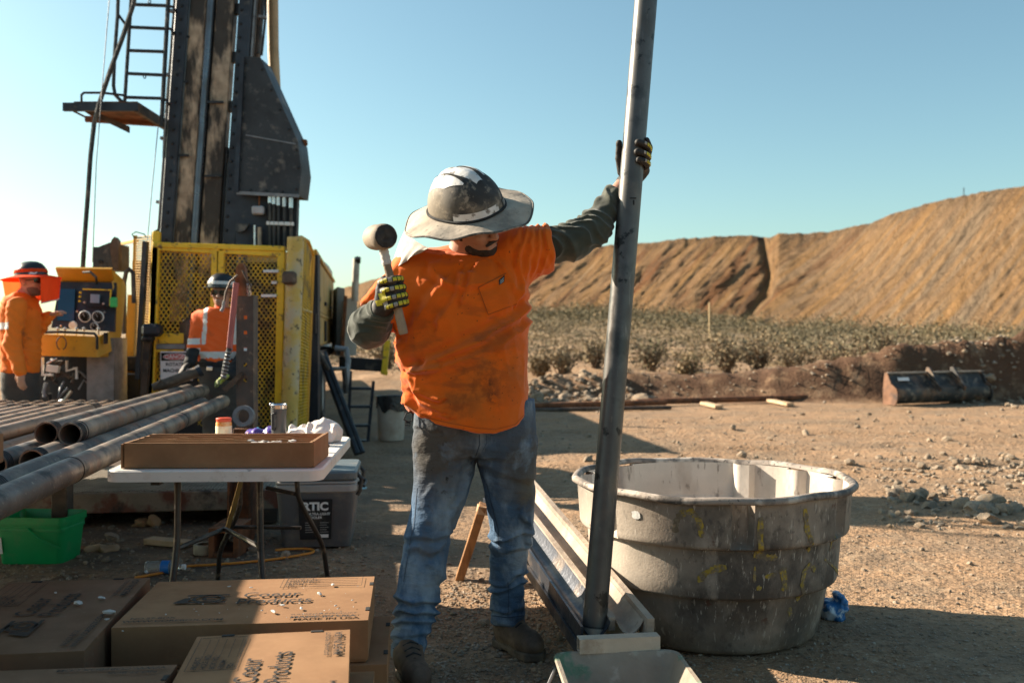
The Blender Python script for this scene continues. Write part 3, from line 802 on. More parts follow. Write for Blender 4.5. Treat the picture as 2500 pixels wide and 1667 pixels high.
for k, x in enumerate((659, 669, 680, 694, 710)):
    m = MB(); m.tube([at(x, 478, DG + 0.02), at(x + 1, 610, DG + 0.04)], 0.016, 8); h = m.build('hydraulic_hose', MT['rubber'], rig)
    m = MB(); m.tube([at(x, 476 + k * 2, DG + 0.015), at(x, 496 + k * 3, DG + 0.015)], 0.021, 8); m.build('hose_fitting', MT['bright_metal'], h)
m = MB(); m.prism([at(x, y, DG + 0.05) for x, y in [(575, 545), (608, 545), (598, 562), (588, 566), (575, 566)]], (0, 0.04, 0)); m.build('bracket', MT['grey_guard'], rig)
m = MB(); m.tube([at(634, 555, DG + .05), at(634, 612, DG + .05)], 0.022, 8); m.build('cylinder_rod', MT['rust_strip'], rig)
m = MB(); m.tube([at(622, 550, DG + .05), at(622, 612, DG + .05)], 0.012, 8); m.build('cylinder_rod', MT['bright_metal'], rig)
# ---- tan pole behind the guard
m = MB(); m.tube([at(664, -160, 9.75), at(667, 120, 9.75), at(673, 245, 9.75)], 0.056, 16); m.build('drill_pipe_upright', MT['tan_pole'], rig)
m = MB(); m.tube([at(683, 228, 9.72), at(683, 252, 9.72)], 0.012, 6); m.build('pin', MT['rusty'], rig)

# ---- ladder, work platform and lines
DL = 9.15
def lp(x, y, d=DL): return at(x, y, d)
lad = MB(); lad.tube([lp(414, -60), lp(394, 310)], 0.022, 8); ld = lad.build('ladder_rail', MT['black_steel'], rig)
lad = MB(); lad.tube([lp(324, -60), lp(304, 255)], 0.018, 8); lad.build('ladder_rail', MT['black_steel'], rig)
for (x0, y0, x1, y1) in [(330, 12, 412, 15), (316, 67, 408, 71), (312, 124, 403, 127), (309, 180, 398, 184), (304, 238, 396, 241), (332, -44, 414, -42)]:
    m = MB(); m.bar(lp(x0, y0), lp(x1, y1), 0.028, 0.028, (0, 1, 0), 0.004); m.build('ladder_rung', MT['black_steel'], rig)
for (x, y) in [(365, 5), (353, 188)]:
    m = MB(); c = lp(x, y, DL - 0.03); m.tube([c + Vector((math.cos(a) * .013, 0, math.sin(a) * .016)) for a in np.linspace(0, 6.28, 9)[:-1]], 0.005, 5, closed=True); m.build('eyelet', MT['black_steel'], rig)
for (y, x) in [(16, 415), (70, 410), (243, 398)]:
    m = MB(); m.tube([lp(x - 2, y), lp(x + 8, y + 2), lp(x + 11, y + 8), lp(x + 16, y + 14, 9.25)], 0.014, 6); m.build('ladder_bracket', MT['black_steel'], rig)
m = MB(); m.tube([lp(290, -60), lp(287, 40), lp(280, 130), lp(277, 210), lp(281, 232), lp(300, 252)], 0.018, 8); m.build('guard_rail', MT['black_steel'], rig)
m = MB(); m.tube([lp(290, 38), lp(306, 60)], 0.014, 6); m.build('guard_rail', MT['black_steel'], rig)
zt = at(250, 256, 8.95).z
def pz(x, y): return atz(x, y, zt)
pf = MB(); P0, P1, P2, P3 = at(180, 252, 8.95), at(335, 259, 8.95), at(404, 296, 9.7), at(246, 292, 9.7)
for p in (P0, P1, P2, P3): p.z = zt
pf.prism([P0, P1, P2, P3], (0, 0, 0.03)); plat = pf.build('work_platform', MT['rusty'], rig)
m = MB(); m.bar(at(155, 262, 8.93), at(338, 262, 8.93), 0.075, 0.04, (0, 1, 0)); m.build('platform_beam', MT['blue_steel'], plat)
m = MB(); m.bar(P1 + Vector((0, -.02, -.03)), P2 + Vector((0, 0, -.03)), 0.04, 0.09); m.build('platform_beam', MT['brown_steel'], plat)
m = MB(); m.prism([at(x, y, 9.2) for x, y in [(222, 268), (313, 308), (313, 324), (208, 274)]], (0, 0.04, 0)); m.build('platform_brace', MT['brown_steel'], plat)
m = MB(); m.bar(at(208, 291, 9.5), at(398, 303, 9.7), 0.07, 0.05); m.build('platform_beam', MT['rusty'], plat)
m = MB(); m.tube([lp(199, 250, 8.95), lp(199, 232, 8.95), lp(205, 227, 8.95), lp(250, 227, 8.95), lp(300, 233, 8.95), lp(313, 240, 8.95)], 0.012, 8); m.build('platform_hoop', MT['black_steel'], plat)
m = MB(); m.tube([lp(180, 272, 9.0), lp(208, 286, 9.3)], 0.01, 6); m.build('platform_stay', MT['black_steel'], plat)
m = MB(); m.tube([at(336, -60, 8.85), at(326, 10, 8.85), at(300, 90, 8.85), at(272, 165, 8.85), at(245, 245, 8.85), at(230, 300, 8.85), at(221, 380, 8.85), at(215, 470, 8.85), at(206, 590, 8.85), at(202, 660, 8.85)], 0.022, 8, True); m.build('black_hose', MT['rubber'], rig)
for pts in ([(270, -40), (252, 180), (235, 400), (226, 640)], [(386, 310), (372, 450), (360, 585)]):
    m = MB(); m.tube([at(x, y, 8.8) for x, y in pts], 0.0045, 5); m.build('wire_line', MT['grey_metal'], rig)

# ---- yellow mesh cage
DC = 9.0
def cp(x, y, d=DC): return at(x, y, d)
def expanded(A, B, C, D, cols, rows, wid, thick, name, mat, parent):
    """expanded metal sheet over the quad A (top left) B (top right) C (bottom right) D (bottom left)"""
    A, B, C, D = map(Vector, (A, B, C, D)); m = MB(); nrm = (B - A).cross(D - A).normalized()
    def P(u, v): return (A * (1 - u) + B * u) * (1 - v) + (D * (1 - u) + C * u) * v
    du, dv = 1.0 / cols, 1.0 / rows
    for r in range(rows + 1):
        for c in range(cols + (1 if r % 2 else 0)):
            u = (c + (0.0 if r % 2 else 0.5)) * du; v = r * dv
            if v > 1: continue
            pts = []
            for s in (-1, 1):
                u2, v2 = u + s * du * 0.5, v + dv
                if u2 < -1e-4 or u2 > 1.0001 or v2 > 1.0001: continue
                a = P(u + s * du * 0.10, v + dv * 0.0); b_ = P(u + s * du * 0.40, v + dv * 1.0)
                mid0 = P(u + s * du * 0.10, v + dv * 0.28); mid1 = P(u + s * du * 0.40, v + dv * 0.72)
                m.bar(mid0, mid1, wid, thick, nrm)
            if v < 1.0001 and u <= 1.0001: m.bar(P(u, max(0, v - dv * 0.30)), P(u, min(1, v + dv * 0.30)), wid * 1.5, thick, nrm)
    return m.build(name, mat, parent, 0)
MT['mesh_yellow'] = PM('mesh_yellow', (0.74, 0.46, 0.02), 0.5, 0, 0.2, 5, [dict(c=(0.07, 0.05, 0.03), s=5, lo=0.45, hi=0.62, amt=0.85)])
def frame_bar(par, a, b, wx=0.07, wy=0.06, mat='yellow', name='frame_bar'):
    m = MB(); m.bar(a, b, wx, wy, (0, 1, 0), 0.006); return m.build(name, MT[mat], par)
def gate(name, x0, x1, y0, y1, dx, mat='mesh_yellow', lean=0.0):
    """a mesh gate; x shifts by dx from top to bottom"""
    m = MB(); m.bar(cp(x0, y0), cp(x1, y0 + 8), 0.06, 0.05, (0, 1, 0), 0.005); g = m.build(name, MT['yellow'], rig)
    frame_bar(g, cp(x0 - 6, y0), cp(x0 - 6 + dx, y1)); frame_bar(g, cp(x1 + 3, y0 + 2), cp(x1 + 3 + dx, y1))
    return g
g1 = gate('cage_gate', 388, 525, 604, 1045, -14)
frame_bar(g1, cp(384, 826), cp(522, 826), 0.10, 0.05); frame_bar(g1, cp(384, 846), cp(522, 846), 0.05, 0.07, 'grey_metal'); frame_bar(g1, cp(382, 856), cp(520, 856), 0.03, 0.05)
expanded(cp(394, 612, 9.02), cp(520, 616, 9.02), cp(516, 812, 9.02), cp(386, 812, 9.02), 11, 24, 0.008, 0.012, 'expanded_mesh', MT['mesh_yellow'], g1)
expanded(cp(386, 862, 9.02), cp(516, 862, 9.02), cp(510, 1040, 9.02), cp(380, 1040, 9.02), 11, 22, 0.008, 0.012, 'expanded_mesh', MT['mesh_yellow'], g1)
g2 = gate('cage_gate', 546, 685, 612, 1045, -8)
expanded(cp(546, 622, 9.02), cp(682, 626, 9.02), cp(670, 1042, 9.02), cp(538, 1042, 9.02), 12, 54, 0.008, 0.012, 'expanded_mesh', MT['mesh_yellow'], g2)
for (x, y, w_) in [(662, 662, 0.14), (670, 690, 0.05), (657, 722, 0.14)]:
    m = MB(); m.box(cp(x, y, 8.96), (w_, 0.03, 0.025)); m.build('gate_latch', MT['white_paint'], g2)
frame_bar(rig, cp(376, 598), cp(697, 608), 0.05, 0.08, 'yellow', 'cage_header')
m = MB(); m.tube([cp(722, 580, 8.95), cp(714, 820, 8.95), cp(704, 1075, 8.95)], 0.078, 20); m.build('cage_post', MT['worn_yellow'], rig)
m = MB(); m.box(cp(707, 679, 8.85), (0.12, 0.12, 0.12), None, 0.02); hg = m.build('hinge_block', MT['brown_steel'], rig)
m = MB(); m.box(cp(678, 1000, 8.85), (0.10, 0.10, 0.12), None, 0.02); m.build('hinge_block', MT['brown_steel'], rig)
m = MB(); m.box(cp(372, 806, 8.86), (0.17, 0.15, 0.12), None, 0.03); m.build('latch_box', MT['blue_steel'], rig)
m = MB(); m.box(cp(362, 826, 8.86), (0.10, 0.12, 0.06), None, 0.02); m.build('latch_box', MT['black_steel'], rig)
# side panel right of the post, receding along the truck
S0, S1 = cp(742, 585, 8.98), cp(762, 622, 9.7)
def fine_mesh(A, B, C, D, nu, nv, r, name, mat, par):
    A, B, C, D = map(Vector, (A, B, C, D)); m = MB()
    P = lambda u, v: (A * (1 - u) + B * u) * (1 - v) + (D * (1 - u) + C * u) * v
    for k in range(nu + 1): m.bar(P(k / nu, 0), P(k / nu, 1), r, r)
    for k in range(nv + 1): m.bar(P(0, k / nv), P(1, k / nv), r, r)
    return m.build(name, mat, par, 0)
B0, B1 = cp(725, 1075, 8.98), cp(747, 1060, 9.7)
sp = fine_mesh(S0, S1, B1, B0, 8, 60, 0.012, 'side_mesh', MT['mesh_yellow'], rig)
m = MB(); m.tube([cp(722, 583, 8.97), cp(735, 580, 9.1), cp(752, 590, 9.45), cp(764, 622, 9.7), B1], 0.022, 8); m.build('side_frame', MT['mustard'], sp)
m = MB(); m.bar(cp(735, 755, 8.98), cp(757, 762, 9.7), 0.04, 0.02); m.build('side_frame', MT['worn_yellow'], sp)
m = MB(); m.bar(B1 + Vector((-.06, 0, 0)), cp(757, 625, 9.7), 0.10, 0.02); m.build('side_frame', MT['mustard'], sp)
# left side panels
lm = fine_mesh(cp(330, 580, 9.5), cp(384, 574, 9.05), cp(366, 985, 9.05), cp(318, 960, 9.5), 12, 62, 0.008, 'side_mesh', MT['tan_yellow'], rig)
m = MB(); m.bar(cp(383, 565, 9.0), cp(364, 1040, 9.0), 0.07, 0.06, (0, 1, 0), 0.01); m.build('cage_post', MT['yellow'], rig)
m = MB(); m.bar(cp(331, 575, 9.5), cp(318, 985, 9.5), 0.03, 0.03, (0, 1, 0)); m.build('side_frame', MT['mustard'], lm)
m = MB(); m.bar(cp(326, 720, 9.45), cp(314, 985, 9.45), 0.11, 0.02, (0, 1, 0)); m.build('side_frame', MT['mustard'], lm)
m = MB(); m.bar(cp(356, 590, 8.9), cp(337, 925, 8.9), 0.04, 0.06, (0, 1, 0)); m.build('channel_bar', MT['grey_guard'], rig)
m = MB(); m.bar(cp(362, 820, 8.93), cp(352, 965, 8.93), 0.06, 0.06, (0, 1, 0)); m.build('channel_bar', MT['brown_steel'], rig)
m = MB(); m.bar(cp(284, 598, 9.9), cp(336, 587, 9.5), 0.025, 0.025); bb = m.build('top_rail', MT['mustard'], rig)
fine_mesh(cp(286, 600, 9.9), cp(332, 590, 9.5), cp(332, 720, 9.5), cp(286, 735, 9.9), 14, 40, 0.003, 'screen_mesh', MT['white_paint'], rig)
m = MB(); m.tube([cp(347, 580, 9), cp(327, 580, 9), cp(322, 572, 9), cp(332, 566, 9), cp(352, 572, 9), cp(358, 580, 9)], 0.006, 6); m.build('wire_loop', MT['black_steel'], rig)
m = MB(); m.tube([cp(372, 585, 9), cp(373, 568, 9), cp(385, 563, 9)], 0.014, 6); m.build('hook_bar', MT['black_steel'], rig)
# ---- warning sign on the left gate
m = MB(); m.box(cp(431, 893, 8.955), (0.30, 0.008, 0.27), None, 0.002); sg = m.build('warning_sign', MT['white_print'], rig)
def sgp(u, v): return cp(431, 893, 8.955) + Vector((u, -0.0065, v))
m = MB(); m.box(sgp(0, 0.085), (0.28, 0.003, 0.075)); m.build('sign_header', MT['black_print'], sg)
mm = MB(); mm.lathe([(0.0, 0.0), (1.0, 0.0), (1.0, 0.5), (0.0, 0.5)], 28, Matrix.Translation(sgp(0, 0.085) + Vector((0, -0.002, 0))) @ Matrix.Rotation(R(90), 4, 'X') @ Matrix.Diagonal((0.122, 0.031, 0.004, 1))); mm.build('sign_oval', MT['white_print'], sg)
mm = MB(); mm.lathe([(0.0, 0.0), (1.0, 0.0), (1.0, 0.5), (0.0, 0.5)], 28, Matrix.Translation(sgp(0, 0.085) + Vector((0, -0.005, 0))) @ Matrix.Rotation(R(90), 4, 'X') @ Matrix.Diagonal((0.116, 0.026, 0.004, 1))); mm.build('sign_oval', MT['red_print'], sg)
text_part('DANGER', 0.052, sgp(0, 0.068) + Vector((0, -0.009, 0)), (1, 0, 0), (0, 0, 1), MT['white_print'], sg, align='CENTER', bold=0.0012)
text_part('ROTATING', 0.044, sgp(0.012, 0.0), (1, 0, 0), (0, 0, 1), MT['black_print'], sg, align='CENTER', bold=0.001)
text_part('MACHINERY', 0.044, sgp(0.0, -0.058), (1, 0, 0), (0, 0, 1), MT['black_print'], sg, align='CENTER', bold=0.001)

# ---- control console
DK = 8.35
def kp(x, y, d=DK): return at(x, y, d)
m = MB(); m.prism([kp(x, y) for x, y in [(92, 815), (236, 822), (236, 872), (92, 868)]], (0, 0.45, 0.0)); con = m.build('control_console', MT['mustard'], rig)
m = MB(); m.prism([kp(236, 822), kp(236, 872), kp(289, 848, 8.75), kp(304, 700, 8.8), kp(296, 682, 8.8), kp(270, 658, 8.75), kp(275, 700, 8.7), kp(278, 805, 8.7)], (0.012, 0.01, 0)); m.build('console_cheek', MT['mustard'], con)
m = MB(); m.prism([kp(135, 655, 8.55), kp(272, 657, 8.55), kp(278, 690, 8.75), kp(146, 688, 8.75)], (0, 0.02, 0.015)); m.build('console_hood', MT['mustard'], con)
m = MB(); m.prism([kp(146, 688, 8.72), kp(283, 690, 8.72), kp(279, 810, 8.6), kp(125, 800, 8.6)], (0, 0.03, 0.0)); fp = m.build('console_panel', MT['blue_steel'], con)
m = MB(); m.prism([kp(143, 705, 8.66), kp(183, 706, 8.66), kp(180, 784, 8.60), kp(140, 782, 8.60)], (0, 0.015, 0)); m.build('screen', PM('screen_glass', (0.01, 0.05, 0.11), 0.15, 0, 0.2, 3, bump=0), con)
m = MB(); m.prism([kp(202, 705, 8.64), kp(272, 707, 8.64), kp(270, 748, 8.60), kp(200, 746, 8.60)], (0, 0.015, 0)); m.build('control_module', MT['black_steel'], con)
for pts in ([(202, 706), (272, 708)], [(271, 708), (268, 747)]):
    m = MB(); m.bar(kp(*pts[0], 8.60), kp(*pts[1], 8.60), 0.012, 0.008, (0, 1, 0)); m.build('module_edge', MT['yellow'], con)
m = MB(); m.prism([kp(221, 718, 8.585), kp(243, 719, 8.585), kp(242, 740, 8.585), kp(220, 739, 8.585)], (0, 0.01, 0)); m.build('display', PM('lcd', (0.22, 0.32, 0.40), 0.2, bump=0), con)
def gauge(x, y, r, d=8.54):
    c = kp(x, y, d); Mx = Matrix.Translation(c) @ Matrix.Rotation(R(100), 4, 'X')
    m = MB(); m.lathe([(r * .88, 0.0), (r, 0.0), (r, 0.014), (r * .92, 0.018), (r * .88, 0.014)], 28, Mx, True); g = m.build('gauge', MT['white_paint'], con)
    m = MB(); m.lathe([(0, 0.01), (r * .86, 0.01)], 28, Mx); m.build('gauge_face', MT['black_print'], g)
    m = MB(); m.bar(Mx @ Vector((0, 0, 0.014)), Mx @ Vector((-r * .3, r * .55, 0.014)), r * .08, 0.003); m.build('needle', MT['white_print'], g)
    for k in range(9):
        a = R(-220 + 32 * k); m = MB(); m.bar(Mx @ Vector((math.cos(a) * r * .6, -math.sin(a) * r * .6, 0.0125)), Mx @ Vector((math.cos(a) * r * .75, -math.sin(a) * r * .75, 0.0125)), r * .06, 0.002); m.build('tick', MT['white_print'], g)
gauge(208, 772, 0.052); gauge(240, 773, 0.052); gauge(231, 796, 0.034)
c = kp(179, 794, 8.53); m = MB(); m.lathe([(0, 0.02), (0.034, 0.018), (0.036, 0)], 20, Matrix.Translation(c) @ Matrix.Rotation(R(95), 4, 'X')); m.build('button_plate', MT['white_paint'], con)
for (x, y) in [(197, 714), (196, 724), (195, 735), (254, 741), (208, 738), (190, 760), (256, 762), (150, 795)]:
    c = kp(x, y, 8.58); m = MB(); m.lathe([(0, 0.02), (0.009, 0.018), (0.01, 0)], 10, Matrix.Translation(c) @ Matrix.Rotation(R(95), 4, 'X')); m.build('knob', MT['yellow'] if x < 198 and y < 740 else MT['bright_metal'], con)
for x in (140, 158, 186, 204, 240):
    m = MB(); m.tube([kp(x, 826, 8.42), kp(x + 1, 806, 8.40)], 0.006, 6); lv = m.build('lever', MT['bright_metal'], con)
    m = MB(); m.lathe([(0, 0.02), (0.014, 0.01), (0.016, 0), (0.012, -0.012), (0, -0.016)], 10, Matrix.Translation(kp(x + 1, 803, 8.40))); m.build('lever_knob', MT['bright_metal'], lv)
m = MB(); m.tube([kp(96, 812, 8.32), kp(150, 810, 8.30), kp(230, 814, 8.30), kp(237, 822, 8.31), kp(237, 852, 8.33)], 0.012, 8); m.build('hand_rail', MT['black_steel'], con)
m = MB(); m.tube([kp(150 + 12 * math.sin(a), 838 - 16 * math.cos(a), 8.31) for a in np.linspace(-2.8, 2.8, 14)], 0.005, 6); m.build('key_loop', MT['brown_steel'], con)
m = MB(); m.box(kp(278, 738, 8.6), (0.06, 0.05, 0.09), None, 0.01); m.build('green_switch', PM('green_plastic', (0.03, 0.45, 0.12), 0.4), con)
m = MB(); m.prism([kp(258, 812, 8.40), kp(264, 812, 8.45), kp(264, 838, 8.45), kp(258, 840, 8.40)], (-0.01, -0.02, 0)); m.build('handle_slot', MT['black_steel'], con)
m = MB(); m.tube([kp(203, 665, 8.5), kp(220, 664, 8.48), kp(234, 676, 8.5), kp(236, 692, 8.6)], 0.012, 6); m.build('wiring', MT['rubber'], con)
m = MB(); m.tube([kp(303, 815, 8.9), kp(303, 690, 8.9), kp(308, 664, 8.9), kp(316, 658, 8.9), kp(325, 666, 8.9), kp(327, 740, 8.9)], 0.022, 8); m.build('hose_loop', MT['rubber'], rig)
# pedestal and machinery under the console
m = MB(); m.box(at(262, 940, 8.75), (0.24, 0.3, 0.86)); m.build('pedestal', MT['grey_metal'], rig)
m = MB(); m.box(at(165, 965, 8.95), (0.62, 0.3, 0.95)); m.build('valve_cabinet', MT['black_steel'], rig)
rr = np.random.RandomState(11)
for k in range(16):
    x, y = rr.uniform(98, 218), rr.uniform(880, 1000); m = MB()
    pts = [at(x, y, 8.66)]
    for j in range(3): pts.append(pts[-1] + Vector((rr.uniform(-.09, .09), rr.uniform(-.03, .03), rr.uniform(-.09, .09))))
    m.tube(pts, rr.uniform(0.008, 0.018), 7); m.build('hydraulic_line', MT[rr.choice(['rubber', 'grey_metal', 'bright_metal', 'brown_steel'])], rig)
m = MB(); m.box(at(130, 900, 8.62), (0.11, 0.05, 0.06), Matrix.Rotation(R(8), 3, 'Y'), 0.004); m.build('valve_tag', MT['white_paint'], rig)
for pts in ([(104, 872), (104, 915), (130, 915)], [(163, 880), (163, 905), (187, 898), (187, 925)]):
    m = MB(); m.tube([at(x, y, 8.6) for x, y in pts], 0.013, 7); m.build('pipe_elbow', MT['white_paint'], rig)
# dark winch bracket between console and cage
m = MB(); m.prism([at(x, y, 9.0) for x, y in [(228, 603), (240, 603), (268, 592), (290, 596), (290, 660), (226, 660)]], (0, 0.25, 0)); wb = m.build('winch_bracket', MT['grey_guard'], rig)
m = MB(); m.prism([at(x, y, 8.95) for x, y in [(268, 600), (272, 586), (279, 578), (286, 586), (289, 612), (288, 660), (278, 660), (272, 630)]], (0, 0.08, 0)); m.build('winch_lug', MT['brown_steel'], wb)
m = MB(); m.lathe([(0, 0.0), (0.019, 0.0), (0.019, 0.01), (0, 0.01)], 16, Matrix.Translation(at(246, 639, 8.985)) @ Matrix.Rotation(R(90), 4, 'X')); m.build('winch_hole', MT['black_print'], wb)

# ---- truck behind: frame, enclosure, wheels, exhaust
def tp(q, d, z):                       # q across the truck, d along it
    p = LX * q + AX * d; return Vector((p.x, p.y, z))
QR = -0.62                             # right flank of the truck
def tbox(name, q0, q1, d0, d1, z0, z1, mat, ch=0.01, par=None):
    m = MB(); c = tp((q0 + q1) / 2, (d0 + d1) / 2, (z0 + z1) / 2)
    m.box(c, (q1 - q0, d1 - d0, z1 - z0), math.atan2(LX.y, LX.x), ch); return m.build(name, mat, par or rig)
tbox('chassis_beam', -1.35, -1.15, 9.6, 22, 0.62, 0.90, MT['black_steel']); tbox('chassis_beam', -2.35, -2.15, 9.6, 22, 0.62, 0.90, MT['black_steel'])
tbox('truck_deck', -2.9, QR - 0.02, 9.8, 20, 0.92, 1.06, MT['black_steel'])
tbox('cage_floor', -2.25, -0.62, 9.1, 9.9, 0.10, 0.24, MT['brown_steel'])
en = tbox('engine_enclosure', -2.7, QR - 0.04, 12.2, 18.6, 1.12, 2.3, MT['tan_yellow'], 0.02)
m = MB(); m.prism([at(762, 624, 10.0), at(776, 622, 10.0), at(776, 1080, 10.0), at(752, 1080, 10.0)], (0, 0.12, 0)); m.build('cage_column', MT['blue_steel'], rig)
m = MB(); m.box(at(764, 790, 9.97), (0.07, 0.06, 0.2)); m.build('column_plate', MT['black_steel'], rig)
for d0, d1 in ((12.4, 14.2), (14.3, 16.2), (16.3, 18.4)):
    dr = tbox('enclosure_door', QR - 0.04, QR - 0.015, d0, d1, 1.58, 2.24, MT['tan_yellow'], 0.006)
    tbox('enclosure_door', QR - 0.04, QR - 0.015, d0, d1, 1.14, 1.52, MT['tan_yellow'], 0.006)
    tbox('door_handle', QR - 0.015, QR + 0.02, d0 + 0.1, d0 + 0.25, 1.7, 1.76, MT['black_steel'], 0.004, dr)
tbox('enclosure_edge', QR - 0.05, QR, 12.1, 18.7, 2.27, 2.33, MT['mustard'])
tbox('enclosure_edge', QR - 0.05, QR, 12.1, 18.7, 1.52, 1.57, MT['tan_yellow'])
m = MB(); c = tp(QR, 14.5, 1.33); m.box(c, (0.02, 0.35, 0.3), math.atan2(LX.y, LX.x)); m.build('vent_opening', MT['black_print'], rig)
def wheel(q, d):
    c = tp(q, d, 0.50); Mx = Matrix.Translation(c) @ Matrix.Rotation(math.atan2(LX.y, LX.x), 4, 'Z') @ Matrix.Rotation(R(90), 4, 'Y')
    m = MB(); m.lathe([(0.27, -0.13), (0.46, -0.14), (0.50, -0.10), (0.505, 0), (0.50, 0.10), (0.46, 0.14), (0.27, 0.13)], 40, Mx, True)
    wh = m.build('wheel', MT['rubber'], rig)
    for k in range(26):
        a = 2 * math.pi * k / 26
        for s in (-1, 1):
            m = MB(); L_ = Matrix.Rotation(a, 4, 'Z') @ Vector((0.505, 0, 0.06 * s)); m.box(Mx @ L_, (0.03, 0.06, 0.10), (Mx.to_3x3() @ Matrix.Rotation(a, 3, 'Z')), 0.004); m.build('tread_block', MT['rubber'], wh)
    m = MB(); m.lathe([(0.27, 0.12), (0.24, 0.06), (0.10, 0.04), (0.09, 0.11), (0.0, 0.12)], 28, Mx); m.build('rim', MT['white_paint'], wh)
wheel(-0.72, 11.6); wheel(-0.72, 13.1)
tbox('mud_flap', -1.1, -0.66, 10.9, 10.93, 0.35, 0.9, MT['rubber'])
# long black hoses / struts leaning beside the wheel
for (a, b) in (((782, 865, 10.4), (872, 1108, 9.9)), ((790, 862, 10.4), (884, 1105, 9.95))):
    m = MB(); m.tube([at(*a), at(*b)], 0.035, 8); m.build('leaning_strut', MT['black_steel'], rig)
m = MB(); m.tube([at(775, 860, 10.2), at(800, 900, 10.3), at(840, 900, 11), at(845, 960, 11)], 0.03, 8); m.build('hydraulic_hose', MT['rubber'], rig)
m = MB(); m.tube([at(818, 850, 11.5), at(846, 852, 11.5), at(850, 880, 11.5), at(846, 930, 11.4), at(838, 960, 11.4)], 0.035, 8); m.build('hydraulic_hose', MT['grey_metal'], rig)
# exhaust and pale cab posts
m = MB(); m.pipe(at(870, 632, 15.0), at(866, 735, 15.0), 0.055, 0.045, 16); m.build('exhaust_pipe', PM('dusty_exhaust', (0.42, 0.36, 0.30), 0.5, 0.3, 0.2, 5, [dict(c=RUST, s=6, lo=0.55, hi=0.7, amt=0.6)]), rig)
m = MB(); m.tube([at(873, 641, 15.0), at(873, 629, 14.96)], 0.05, 12); m.build('exhaust_tip', MT['black_steel'], rig)
m = MB(); m.prism([at(x, y, 15.2) for x, y in [(846, 730), (872, 722), (870, 868), (838, 868)]], (-0.3, 1.2, 0)); m.build('cab_panel', PM('dusty_white', (0.5, 0.46, 0.40), 0.6, 0, 0.15, 3), rig)
m = MB(); m.bar(at(844, 722, 15.0), at(834, 890, 15.0), 0.05, 0.05, (0, 1, 0)); m.build('grab_rail', MT['rusty'], rig)
m = MB(); m.prism([at(x, y, 16.0) for x, y in [(824, 700), (842, 704), (838, 868), (820, 868)]], (-0.3, 1.2, 0)); m.build('cab_panel', PM('dusty_grey', (0.30, 0.29, 0.27), 0.6, 0, 0.15, 3), rig)
m = MB(); m.prism([at(x, y, 12.6) for x, y in [(848, 872), (940, 878), (940, 908), (848, 902)]], (-0.2, 0.5, 0)); m.build('rear_step', MT['black_steel'], rig)
m = MB(); m.bar(at(946, 830, 12.5), at(938, 912, 12.5), 0.07, 0.07, (0, 1, 0)); m.build('marker_post', MT['yellow'], rig)
m = MB(); m.bar(at(930, 908, 12.5), at(946, 912, 12.5), 0.05, 0.05, (0, 1, 0)); m.build('marker_foot', MT['yellow'], rig)
for a, b in (((856, 905), (850, 1078)), ((912, 930), (898, 1078))):
    m = MB(); m.bar(at(*a, 11.6), at(*b, 11.6), 0.035, 0.03, (0, 1, 0)); m.build('step_rail', MT['blue_steel'], rig)
for k, y in enumerate((948, 992, 1038, 1076)):
    m = MB(); m.box(at(883 - 4 * k * .6, y, 11.6), (0.25, 0.12, 0.03), None, 0.003); m.build('step_tread', MT['blue_steel'], rig)
# fuel tank / dark machinery between the wheels so the flank is not empty
tbox('fuel_tank', -1.1, -0.68, 14.1, 16.4, 0.45, 0.95, MT['black_steel'], 0.05)
tbox('tool_locker', -2.9, -2.4, 10.2, 17.0, 0.3, 0.9, MT['black_steel'], 0.03)
# cab at the far end
cb = tbox('truck_cab', -2.75, -0.75, 19.0, 21.0, 0.8, 2.7, PM('cab_white', (0.55, 0.53, 0.5), 0.5), 0.08)
# levelling jacks to the ground
for q, d in ((-0.9, 10.3), (-2.4, 10.3), (-2.4, 18)):
    tbox('levelling_jack', q - 0.07, q + 0.07, d - 0.07, d + 0.07, 0.0, 0.95, MT['black_steel'])

# ---- low steel deck with expanded metal floor before the rig
dk = thing('steel_deck', 'low steel deck with expanded metal floor under the pipe rack', 'deck', tp(-2.2, 7.2, 0))
m = MB(); m.box(tp(-2.0, 7.85, 0.205), (3.1, 2.3, 0.02), math.atan2(LX.y, LX.x)); m.build('floor_plate', MT['brown_steel'], dk)
A_, B_, C_, D_ = tp(-3.5, 8.0, 0.222), tp(-0.55, 8.0, 0.222), tp(-0.55, 6.72, 0.222), tp(-3.5, 6.72, 0.222)
MT['deck_mesh'] = PM('deck_mesh_steel', (0.34, 0.30, 0.25), 0.6, 0.4, 0.25, 4)
expanded(A_, B_, C_, D_, 60, 44, 0.012, 0.014, 'expanded_floor', MT['deck_mesh'], dk)['kind'] = 'stuff'
MT['deck_edge'] = PM('deck_edge_paint', (0.26, 0.21, 0.16), 0.7, 0.2, 0.3, 6, [dict(c=(0.16, 0.05, 0.03), s=4, lo=0.48, hi=0.58, amt=0.9), dict(c=(0.04, 0.03, 0.025), s=6, lo=0.55, hi=0.66, amt=0.9)])
m = MB(); m.box(tp(-2.0, 6.68, 0.16), (3.1, 0.05, 0.13), math.atan2(LX.y, LX.x), 0.006); m.build('deck_edge', MT['deck_edge'], dk)
for q in (-3.4, -2.0, -0.7):
    m = MB(); m.box(tp(q, 7.6, 0.05), (0.2, 1.9, 0.1), math.atan2(LX.y, LX.x), 0.006); m.build('skid', MT['brown_steel'], dk)
c = at(237, 1225, 6.62); m = MB(); m.tube([c + Vector((math.sin(a) * 0.05, -0.02, -0.035 - math.cos(a) * 0.05)) for a in np.linspace(-2.4, 2.4, 14)], 0.012, 8); m.build('shackle', MT['brown_steel'], dk)
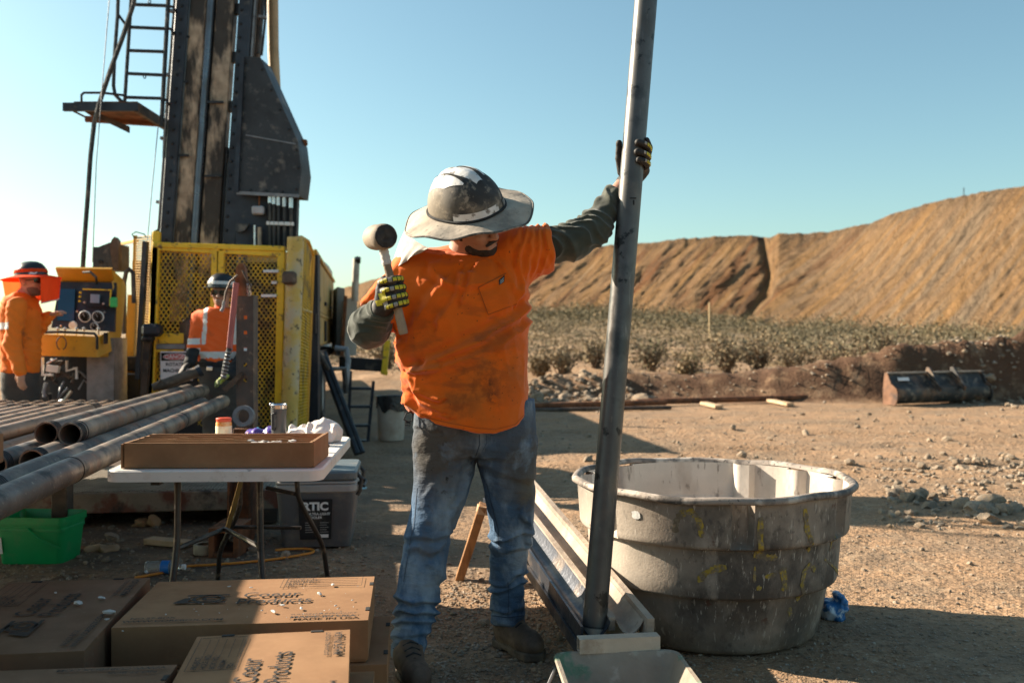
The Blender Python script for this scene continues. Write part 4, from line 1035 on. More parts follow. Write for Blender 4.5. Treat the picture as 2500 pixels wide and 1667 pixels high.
# dark machinery and a black sheet, added so the mesh has darkness behind it
tbox('rotary_table', -1.9, -1.0, 9.35, 9.9, 0.24, 0.95, MT['black_steel'], 0.05)
tbox('foot_clamp', -1.75, -1.15, 9.3, 9.85, 0.95, 1.45, MT['brown_steel'], 0.08)
tbox('dark_backing', -2.3, -0.66, 9.95, 10.0, 0.3, 2.0, MT['black_steel'], 0.0)

# hoses, cables and bolts that dress the mast and its guard
for k, (u, v, r_) in enumerate(((-0.42, 0.06, 0.014), (-0.44, 0.10, 0.010), (0.43, 0.05, 0.016), (0.455, 0.10, 0.012))):
    m = MB(); rr = np.random.RandomState(40 + k)
    m.tube([mp(u + rr.uniform(-.012, .012), v, h) for h in np.linspace(-0.5 if k < 2 else 1.9, 7.2, 16)], r_, 8); m.build('mast_hose', MT['rubber'], rig)
for hh in np.arange(0.4, 4.2, 0.62):
    for u in (-0.43, 0.44) if hh > 2 else (-0.43,):
        m = MB(); m.box(mp(u, 0.06, hh), (0.075, 0.05, 0.03), MM, 0.004); m.build('hose_clip', MT['grey_metal'], rig)
for (x, y) in [(586, 440), (588, 390), (590, 340), (592, 290), (594, 240), (597, 190), (600, 155), (640, 170), (662, 220), (684, 268), (706, 316), (724, 366), (728, 410), (724, 462), (690, 468), (650, 466), (612, 464)]:
    bolt(gd, at(x, y, DG), (0, -1, 0), 0.8)
m = MB(); m.bar(at(600, 330, DG - 0.006), at(722, 352, DG - 0.006), 0.012, 0.006, (0, 1, 0)); m.build('weld_seam', MT['grey_metal'], gd)
for (x0, y0, x1, y1) in ((425, 200, 458, 200), (428, 380, 460, 380), (505, 250, 545, 250), (500, 430, 540, 430), (432, 90, 462, 90)):
    m = MB(); m.bar(at(x0, y0, DM + 0.01), at(x1, y1, DM + 0.01), 0.02, 0.02, (0, 1, 0)); m.build('rail_joint', MT['black_steel'], rig)

# ================================================================== PIPE RACK, PIPES, TABLE
def rk(q, d, z): p = LX * q + AX * d; return Vector((p.x, p.y, z))
def d_of(y_world, q):              # distance along the axis for a given depth
    return (y_world - LX.y * q) / AX.y
rack = thing('pipe_rack', 'brown steel rack with holed upright carrying the drill pipes', 'rack', (-2.4, 6.1, 0))
zb = 0.668
for dd_ in (2.75, 5.9):
    m = MB(); m.bar(rk(-1.0, dd_, zb - 0.06), rk(-3.6, dd_, zb - 0.06), 0.10, 0.10, ch=0.006); m.build('crossbeam', MT['brown_steel'], rack)
    m = MB(); m.bar(rk(-1.62, dd_, zb + 0.012), rk(-3.6, dd_, zb + 0.012), 0.06, 0.035); m.build('spacer', MT['raw_wood'], rack)
    for q in (-3.5, -1.75) if dd_ > 5 else (-3.5, -1.9):
        m = MB(); m.bar(rk(q, dd_, 0), rk(q, dd_, zb - 0.11), 0.09, 0.09, ch=0.005); m.build('leg', MT['brown_steel'], rack)
        m = MB(); m.box(rk(q, dd_, 0.01), (0.22, 0.22, 0.02)); m.build('foot_plate', MT['rusty'], rack)
# upright with holes (a channel: web and two flanges)
DU = 6.1
ub = at(600, HZ + CH * F / DU, DU)
up_t = at(603, 721, DU)
m = MB()
zs = [0.0] + [at(0, y, DU).z for y in (948, 905, 868, 830, 792)] + [up_t.z]
holes = [at(600, y, DU).z for y in (775, 812, 852, 890, 928)]
W2, hw = 0.046, 0.011
def cx(z): return ub.x + (up_t.x - ub.x) * z / up_t.z
zed = [0.0]
for h in sorted(holes): zed += [h - hw, h + hw]
zed += [up_t.z]
yf = DU - 0.03
for k in range(len(zed) - 1):
    z0, z1 = zed[k], zed[k + 1]; x0 = cx((z0 + z1) / 2)
    if k % 2 == 0: m.box((x0, yf, (z0 + z1) / 2), (2 * W2, 0.008, z1 - z0))
    else:
        wd = W2 - hw
        m.box((x0 - W2 + wd / 2, yf, (z0 + z1) / 2), (wd, 0.008, z1 - z0)); m.box((x0 + W2 - wd / 2, yf, (z0 + z1) / 2), (wd, 0.008, z1 - z0))
m.box((cx(.7) - W2 - 0.004, DU + 0.02, up_t.z / 2), (0.008, 0.11, up_t.z)); m.box((cx(.7) + W2 + 0.004, DU + 0.02, up_t.z / 2), (0.008, 0.11, up_t.z))
MT['post'] = PM('dark_upright_steel', (0.075, 0.062, 0.055), 0.55, 0.3, 0.3, 8, [dict(c=(0.16, 0.09, 0.055), s=5, lo=0.52, hi=0.66, amt=0.7), dict(c=DUST, s=20, lo=0.6, hi=0.7, amt=0.5)])
upo = m.build('upright', MT['post'], rack, 0)
m = MB(); m.box((cx(.3), DU - 0.01, 0.34), (0.12, 0.14, 0.68), None, 0.004); m.build('sleeve', MT['rusty'], rack)
m = MB(); m.lathe([(0.04, -0.02), (0.065, -0.02), (0.068, 0.0), (0.065, 0.03), (0.04, 0.03)], 28, Matrix.Translation(at(596, 1016, 5.95)) @ Matrix.Rotation(R(82), 4, 'X'), True); m.build('guide_ring', MT['grey_metal'], rack)
m = MB(); m.bar(at(548, 952, 6.05), at(592, 912, 6.05), 0.03, 0.03); m.build('gusset', MT['brown_steel'], rack)

# ---- casing pipes and drill rods, each its own thing
def pmat(name, c1, seed):
    return PM(name, c1, 0.5, 0.25, 0.3, 5, [dict(c=(0.37, 0.295, 0.22), s=2.6 + seed * .3, lo=0.46, hi=0.62, amt=0.75, st=(1.4, 1.4, 1.4)), dict(c=(0.34, 0.13, 0.055), s=3.5, lo=0.55, hi=0.64, amt=0.6),
            dict(c=(0.02, 0.02, 0.021), s=6 + seed, lo=0.56, hi=0.64, amt=0.85), dict(c=(0.45, 0.38, 0.3), s=60, lo=0.62, hi=0.68, amt=0.6)], bump=0.3, bs=60, bdist=0.004)
PMAT = [pmat('casing_steel_%d' % k, c, k) for k, c in enumerate([(0.15, 0.128, 0.112), (0.19, 0.15, 0.122), (0.125, 0.11, 0.098)])]
MT['pipe_in'] = PM('pipe_inside', (0.015, 0.014, 0.013), 0.9, 0, 0.2, 6)
def casing(q, d0, d1, z, r, label, mi=0, joints=()):
    a, b = rk(q, d_of(d0, q), z), rk(q, d_of(d1, q), z)
    t = thing('casing_pipe', label, 'pipe', a, 'casing pipes on the rack')
    m = MB(); m.pipe(a, b, r, r * 0.88, 32); m.build('barrel', PMAT[mi], t)
    u = (b - a).normalized()
    m = MB(); 
    for k in range(4): m.pipe(a + u * (0.012 + k * 0.018), a + u * (0.020 + k * 0.018), r + 0.0022, r - 0.002, 32)
    m.build('thread', MT['black_steel'], t)
    for j in joints:
        m = MB(); p = a + u * j; m.pipe(p, p + u * 0.008, r + 0.0025, r - 0.002, 32); m.build('joint_ring', MT['black_steel'], t)
    return t
RC = 0.052; ZL = 0.672 + RC
casing(-1.173, 2.8, 7.9, ZL, RC, 'nearest dark casing pipe crossing the lower left corner to the upright', 0, (1.05, 3.3))
casing(-1.295, 3.3, 7.6, ZL, RC, 'casing pipe half hidden behind the nearest one', 2)
casing(-1.417, 4.1, 7.7, ZL, RC, 'casing pipe under the right open pipe', 1)
casing(-1.539, 4.0, 7.6, ZL, RC, 'casing pipe under the left open pipe', 2)
casing(-1.356, 4.43, 8.0, ZL + 0.084, RC, 'upper casing pipe with open threaded end, right of the two', 1, (0.10,))
casing(-1.478, 4.47, 8.0, ZL + 0.084, RC, 'upper casing pipe with open threaded end, left of the two', 0)
# thin rods side by side
ORD = ['first', 'second', 'third', 'fourth', 'fifth', 'sixth', 'seventh', 'eighth', 'ninth', 'tenth', 'eleventh', 'twelfth', 'thirteenth', 'fourteenth', 'fifteenth', 'sixteenth', 'seventeenth', 'eighteenth', 'nineteenth']
MT['rod'] = PM('drill_rod_steel', (0.32, 0.22, 0.155), 0.45, 0.2, 0.25, 4, [dict(c=(0.30, 0.21, 0.14), s=2.2, lo=0.46, hi=0.6, amt=0.7), dict(c=(0.03, 0.026, 0.024), s=7, lo=0.56, hi=0.66, amt=0.8), dict(c=(0.28, 0.12, 0.06), s=5, lo=0.6, hi=0.7, amt=0.6)], rand=0.2, bump=0.2)
r = 0.037; L = 3.05
m = MB(); m.pipe((0, 0, 0), (0, L, 0), r, r * 0.8, 18); rb_me = m.mesh(); rb_me.materials.append(MT['rod'])
m = MB(); m.pipe((0, L - 0.16, 0), (0, L - 0.05, 0), r + 0.004, r - 0.001, 18); rj_me = m.mesh(); rj_me.materials.append(MT['brown_steel'])
rr = np.random.RandomState(5)
yaw = math.atan2(AX.y, AX.x) - math.pi / 2
for k in range(19):
    q = -1.66 - k * 0.098; y0 = 4.30 + rr.uniform(-0.1, 0.1)
    p = rk(q, d_of(y0, q), zb + 0.032 + r)
    lab = 'slim rusty drill rod lying right next to the casing pipes' if k == 0 else 'slim rusty drill rod of the lower row, %s from the casing pipes' % ORD[k]
    o = thing('drill_rod', lab, 'drill rod', p, 'slim drill rods laid side by side'); o.rotation_euler = (0, 0, yaw)
    for nm, me in (('barrel', rb_me), ('joint', rj_me)):
        c = bpy.data.objects.new(nm, me); COL.objects.link(c); c.parent = o
# upper short row of rods, nearer ends staggered
for k in range(8):
    q = -1.71 - k * 0.098; y0 = 3.10 + rr.uniform(-0.15, 0.15)
    p = rk(q, d_of(y0, q), zb + 0.032 + r + 0.064)
    o = thing('drill_rod', 'slim rusty drill rod of the upper row, %s from the casing pipes' % ORD[k], 'drill rod', p, 'upper slim drill rods'); o.rotation_euler = (0, 0, yaw)
    for nm, me in (('barrel', rb_me), ('joint', rj_me)):
        c = bpy.data.objects.new(nm, me); COL.objects.link(c); c.parent = o
# rusty hand tool lying on the pipes by the worker
t = thing('overshot_tool', 'dark taped overshot tool lying across the pipes by the worker', 'tool', at(395, 940, 7.6))
m = MB(); m.tube([at(372, 946, 7.55), at(400, 938, 7.58), at(484, 907, 7.65)], [0.03, 0.042, 0.042], 12); m.build('barrel', MT['brown_steel'], t)
m = MB(); m.tube([at(482, 908, 7.65), at(492, 903, 7.66)], 0.048, 14); m.build('cap', MT['blue_steel'], t)
m = MB(); m.tube([at(378, 944, 7.54), at(392, 928, 7.54), at(402, 936, 7.56)], 0.012, 7); m.build('bail', MT['brown_steel'], t)
# hoist bail hanging over the upright
t = thing('hoist_bail', 'rusty hoist bail with red bar and spring hung on the upright', 'hoist', at(587, 740, 5.9))
m = MB(); m.prism([at(x, y, 5.93) for x, y in [(573, 680), (577, 652), (584, 643), (592, 643), (598, 655), (601, 690), (600, 722), (576, 722)]], (0, 0.05, 0)); m.build('bail_plate', MT['rusty'], t)
m = MB(); m.bar(at(577, 690, 5.9), at(560, 850, 5.9), 0.032, 0.03, (0, 1, 0), 0.004); m.build('red_bar', PM('faded_red', (0.42, 0.12, 0.11), 0.6, 0, 0.2, 5), t)
m = MB(); m.tube([at(560, 850, 5.9), at(550, 890, 5.9), at(545, 925, 5.9)], 0.016, 8); m.build('cable', MT['rubber'], t)
m = MB(); cs = [(at(560, 852, 5.9).lerp(at(545, 925, 5.9), k / 60.0) + Vector((math.cos(k * 0.9) * 0.016, math.sin(k * 0.9) * 0.016, 0))) for k in range(61)]; m.tube(cs, 0.006, 5); m.build('spring', MT['grey_metal'], t)
m = MB(); m.tube([at(580, 672, 5.9), at(562, 688, 5.88), at(551, 715, 5.88), at(547, 745, 5.88)], 0.007, 7); m.build('wire_loop', MT['brown_steel'], t)
m = MB(); m.tube([at(548, 735, 5.88), at(545, 752, 5.88), at(540, 760, 5.88)], 0.011, 8); m.build('ferrule', MT['grey_metal'], t)
m = MB(); m.tube([at(592, 660, 5.9), at(603, 682, 5.9), at(613, 700, 5.92), at(612, 716, 5.95)], 0.007, 7); m.build('wire_loop', MT['brown_steel'], t)
m = MB(); m.tube([at(608, 694, 5.92), at(608, 720, 5.95)], 0.016, 8); m.build('ferrule', MT['bright_metal'], t)

# ---- folding table
TZ = 0.74
F0, F1 = atz(258, 1146, TZ), atz(784, 1149, TZ)
tx = Vector((1, 0.035, 0)).normalized(); ty = Vector((-0.075, 1, 0)).normalized()
tw, tl = 0.84, 1.25
tc = Vector(((F0.x + F1.x) / 2, (F0.y + F1.y) / 2, 0)) + ty * (tl / 2)
def tb(u, v, z): p = tc + tx * u + ty * v; return Vector((p.x, p.y, z))
table = thing('folding_table', 'white plastic folding table with dark bent tube legs', 'table', (tc.x, tc.y, 0))
MT['table_white'] = PM('dirty_white_plastic', (0.66, 0.63, 0.58), 0.5, 0, 0.1, 4, [dict(c=(0.35, 0.27, 0.19), s=9, lo=0.56, hi=0.74, amt=0.6), dict(c=(0.08, 0.07, 0.06), s=26, lo=0.64, hi=0.7, amt=0.6)], bump=0.3, bs=80, bdist=0.002)
def rrect(w_, l_, rad, n=6):
    pts = []
    for cxs, cys, a0 in ((1, 1, 0), (-1, 1, 90), (-1, -1, 180), (1, -1, 270)):
        for k in range(n + 1):
            a = R(a0 + 90 * k / n); pts.append((cxs * (w_ / 2 - rad) + rad * math.cos(a), cys * (l_ / 2 - rad) + rad * math.sin(a)))
    return pts
m = MB(); prof = [(0.0, TZ - 0.045, 0.012), (0.0, TZ - 0.045, 0.0), (0, TZ - 0.006, 0.0), (0, TZ, 0.006)]
rings = []
for (_, z, ins) in prof:
    rings.append([tb(x, y, z) for x, y in rrect(tw - 2 * ins, tl - 2 * ins, 0.06 - ins)])
n = len(rings[0]); vs_ = sum(rings, []); fs_ = []
for i in range(3):
    for k in range(n): fs_.append((i * n + k, i * n + (k + 1) % n, (i + 1) * n + (k + 1) % n, (i + 1) * n + k))
fs_.append(list(range(n))); fs_.append([3 * n + k for k in range(n)])
m.add(vs_, fs_); m.build('table_top', MT['table_white'], table)
MT['leg_tube'] = PM('dark_tube_enamel', (0.045, 0.04, 0.038), 0.4, 0.4, 0.3, 8, [dict(c=DUST, s=14, lo=0.58, hi=0.72, amt=0.5)])
def leg(pts, rr_=0.0125):
    # smooth bent tube
    P = [Vector(p) for p in pts]; out = [P[0]]
    for i in range(1, len(P) - 1):
        for t_ in (0.25, 0.5, 0.75): 
            a_, b_ = P[i].lerp(P[i - 1], 0.35), P[i].lerp(P[i + 1], 0.35)
            out.append((a_.lerp(P[i], t_)).lerp(P[i].lerp(b_, t_), t_))
    out.append(P[-1]); m = MB(); m.tube(out, rr_, 10); return m.build('leg', MT['leg_tube'], table)
gz0 = 0.006
# front pair and rear pair of legs: straight down, then kicked out
zt_ = TZ - 0.04
leg([at(434, 1165, 3.95), at(434, 1330, 3.95), Vector((at(420, 1400, 3.95).x, 3.85, gz0))], 0.014)
leg([at(634, 1165, 3.95), at(636, 1360, 3.95), Vector((at(672, 1430, 3.95).x, 3.85, gz0))], 0.014)
leg([at(724, 1160, 4.70), at(726, 1215, 4.70), at(790, 1330, 4.86), Vector((at(800, 1395, 4.98).x, 4.98, gz0))], 0.0125)
leg([at(585, 1160, 4.70), at(588, 1240, 4.70), at(535, 1345, 4.86), Vector((at(532, 1395, 4.98).x, 4.98, gz0))], 0.0125)
for a_, b_, r_ in (((434, 1338, 3.95), (548, 1290, 4.4), 0.011), ((548, 1290, 4.4), (640, 1338, 3.95), 0.011), ((560, 1286, 4.80), (735, 1288, 4.80), 0.010), ((650, 1190, 4.7), (724, 1206, 4.7), 0.010)):
    m = MB(); m.tube([at(*a_), at(*b_)], r_, 8); m.build('brace', MT['leg_tube'], table)
m = MB(); m.bar(at(590, 1168, 4.3), at(555, 1290, 4.4), 0.022, 0.006); m.build('folding_stay', PM('brassy_steel', (0.35, 0.25, 0.1), 0.4, 0.6), table)
m = MB(); m.box(at(384, 1173, 3.95), (0.035, 0.05, 0.03)); m.build('leg_bracket', MT['black_steel'], table)

# ---- open core box on the table
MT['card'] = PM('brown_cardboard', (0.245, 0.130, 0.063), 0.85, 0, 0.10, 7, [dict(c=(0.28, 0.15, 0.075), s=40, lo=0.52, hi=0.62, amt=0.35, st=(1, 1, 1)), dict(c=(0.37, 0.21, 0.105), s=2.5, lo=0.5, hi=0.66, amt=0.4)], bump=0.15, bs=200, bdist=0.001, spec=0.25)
MT['card_dark'] = PM('shaded_dusty_cardboard', (0.165, 0.092, 0.052), 0.88, 0, 0.14, 7, [dict(c=(0.30, 0.22, 0.15), s=30, lo=0.60, hi=0.74, amt=0.35), dict(c=(0.20, 0.11, 0.06), s=4, lo=0.5, hi=0.66, amt=0.4)], bump=0.15, bs=200, bdist=0.001, spec=0.25)  # darker copy of the cardboard: shade of the left boxes put into the colour
cb0 = tb(0.015, -tl / 2 + 0.045, TZ + 0.003); bx, by, bz = 0.735, 0.36, 0.098
cbx = thing('core_box', 'open cardboard core tray with rows of core on the folding table', 'box', cb0)
def cbp(u, v, z): return cb0 + tx * u + ty * v + Vector((0, 0, z))
yw = math.atan2(tx.y, tx.x)
def cbb(name, u0, u1, v0, v1, z0, z1, mat, par=cbx, ch=0.0):
    m = MB(); m.box(cbp((u0 + u1) / 2, (v0 + v1) / 2, (z0 + z1) / 2), (u1 - u0, v1 - v0, z1 - z0), yw, ch); return m.build(name, mat, par)
hx = bx / 2
cbb('tray_floor', -hx, hx, 0, by, 0.0, 0.005, MT['card']); cbb('tray_wall', -hx, hx, 0, 0.007, 0.005, bz, MT['card']); cbb('tray_wall', -hx, hx, by - 0.007, by, 0.005, bz, MT['card'])
cbb('tray_wall', -hx, -hx + 0.012, 0.008, by - 0.008, 0.005, bz, MT['card']); cbb('tray_wall', hx - 0.012, hx, 0.008, by - 0.008, 0.005, bz, MT['card'])
cbb('end_flap', hx + 0.001, hx + 0.008, 0.004, by + 0.01, 0.0, bz + 0.004, MT['card']); cbb('end_flap', -hx - 0.006, -hx - 0.001, -0.003, by, 0.0, bz - 0.004, MT['card'])
MT['core'] = PM('grey_core', (0.40, 0.385, 0.365), 0.7, 0, 0.25, 14, [dict(c=(0.7, 0.68, 0.65), s=10, lo=0.55, hi=0.68, amt=0.8), dict(c=(0.2, 0.18, 0.17), s=25, lo=0.58, hi=0.66, amt=0.5)], bump=0.3)
rr = np.random.RandomState(9)
for k in range(5):
    v0 = 0.010 + k * 0.069
    if k: cbb('divider', -hx + 0.012, hx - 0.012, v0 - 0.004, v0 - 0.001, 0.005, bz + 0.001 + 0.001 * k, MT['card'])
    if k:
        for u in (-0.24 + 0.03 * k, 0.0 + .02 * k, 0.22 + .015 * k):
            m = MB(); m.prism([cbp(u + a, v0 - 0.0045, bz + 0.0 + b) for a, b in ((-0.03, -0.012), (-0.022, 0.004), (-0.012, 0.007), (0.012, 0.006), (0.022, 0.004), (0.03, -0.012))], ty * 0.004); m.build('divider_tab', MT['card'], cbx)
    u = -hx + 0.02
    while u < hx - 0.06:
        ln = rr.uniform(0.05, 0.2); ln = min(ln, hx - 0.02 - u); m = MB()
        if ln < 0.03: break
        c0 = cbp(u + 0.003, v0 + 0.032, 0.005 + 0.036 + (0.012 if k < 2 else 0)); c1 = cbp(u + ln - 0.003, v0 + 0.032 + rr.uniform(-.003, .003), 0.041 + (0.012 if k < 2 else 0))
        m.tube([c0, c1], [0.0305 + (0.004 if k < 2 else 0)] * 2, 14); m.build('core_piece', MT['core'], cbx); u += ln
# broken chips on top at the right end
for k in range(26):
    u, v = rr.uniform(0.10, 0.34), rr.uniform(0.02, 0.09); s = rr.uniform(0.006, 0.016)
    v_, f_ = rock_mesh(200 + k, 1, 0.5); M3 = np.diag([s * 1.4, s, s * 0.7]); c = cbp(u, v, 0.094 + rr.uniform(-0.006, 0.006))
    obj('core_chip', mesh_from(v_ @ M3 + np.array(c), f_.tolist(), 25, False), MT['core'], cbx)
# ---- jar, mug, rag, packet on the table
def lathe_obj(name, prof, c, mat, par=None, n=28, tilt=None):
    m = MB(); M4 = Matrix.Translation(Vector(c)) @ (tilt or Matrix.Identity(4)); m.lathe(prof, n, M4); return m.build(name, mat, par)
jc = tb(-0.17, 0.33, TZ + 0.001); 
jar = thing('salsa_jar', 'small glass jar of orange dip with printed label behind the core tray', 'jar', jc)
lathe_obj('glass', [(0, 0), (0.034, 0.0), (0.038, 0.006), (0.038, 0.095), (0.034, 0.105), (0, 0.105)], jc, PM('orange_dip', (0.62, 0.22, 0.03), 0.2, 0, 0.2, 20, [dict(c=(0.7, 0.5, 0.3), s=14, lo=0.5, hi=0.6, amt=0.6)], bump=0), jar)
lathe_obj('lid', [(0.0, 0.104), (0.036, 0.104), (0.037, 0.119), (0.034, 0.122), (0, 0.122)], jc, PM('red_lid', (0.55, 0.06, 0.02), 0.4, bump=0), jar)
lb = lathe_obj('label', [(0.0383, 0.02), (0.0386, 0.021), (0.0386, 0.082), (0.0383, 0.083)], jc, PM('cream_label', (0.70, 0.60, 0.42), 0.6, 0, 0.1, 30, [dict(c=(0.7, 0.2, 0.04), s=25, lo=0.54, hi=0.6, amt=0.8, at=(jc.x, jc.y, jc.z + .075), rad=0.05)], bump=0), jar)
text_part('TOSTITOS', 0.0165, jc + Vector((0, -0.0405, 0.028)), (1, 0, 0), (0, 0, 1), MT['black_print'], lb, align='CENTER', bold=0.0006, spacing=0.9)
mc = tb(0.10, 0.30, TZ + 0.001)
mug = thing('insulated_mug', 'grey insulated travel mug with steel rim and square handle', 'mug', mc)
lathe_obj('body', [(0, 0), (0.030, 0), (0.033, 0.01), (0.038, 0.165), (0.038, 0.17), (0, 0.17)], mc, PM('grey_mug', (0.07, 0.072, 0.075), 0.4, 0.3, 0.1, 9), mug)
lathe_obj('rim', [(0.0, 0.169), (0.039, 0.169), (0.0395, 0.186), (0.036, 0.19), (0.033, 0.186), (0, 0.185)], mc, MT['chrome'], mug)
m = MB(); m.tube([mc + Vector(p) for p in [(-0.012, -0.034, 0.145), (-0.012, -0.062, 0.143), (-0.012, -0.064, 0.075), (-0.012, -0.034, 0.07)]], 0.007, 8); m.build('handle', MT['black_steel'], mug)
m = MB(); m.box(mc + Vector((-0.035, 0, 0.19)), (0.02, 0.015, 0.012), None, 0.003); m.build('lid_tab', MT['chrome'], mug)
# crumpled white rag
def cloth_lump(name, c, rx, ry, rz, mat, seed, label, cat, res=0.008, amp=0.02):
    C = np.array(c)
    def fn(P):
        d = smin(ell(P, C + [-rx * .45, 0, rz * .35], (rx * .55, ry * .9, rz * .6)), ell(P, C + [rx * .4, 0, rz * .5], (rx * .62, ry, rz * .9)), 0.03)
        w = 0.010 * np.sin(P[..., 0] * 60 + 40 * P[..., 2] + 3 * vnoise(P, 14, seed)) + amp * fbm(P, 22, 3, seed)
        return smax(d + w * 0.9, C[2] - P[..., 2] + 0.0, 0.004)
    o = sdf_obj(name, fn, C - [rx * 1.3, ry * 1.4, 0.02], C + [rx * 1.3, ry * 1.4, rz * 2], res, mat, None, None, 1)
    return tag(o, label, cat)
cloth_lump('rag', list(tb(0.255, 0.36, TZ + 0.002)), 0.14, 0.07, 0.075, PM('white_rag', (0.72, 0.66, 0.61), 0.95, 0, 0.1, 12, [dict(c=(0.5, 0.25, 0.1), s=14, lo=0.62, hi=0.72, amt=0.5)], bump=0.4, bs=90, bdist=0.003), 31, 'crumpled white rag beside the mug on the table', 'rag', 0.006)
cloth_lump('snack_packet', list(tb(0.0, 0.40, TZ + 0.002)), 0.10, 0.06, 0.05, PM('purple_packet', (0.10, 0.06, 0.30), 0.25, 0, 0.3, 10, [dict(c=(0.05, 0.35, 0.45), s=9, lo=0.56, hi=0.6, amt=1), dict(c=(0.6, 0.15, 0.06), s=11, lo=0.6, hi=0.64, amt=1), dict(c=(0.7, 0.7, 0.75), s=16, lo=0.6, hi=0.66, amt=0.8)], bump=0.5, bs=30, bdist=0.004), 41, 'shiny purple snack packet behind the core tray', 'packet', 0.006, 0.012)
m = MB(); m.tube([at(776, 1062, 4.3), at(786, 1056, 4.3), at(797, 1050, 4.3), at(803, 1055, 4.3)], [0.010, 0.014, 0.014, 0.01], 10); hm_ = m.build('hammer_head', MT['brown_steel']); 
hm_.location.z -= min(v.z for v in m.v) - TZ - 0.001; tag(hm_, 'small dark hammer head at the far right corner of the table', 'hammer')

# ---- cooler
cc = Vector(((at(762, 1335, 5.72)).x, 5.95, 0)); cyaw = R(6)
CR = Matrix.Rotation(cyaw, 3, 'Z')
def cw(u, v, z): return cc + CR @ Vector((u, v, 0)) + Vector((0, 0, z))
cool = thing('cooler', 'grey hard cooler with dark lid standing under the table', 'cooler', cc)
MT['cool_body'] = PM('cooler_grey', (0.085, 0.085, 0.09), 0.5, 0, 0.1, 5, [dict(c=DUST, s=6, lo=0.5, hi=0.75, amt=0.4)])
MT['cool_light'] = PM('cooler_light_grey', (0.30, 0.29, 0.28), 0.5, 0, 0.1, 5, [dict(c=DUST, s=6, lo=0.5, hi=0.75, amt=0.4)])
MT['cool_lid'] = PM('cooler_lid', (0.10, 0.12, 0.13), 0.45, 0, 0.1, 5, [dict(c=DUST, s=9, lo=0.5, hi=0.75, amt=0.35)])
m = MB()
lo_, hi_ = rrect(0.40, 0.50, 0.04), rrect(0.46, 0.56, 0.045); n = len(lo_)
m.add([cw(x, y, 0.012) for x, y in lo_] + [cw(x, y, 0.335) for x, y in hi_], [list(range(n)), [n + k for k in range(n)]] + [(k, (k + 1) % n, n + (k + 1) % n, n + k) for k in range(n)]); m.build('body', MT['cool_body'], cool)
def band(name, z0, z1, w_, l_, rad, mat, ins=0.008):
    m = MB(); rg = []
    for z, i in ((z0, ins), (z0 + ins, 0), (z1 - ins, 0), (z1, ins)): rg.append([cw(x, y, z) for x, y in rrect(w_ - 2 * i, l_ - 2 * i, rad)])
    vv = sum(rg, []); ff = [list(range(n)), [3 * n + k for k in range(n)]]
    for i in range(3):
        for k in range(n): ff.append((i * n + k, i * n + (k + 1) % n, (i + 1) * n + (k + 1) % n, (i + 1) * n + k))
    m.add(vv, ff); return m.build(name, mat, cool)
band('collar', 0.335, 0.385, 0.475, 0.575, 0.045, MT['cool_light']); band('collar', 0.388, 0.402, 0.475, 0.575, 0.045, MT['cool_light'], 0.003)
band('lid', 0.404, 0.462, 0.48, 0.58, 0.05, MT['cool_lid'], 0.012)
m = MB(); fl = lambda u, z: cw(u, -0.250 - 0.030 * (z / 0.335) - 0.003, z)
m.prism([fl(-0.09, 0.06), fl(0.09, 0.06), fl(0.10, 0.30), fl(-0.10, 0.30)], CR @ Vector((0, -0.006, 0))); fp_ = m.build('front_panel', MT['black_steel'], cool)
fo = CR @ Vector((0, -0.008, 0))
xd = CR @ Vector((1, 0, 0)); yd = (fl(0, 0.3) - fl(0, 0.06)).normalized()
text_part('RTIC', 0.066, fl(-0.075, 0.235) + fo, xd, yd, MT['white_print'], fp_, bold=0.003, sx=1.05)
text_part('ULTRA-LIGHT', 0.021, fl(-0.045, 0.205) + fo, xd, yd, MT['white_print'], fp_, bold=0.0005)
text_part('COOLER', 0.021, fl(-0.045, 0.184) + fo, xd, yd, MT['white_print'], fp_, bold=0.0005)
m = MB()
for k in range(5):
    for u in (-0.06, 0.025): m.prism([fl(u, 0.158 - k * 0.014) + fo, fl(u + 0.05 - 0.01 * (k % 2), 0.158 - k * 0.014) + fo, fl(u + 0.05 - 0.01 * (k % 2), 0.162 - k * 0.014) + fo, fl(u, 0.162 - k * 0.014) + fo], CR @ Vector((0, -0.0005, 0)))
m.build('small_print', MT['cool_light'], fp_)
m = MB(); m.prism([fl(0.025, 0.07) + fo, fl(0.075, 0.07) + fo, fl(0.075, 0.09) + fo, fl(0.025, 0.09) + fo], CR @ Vector((0, -0.001, 0))); m.build('size_tag', MT['white_print'], fp_)
for v in (-0.16, 0.16):
    m = MB(); m.tube([cw(0.235, v, 0.43), cw(0.262, v, 0.40), cw(0.255, v, 0.33), cw(0.238, v, 0.30)], 0.012, 8); m.build('latch', MT['rubber'], cool)
m = MB(); m.tube([cw(0.24, -0.12, 0.37), cw(0.275, -0.10, 0.345), cw(0.28, 0.10, 0.345), cw(0.24, 0.12, 0.37)], 0.010, 8); m.build('handle', MT['rubber'], cool)
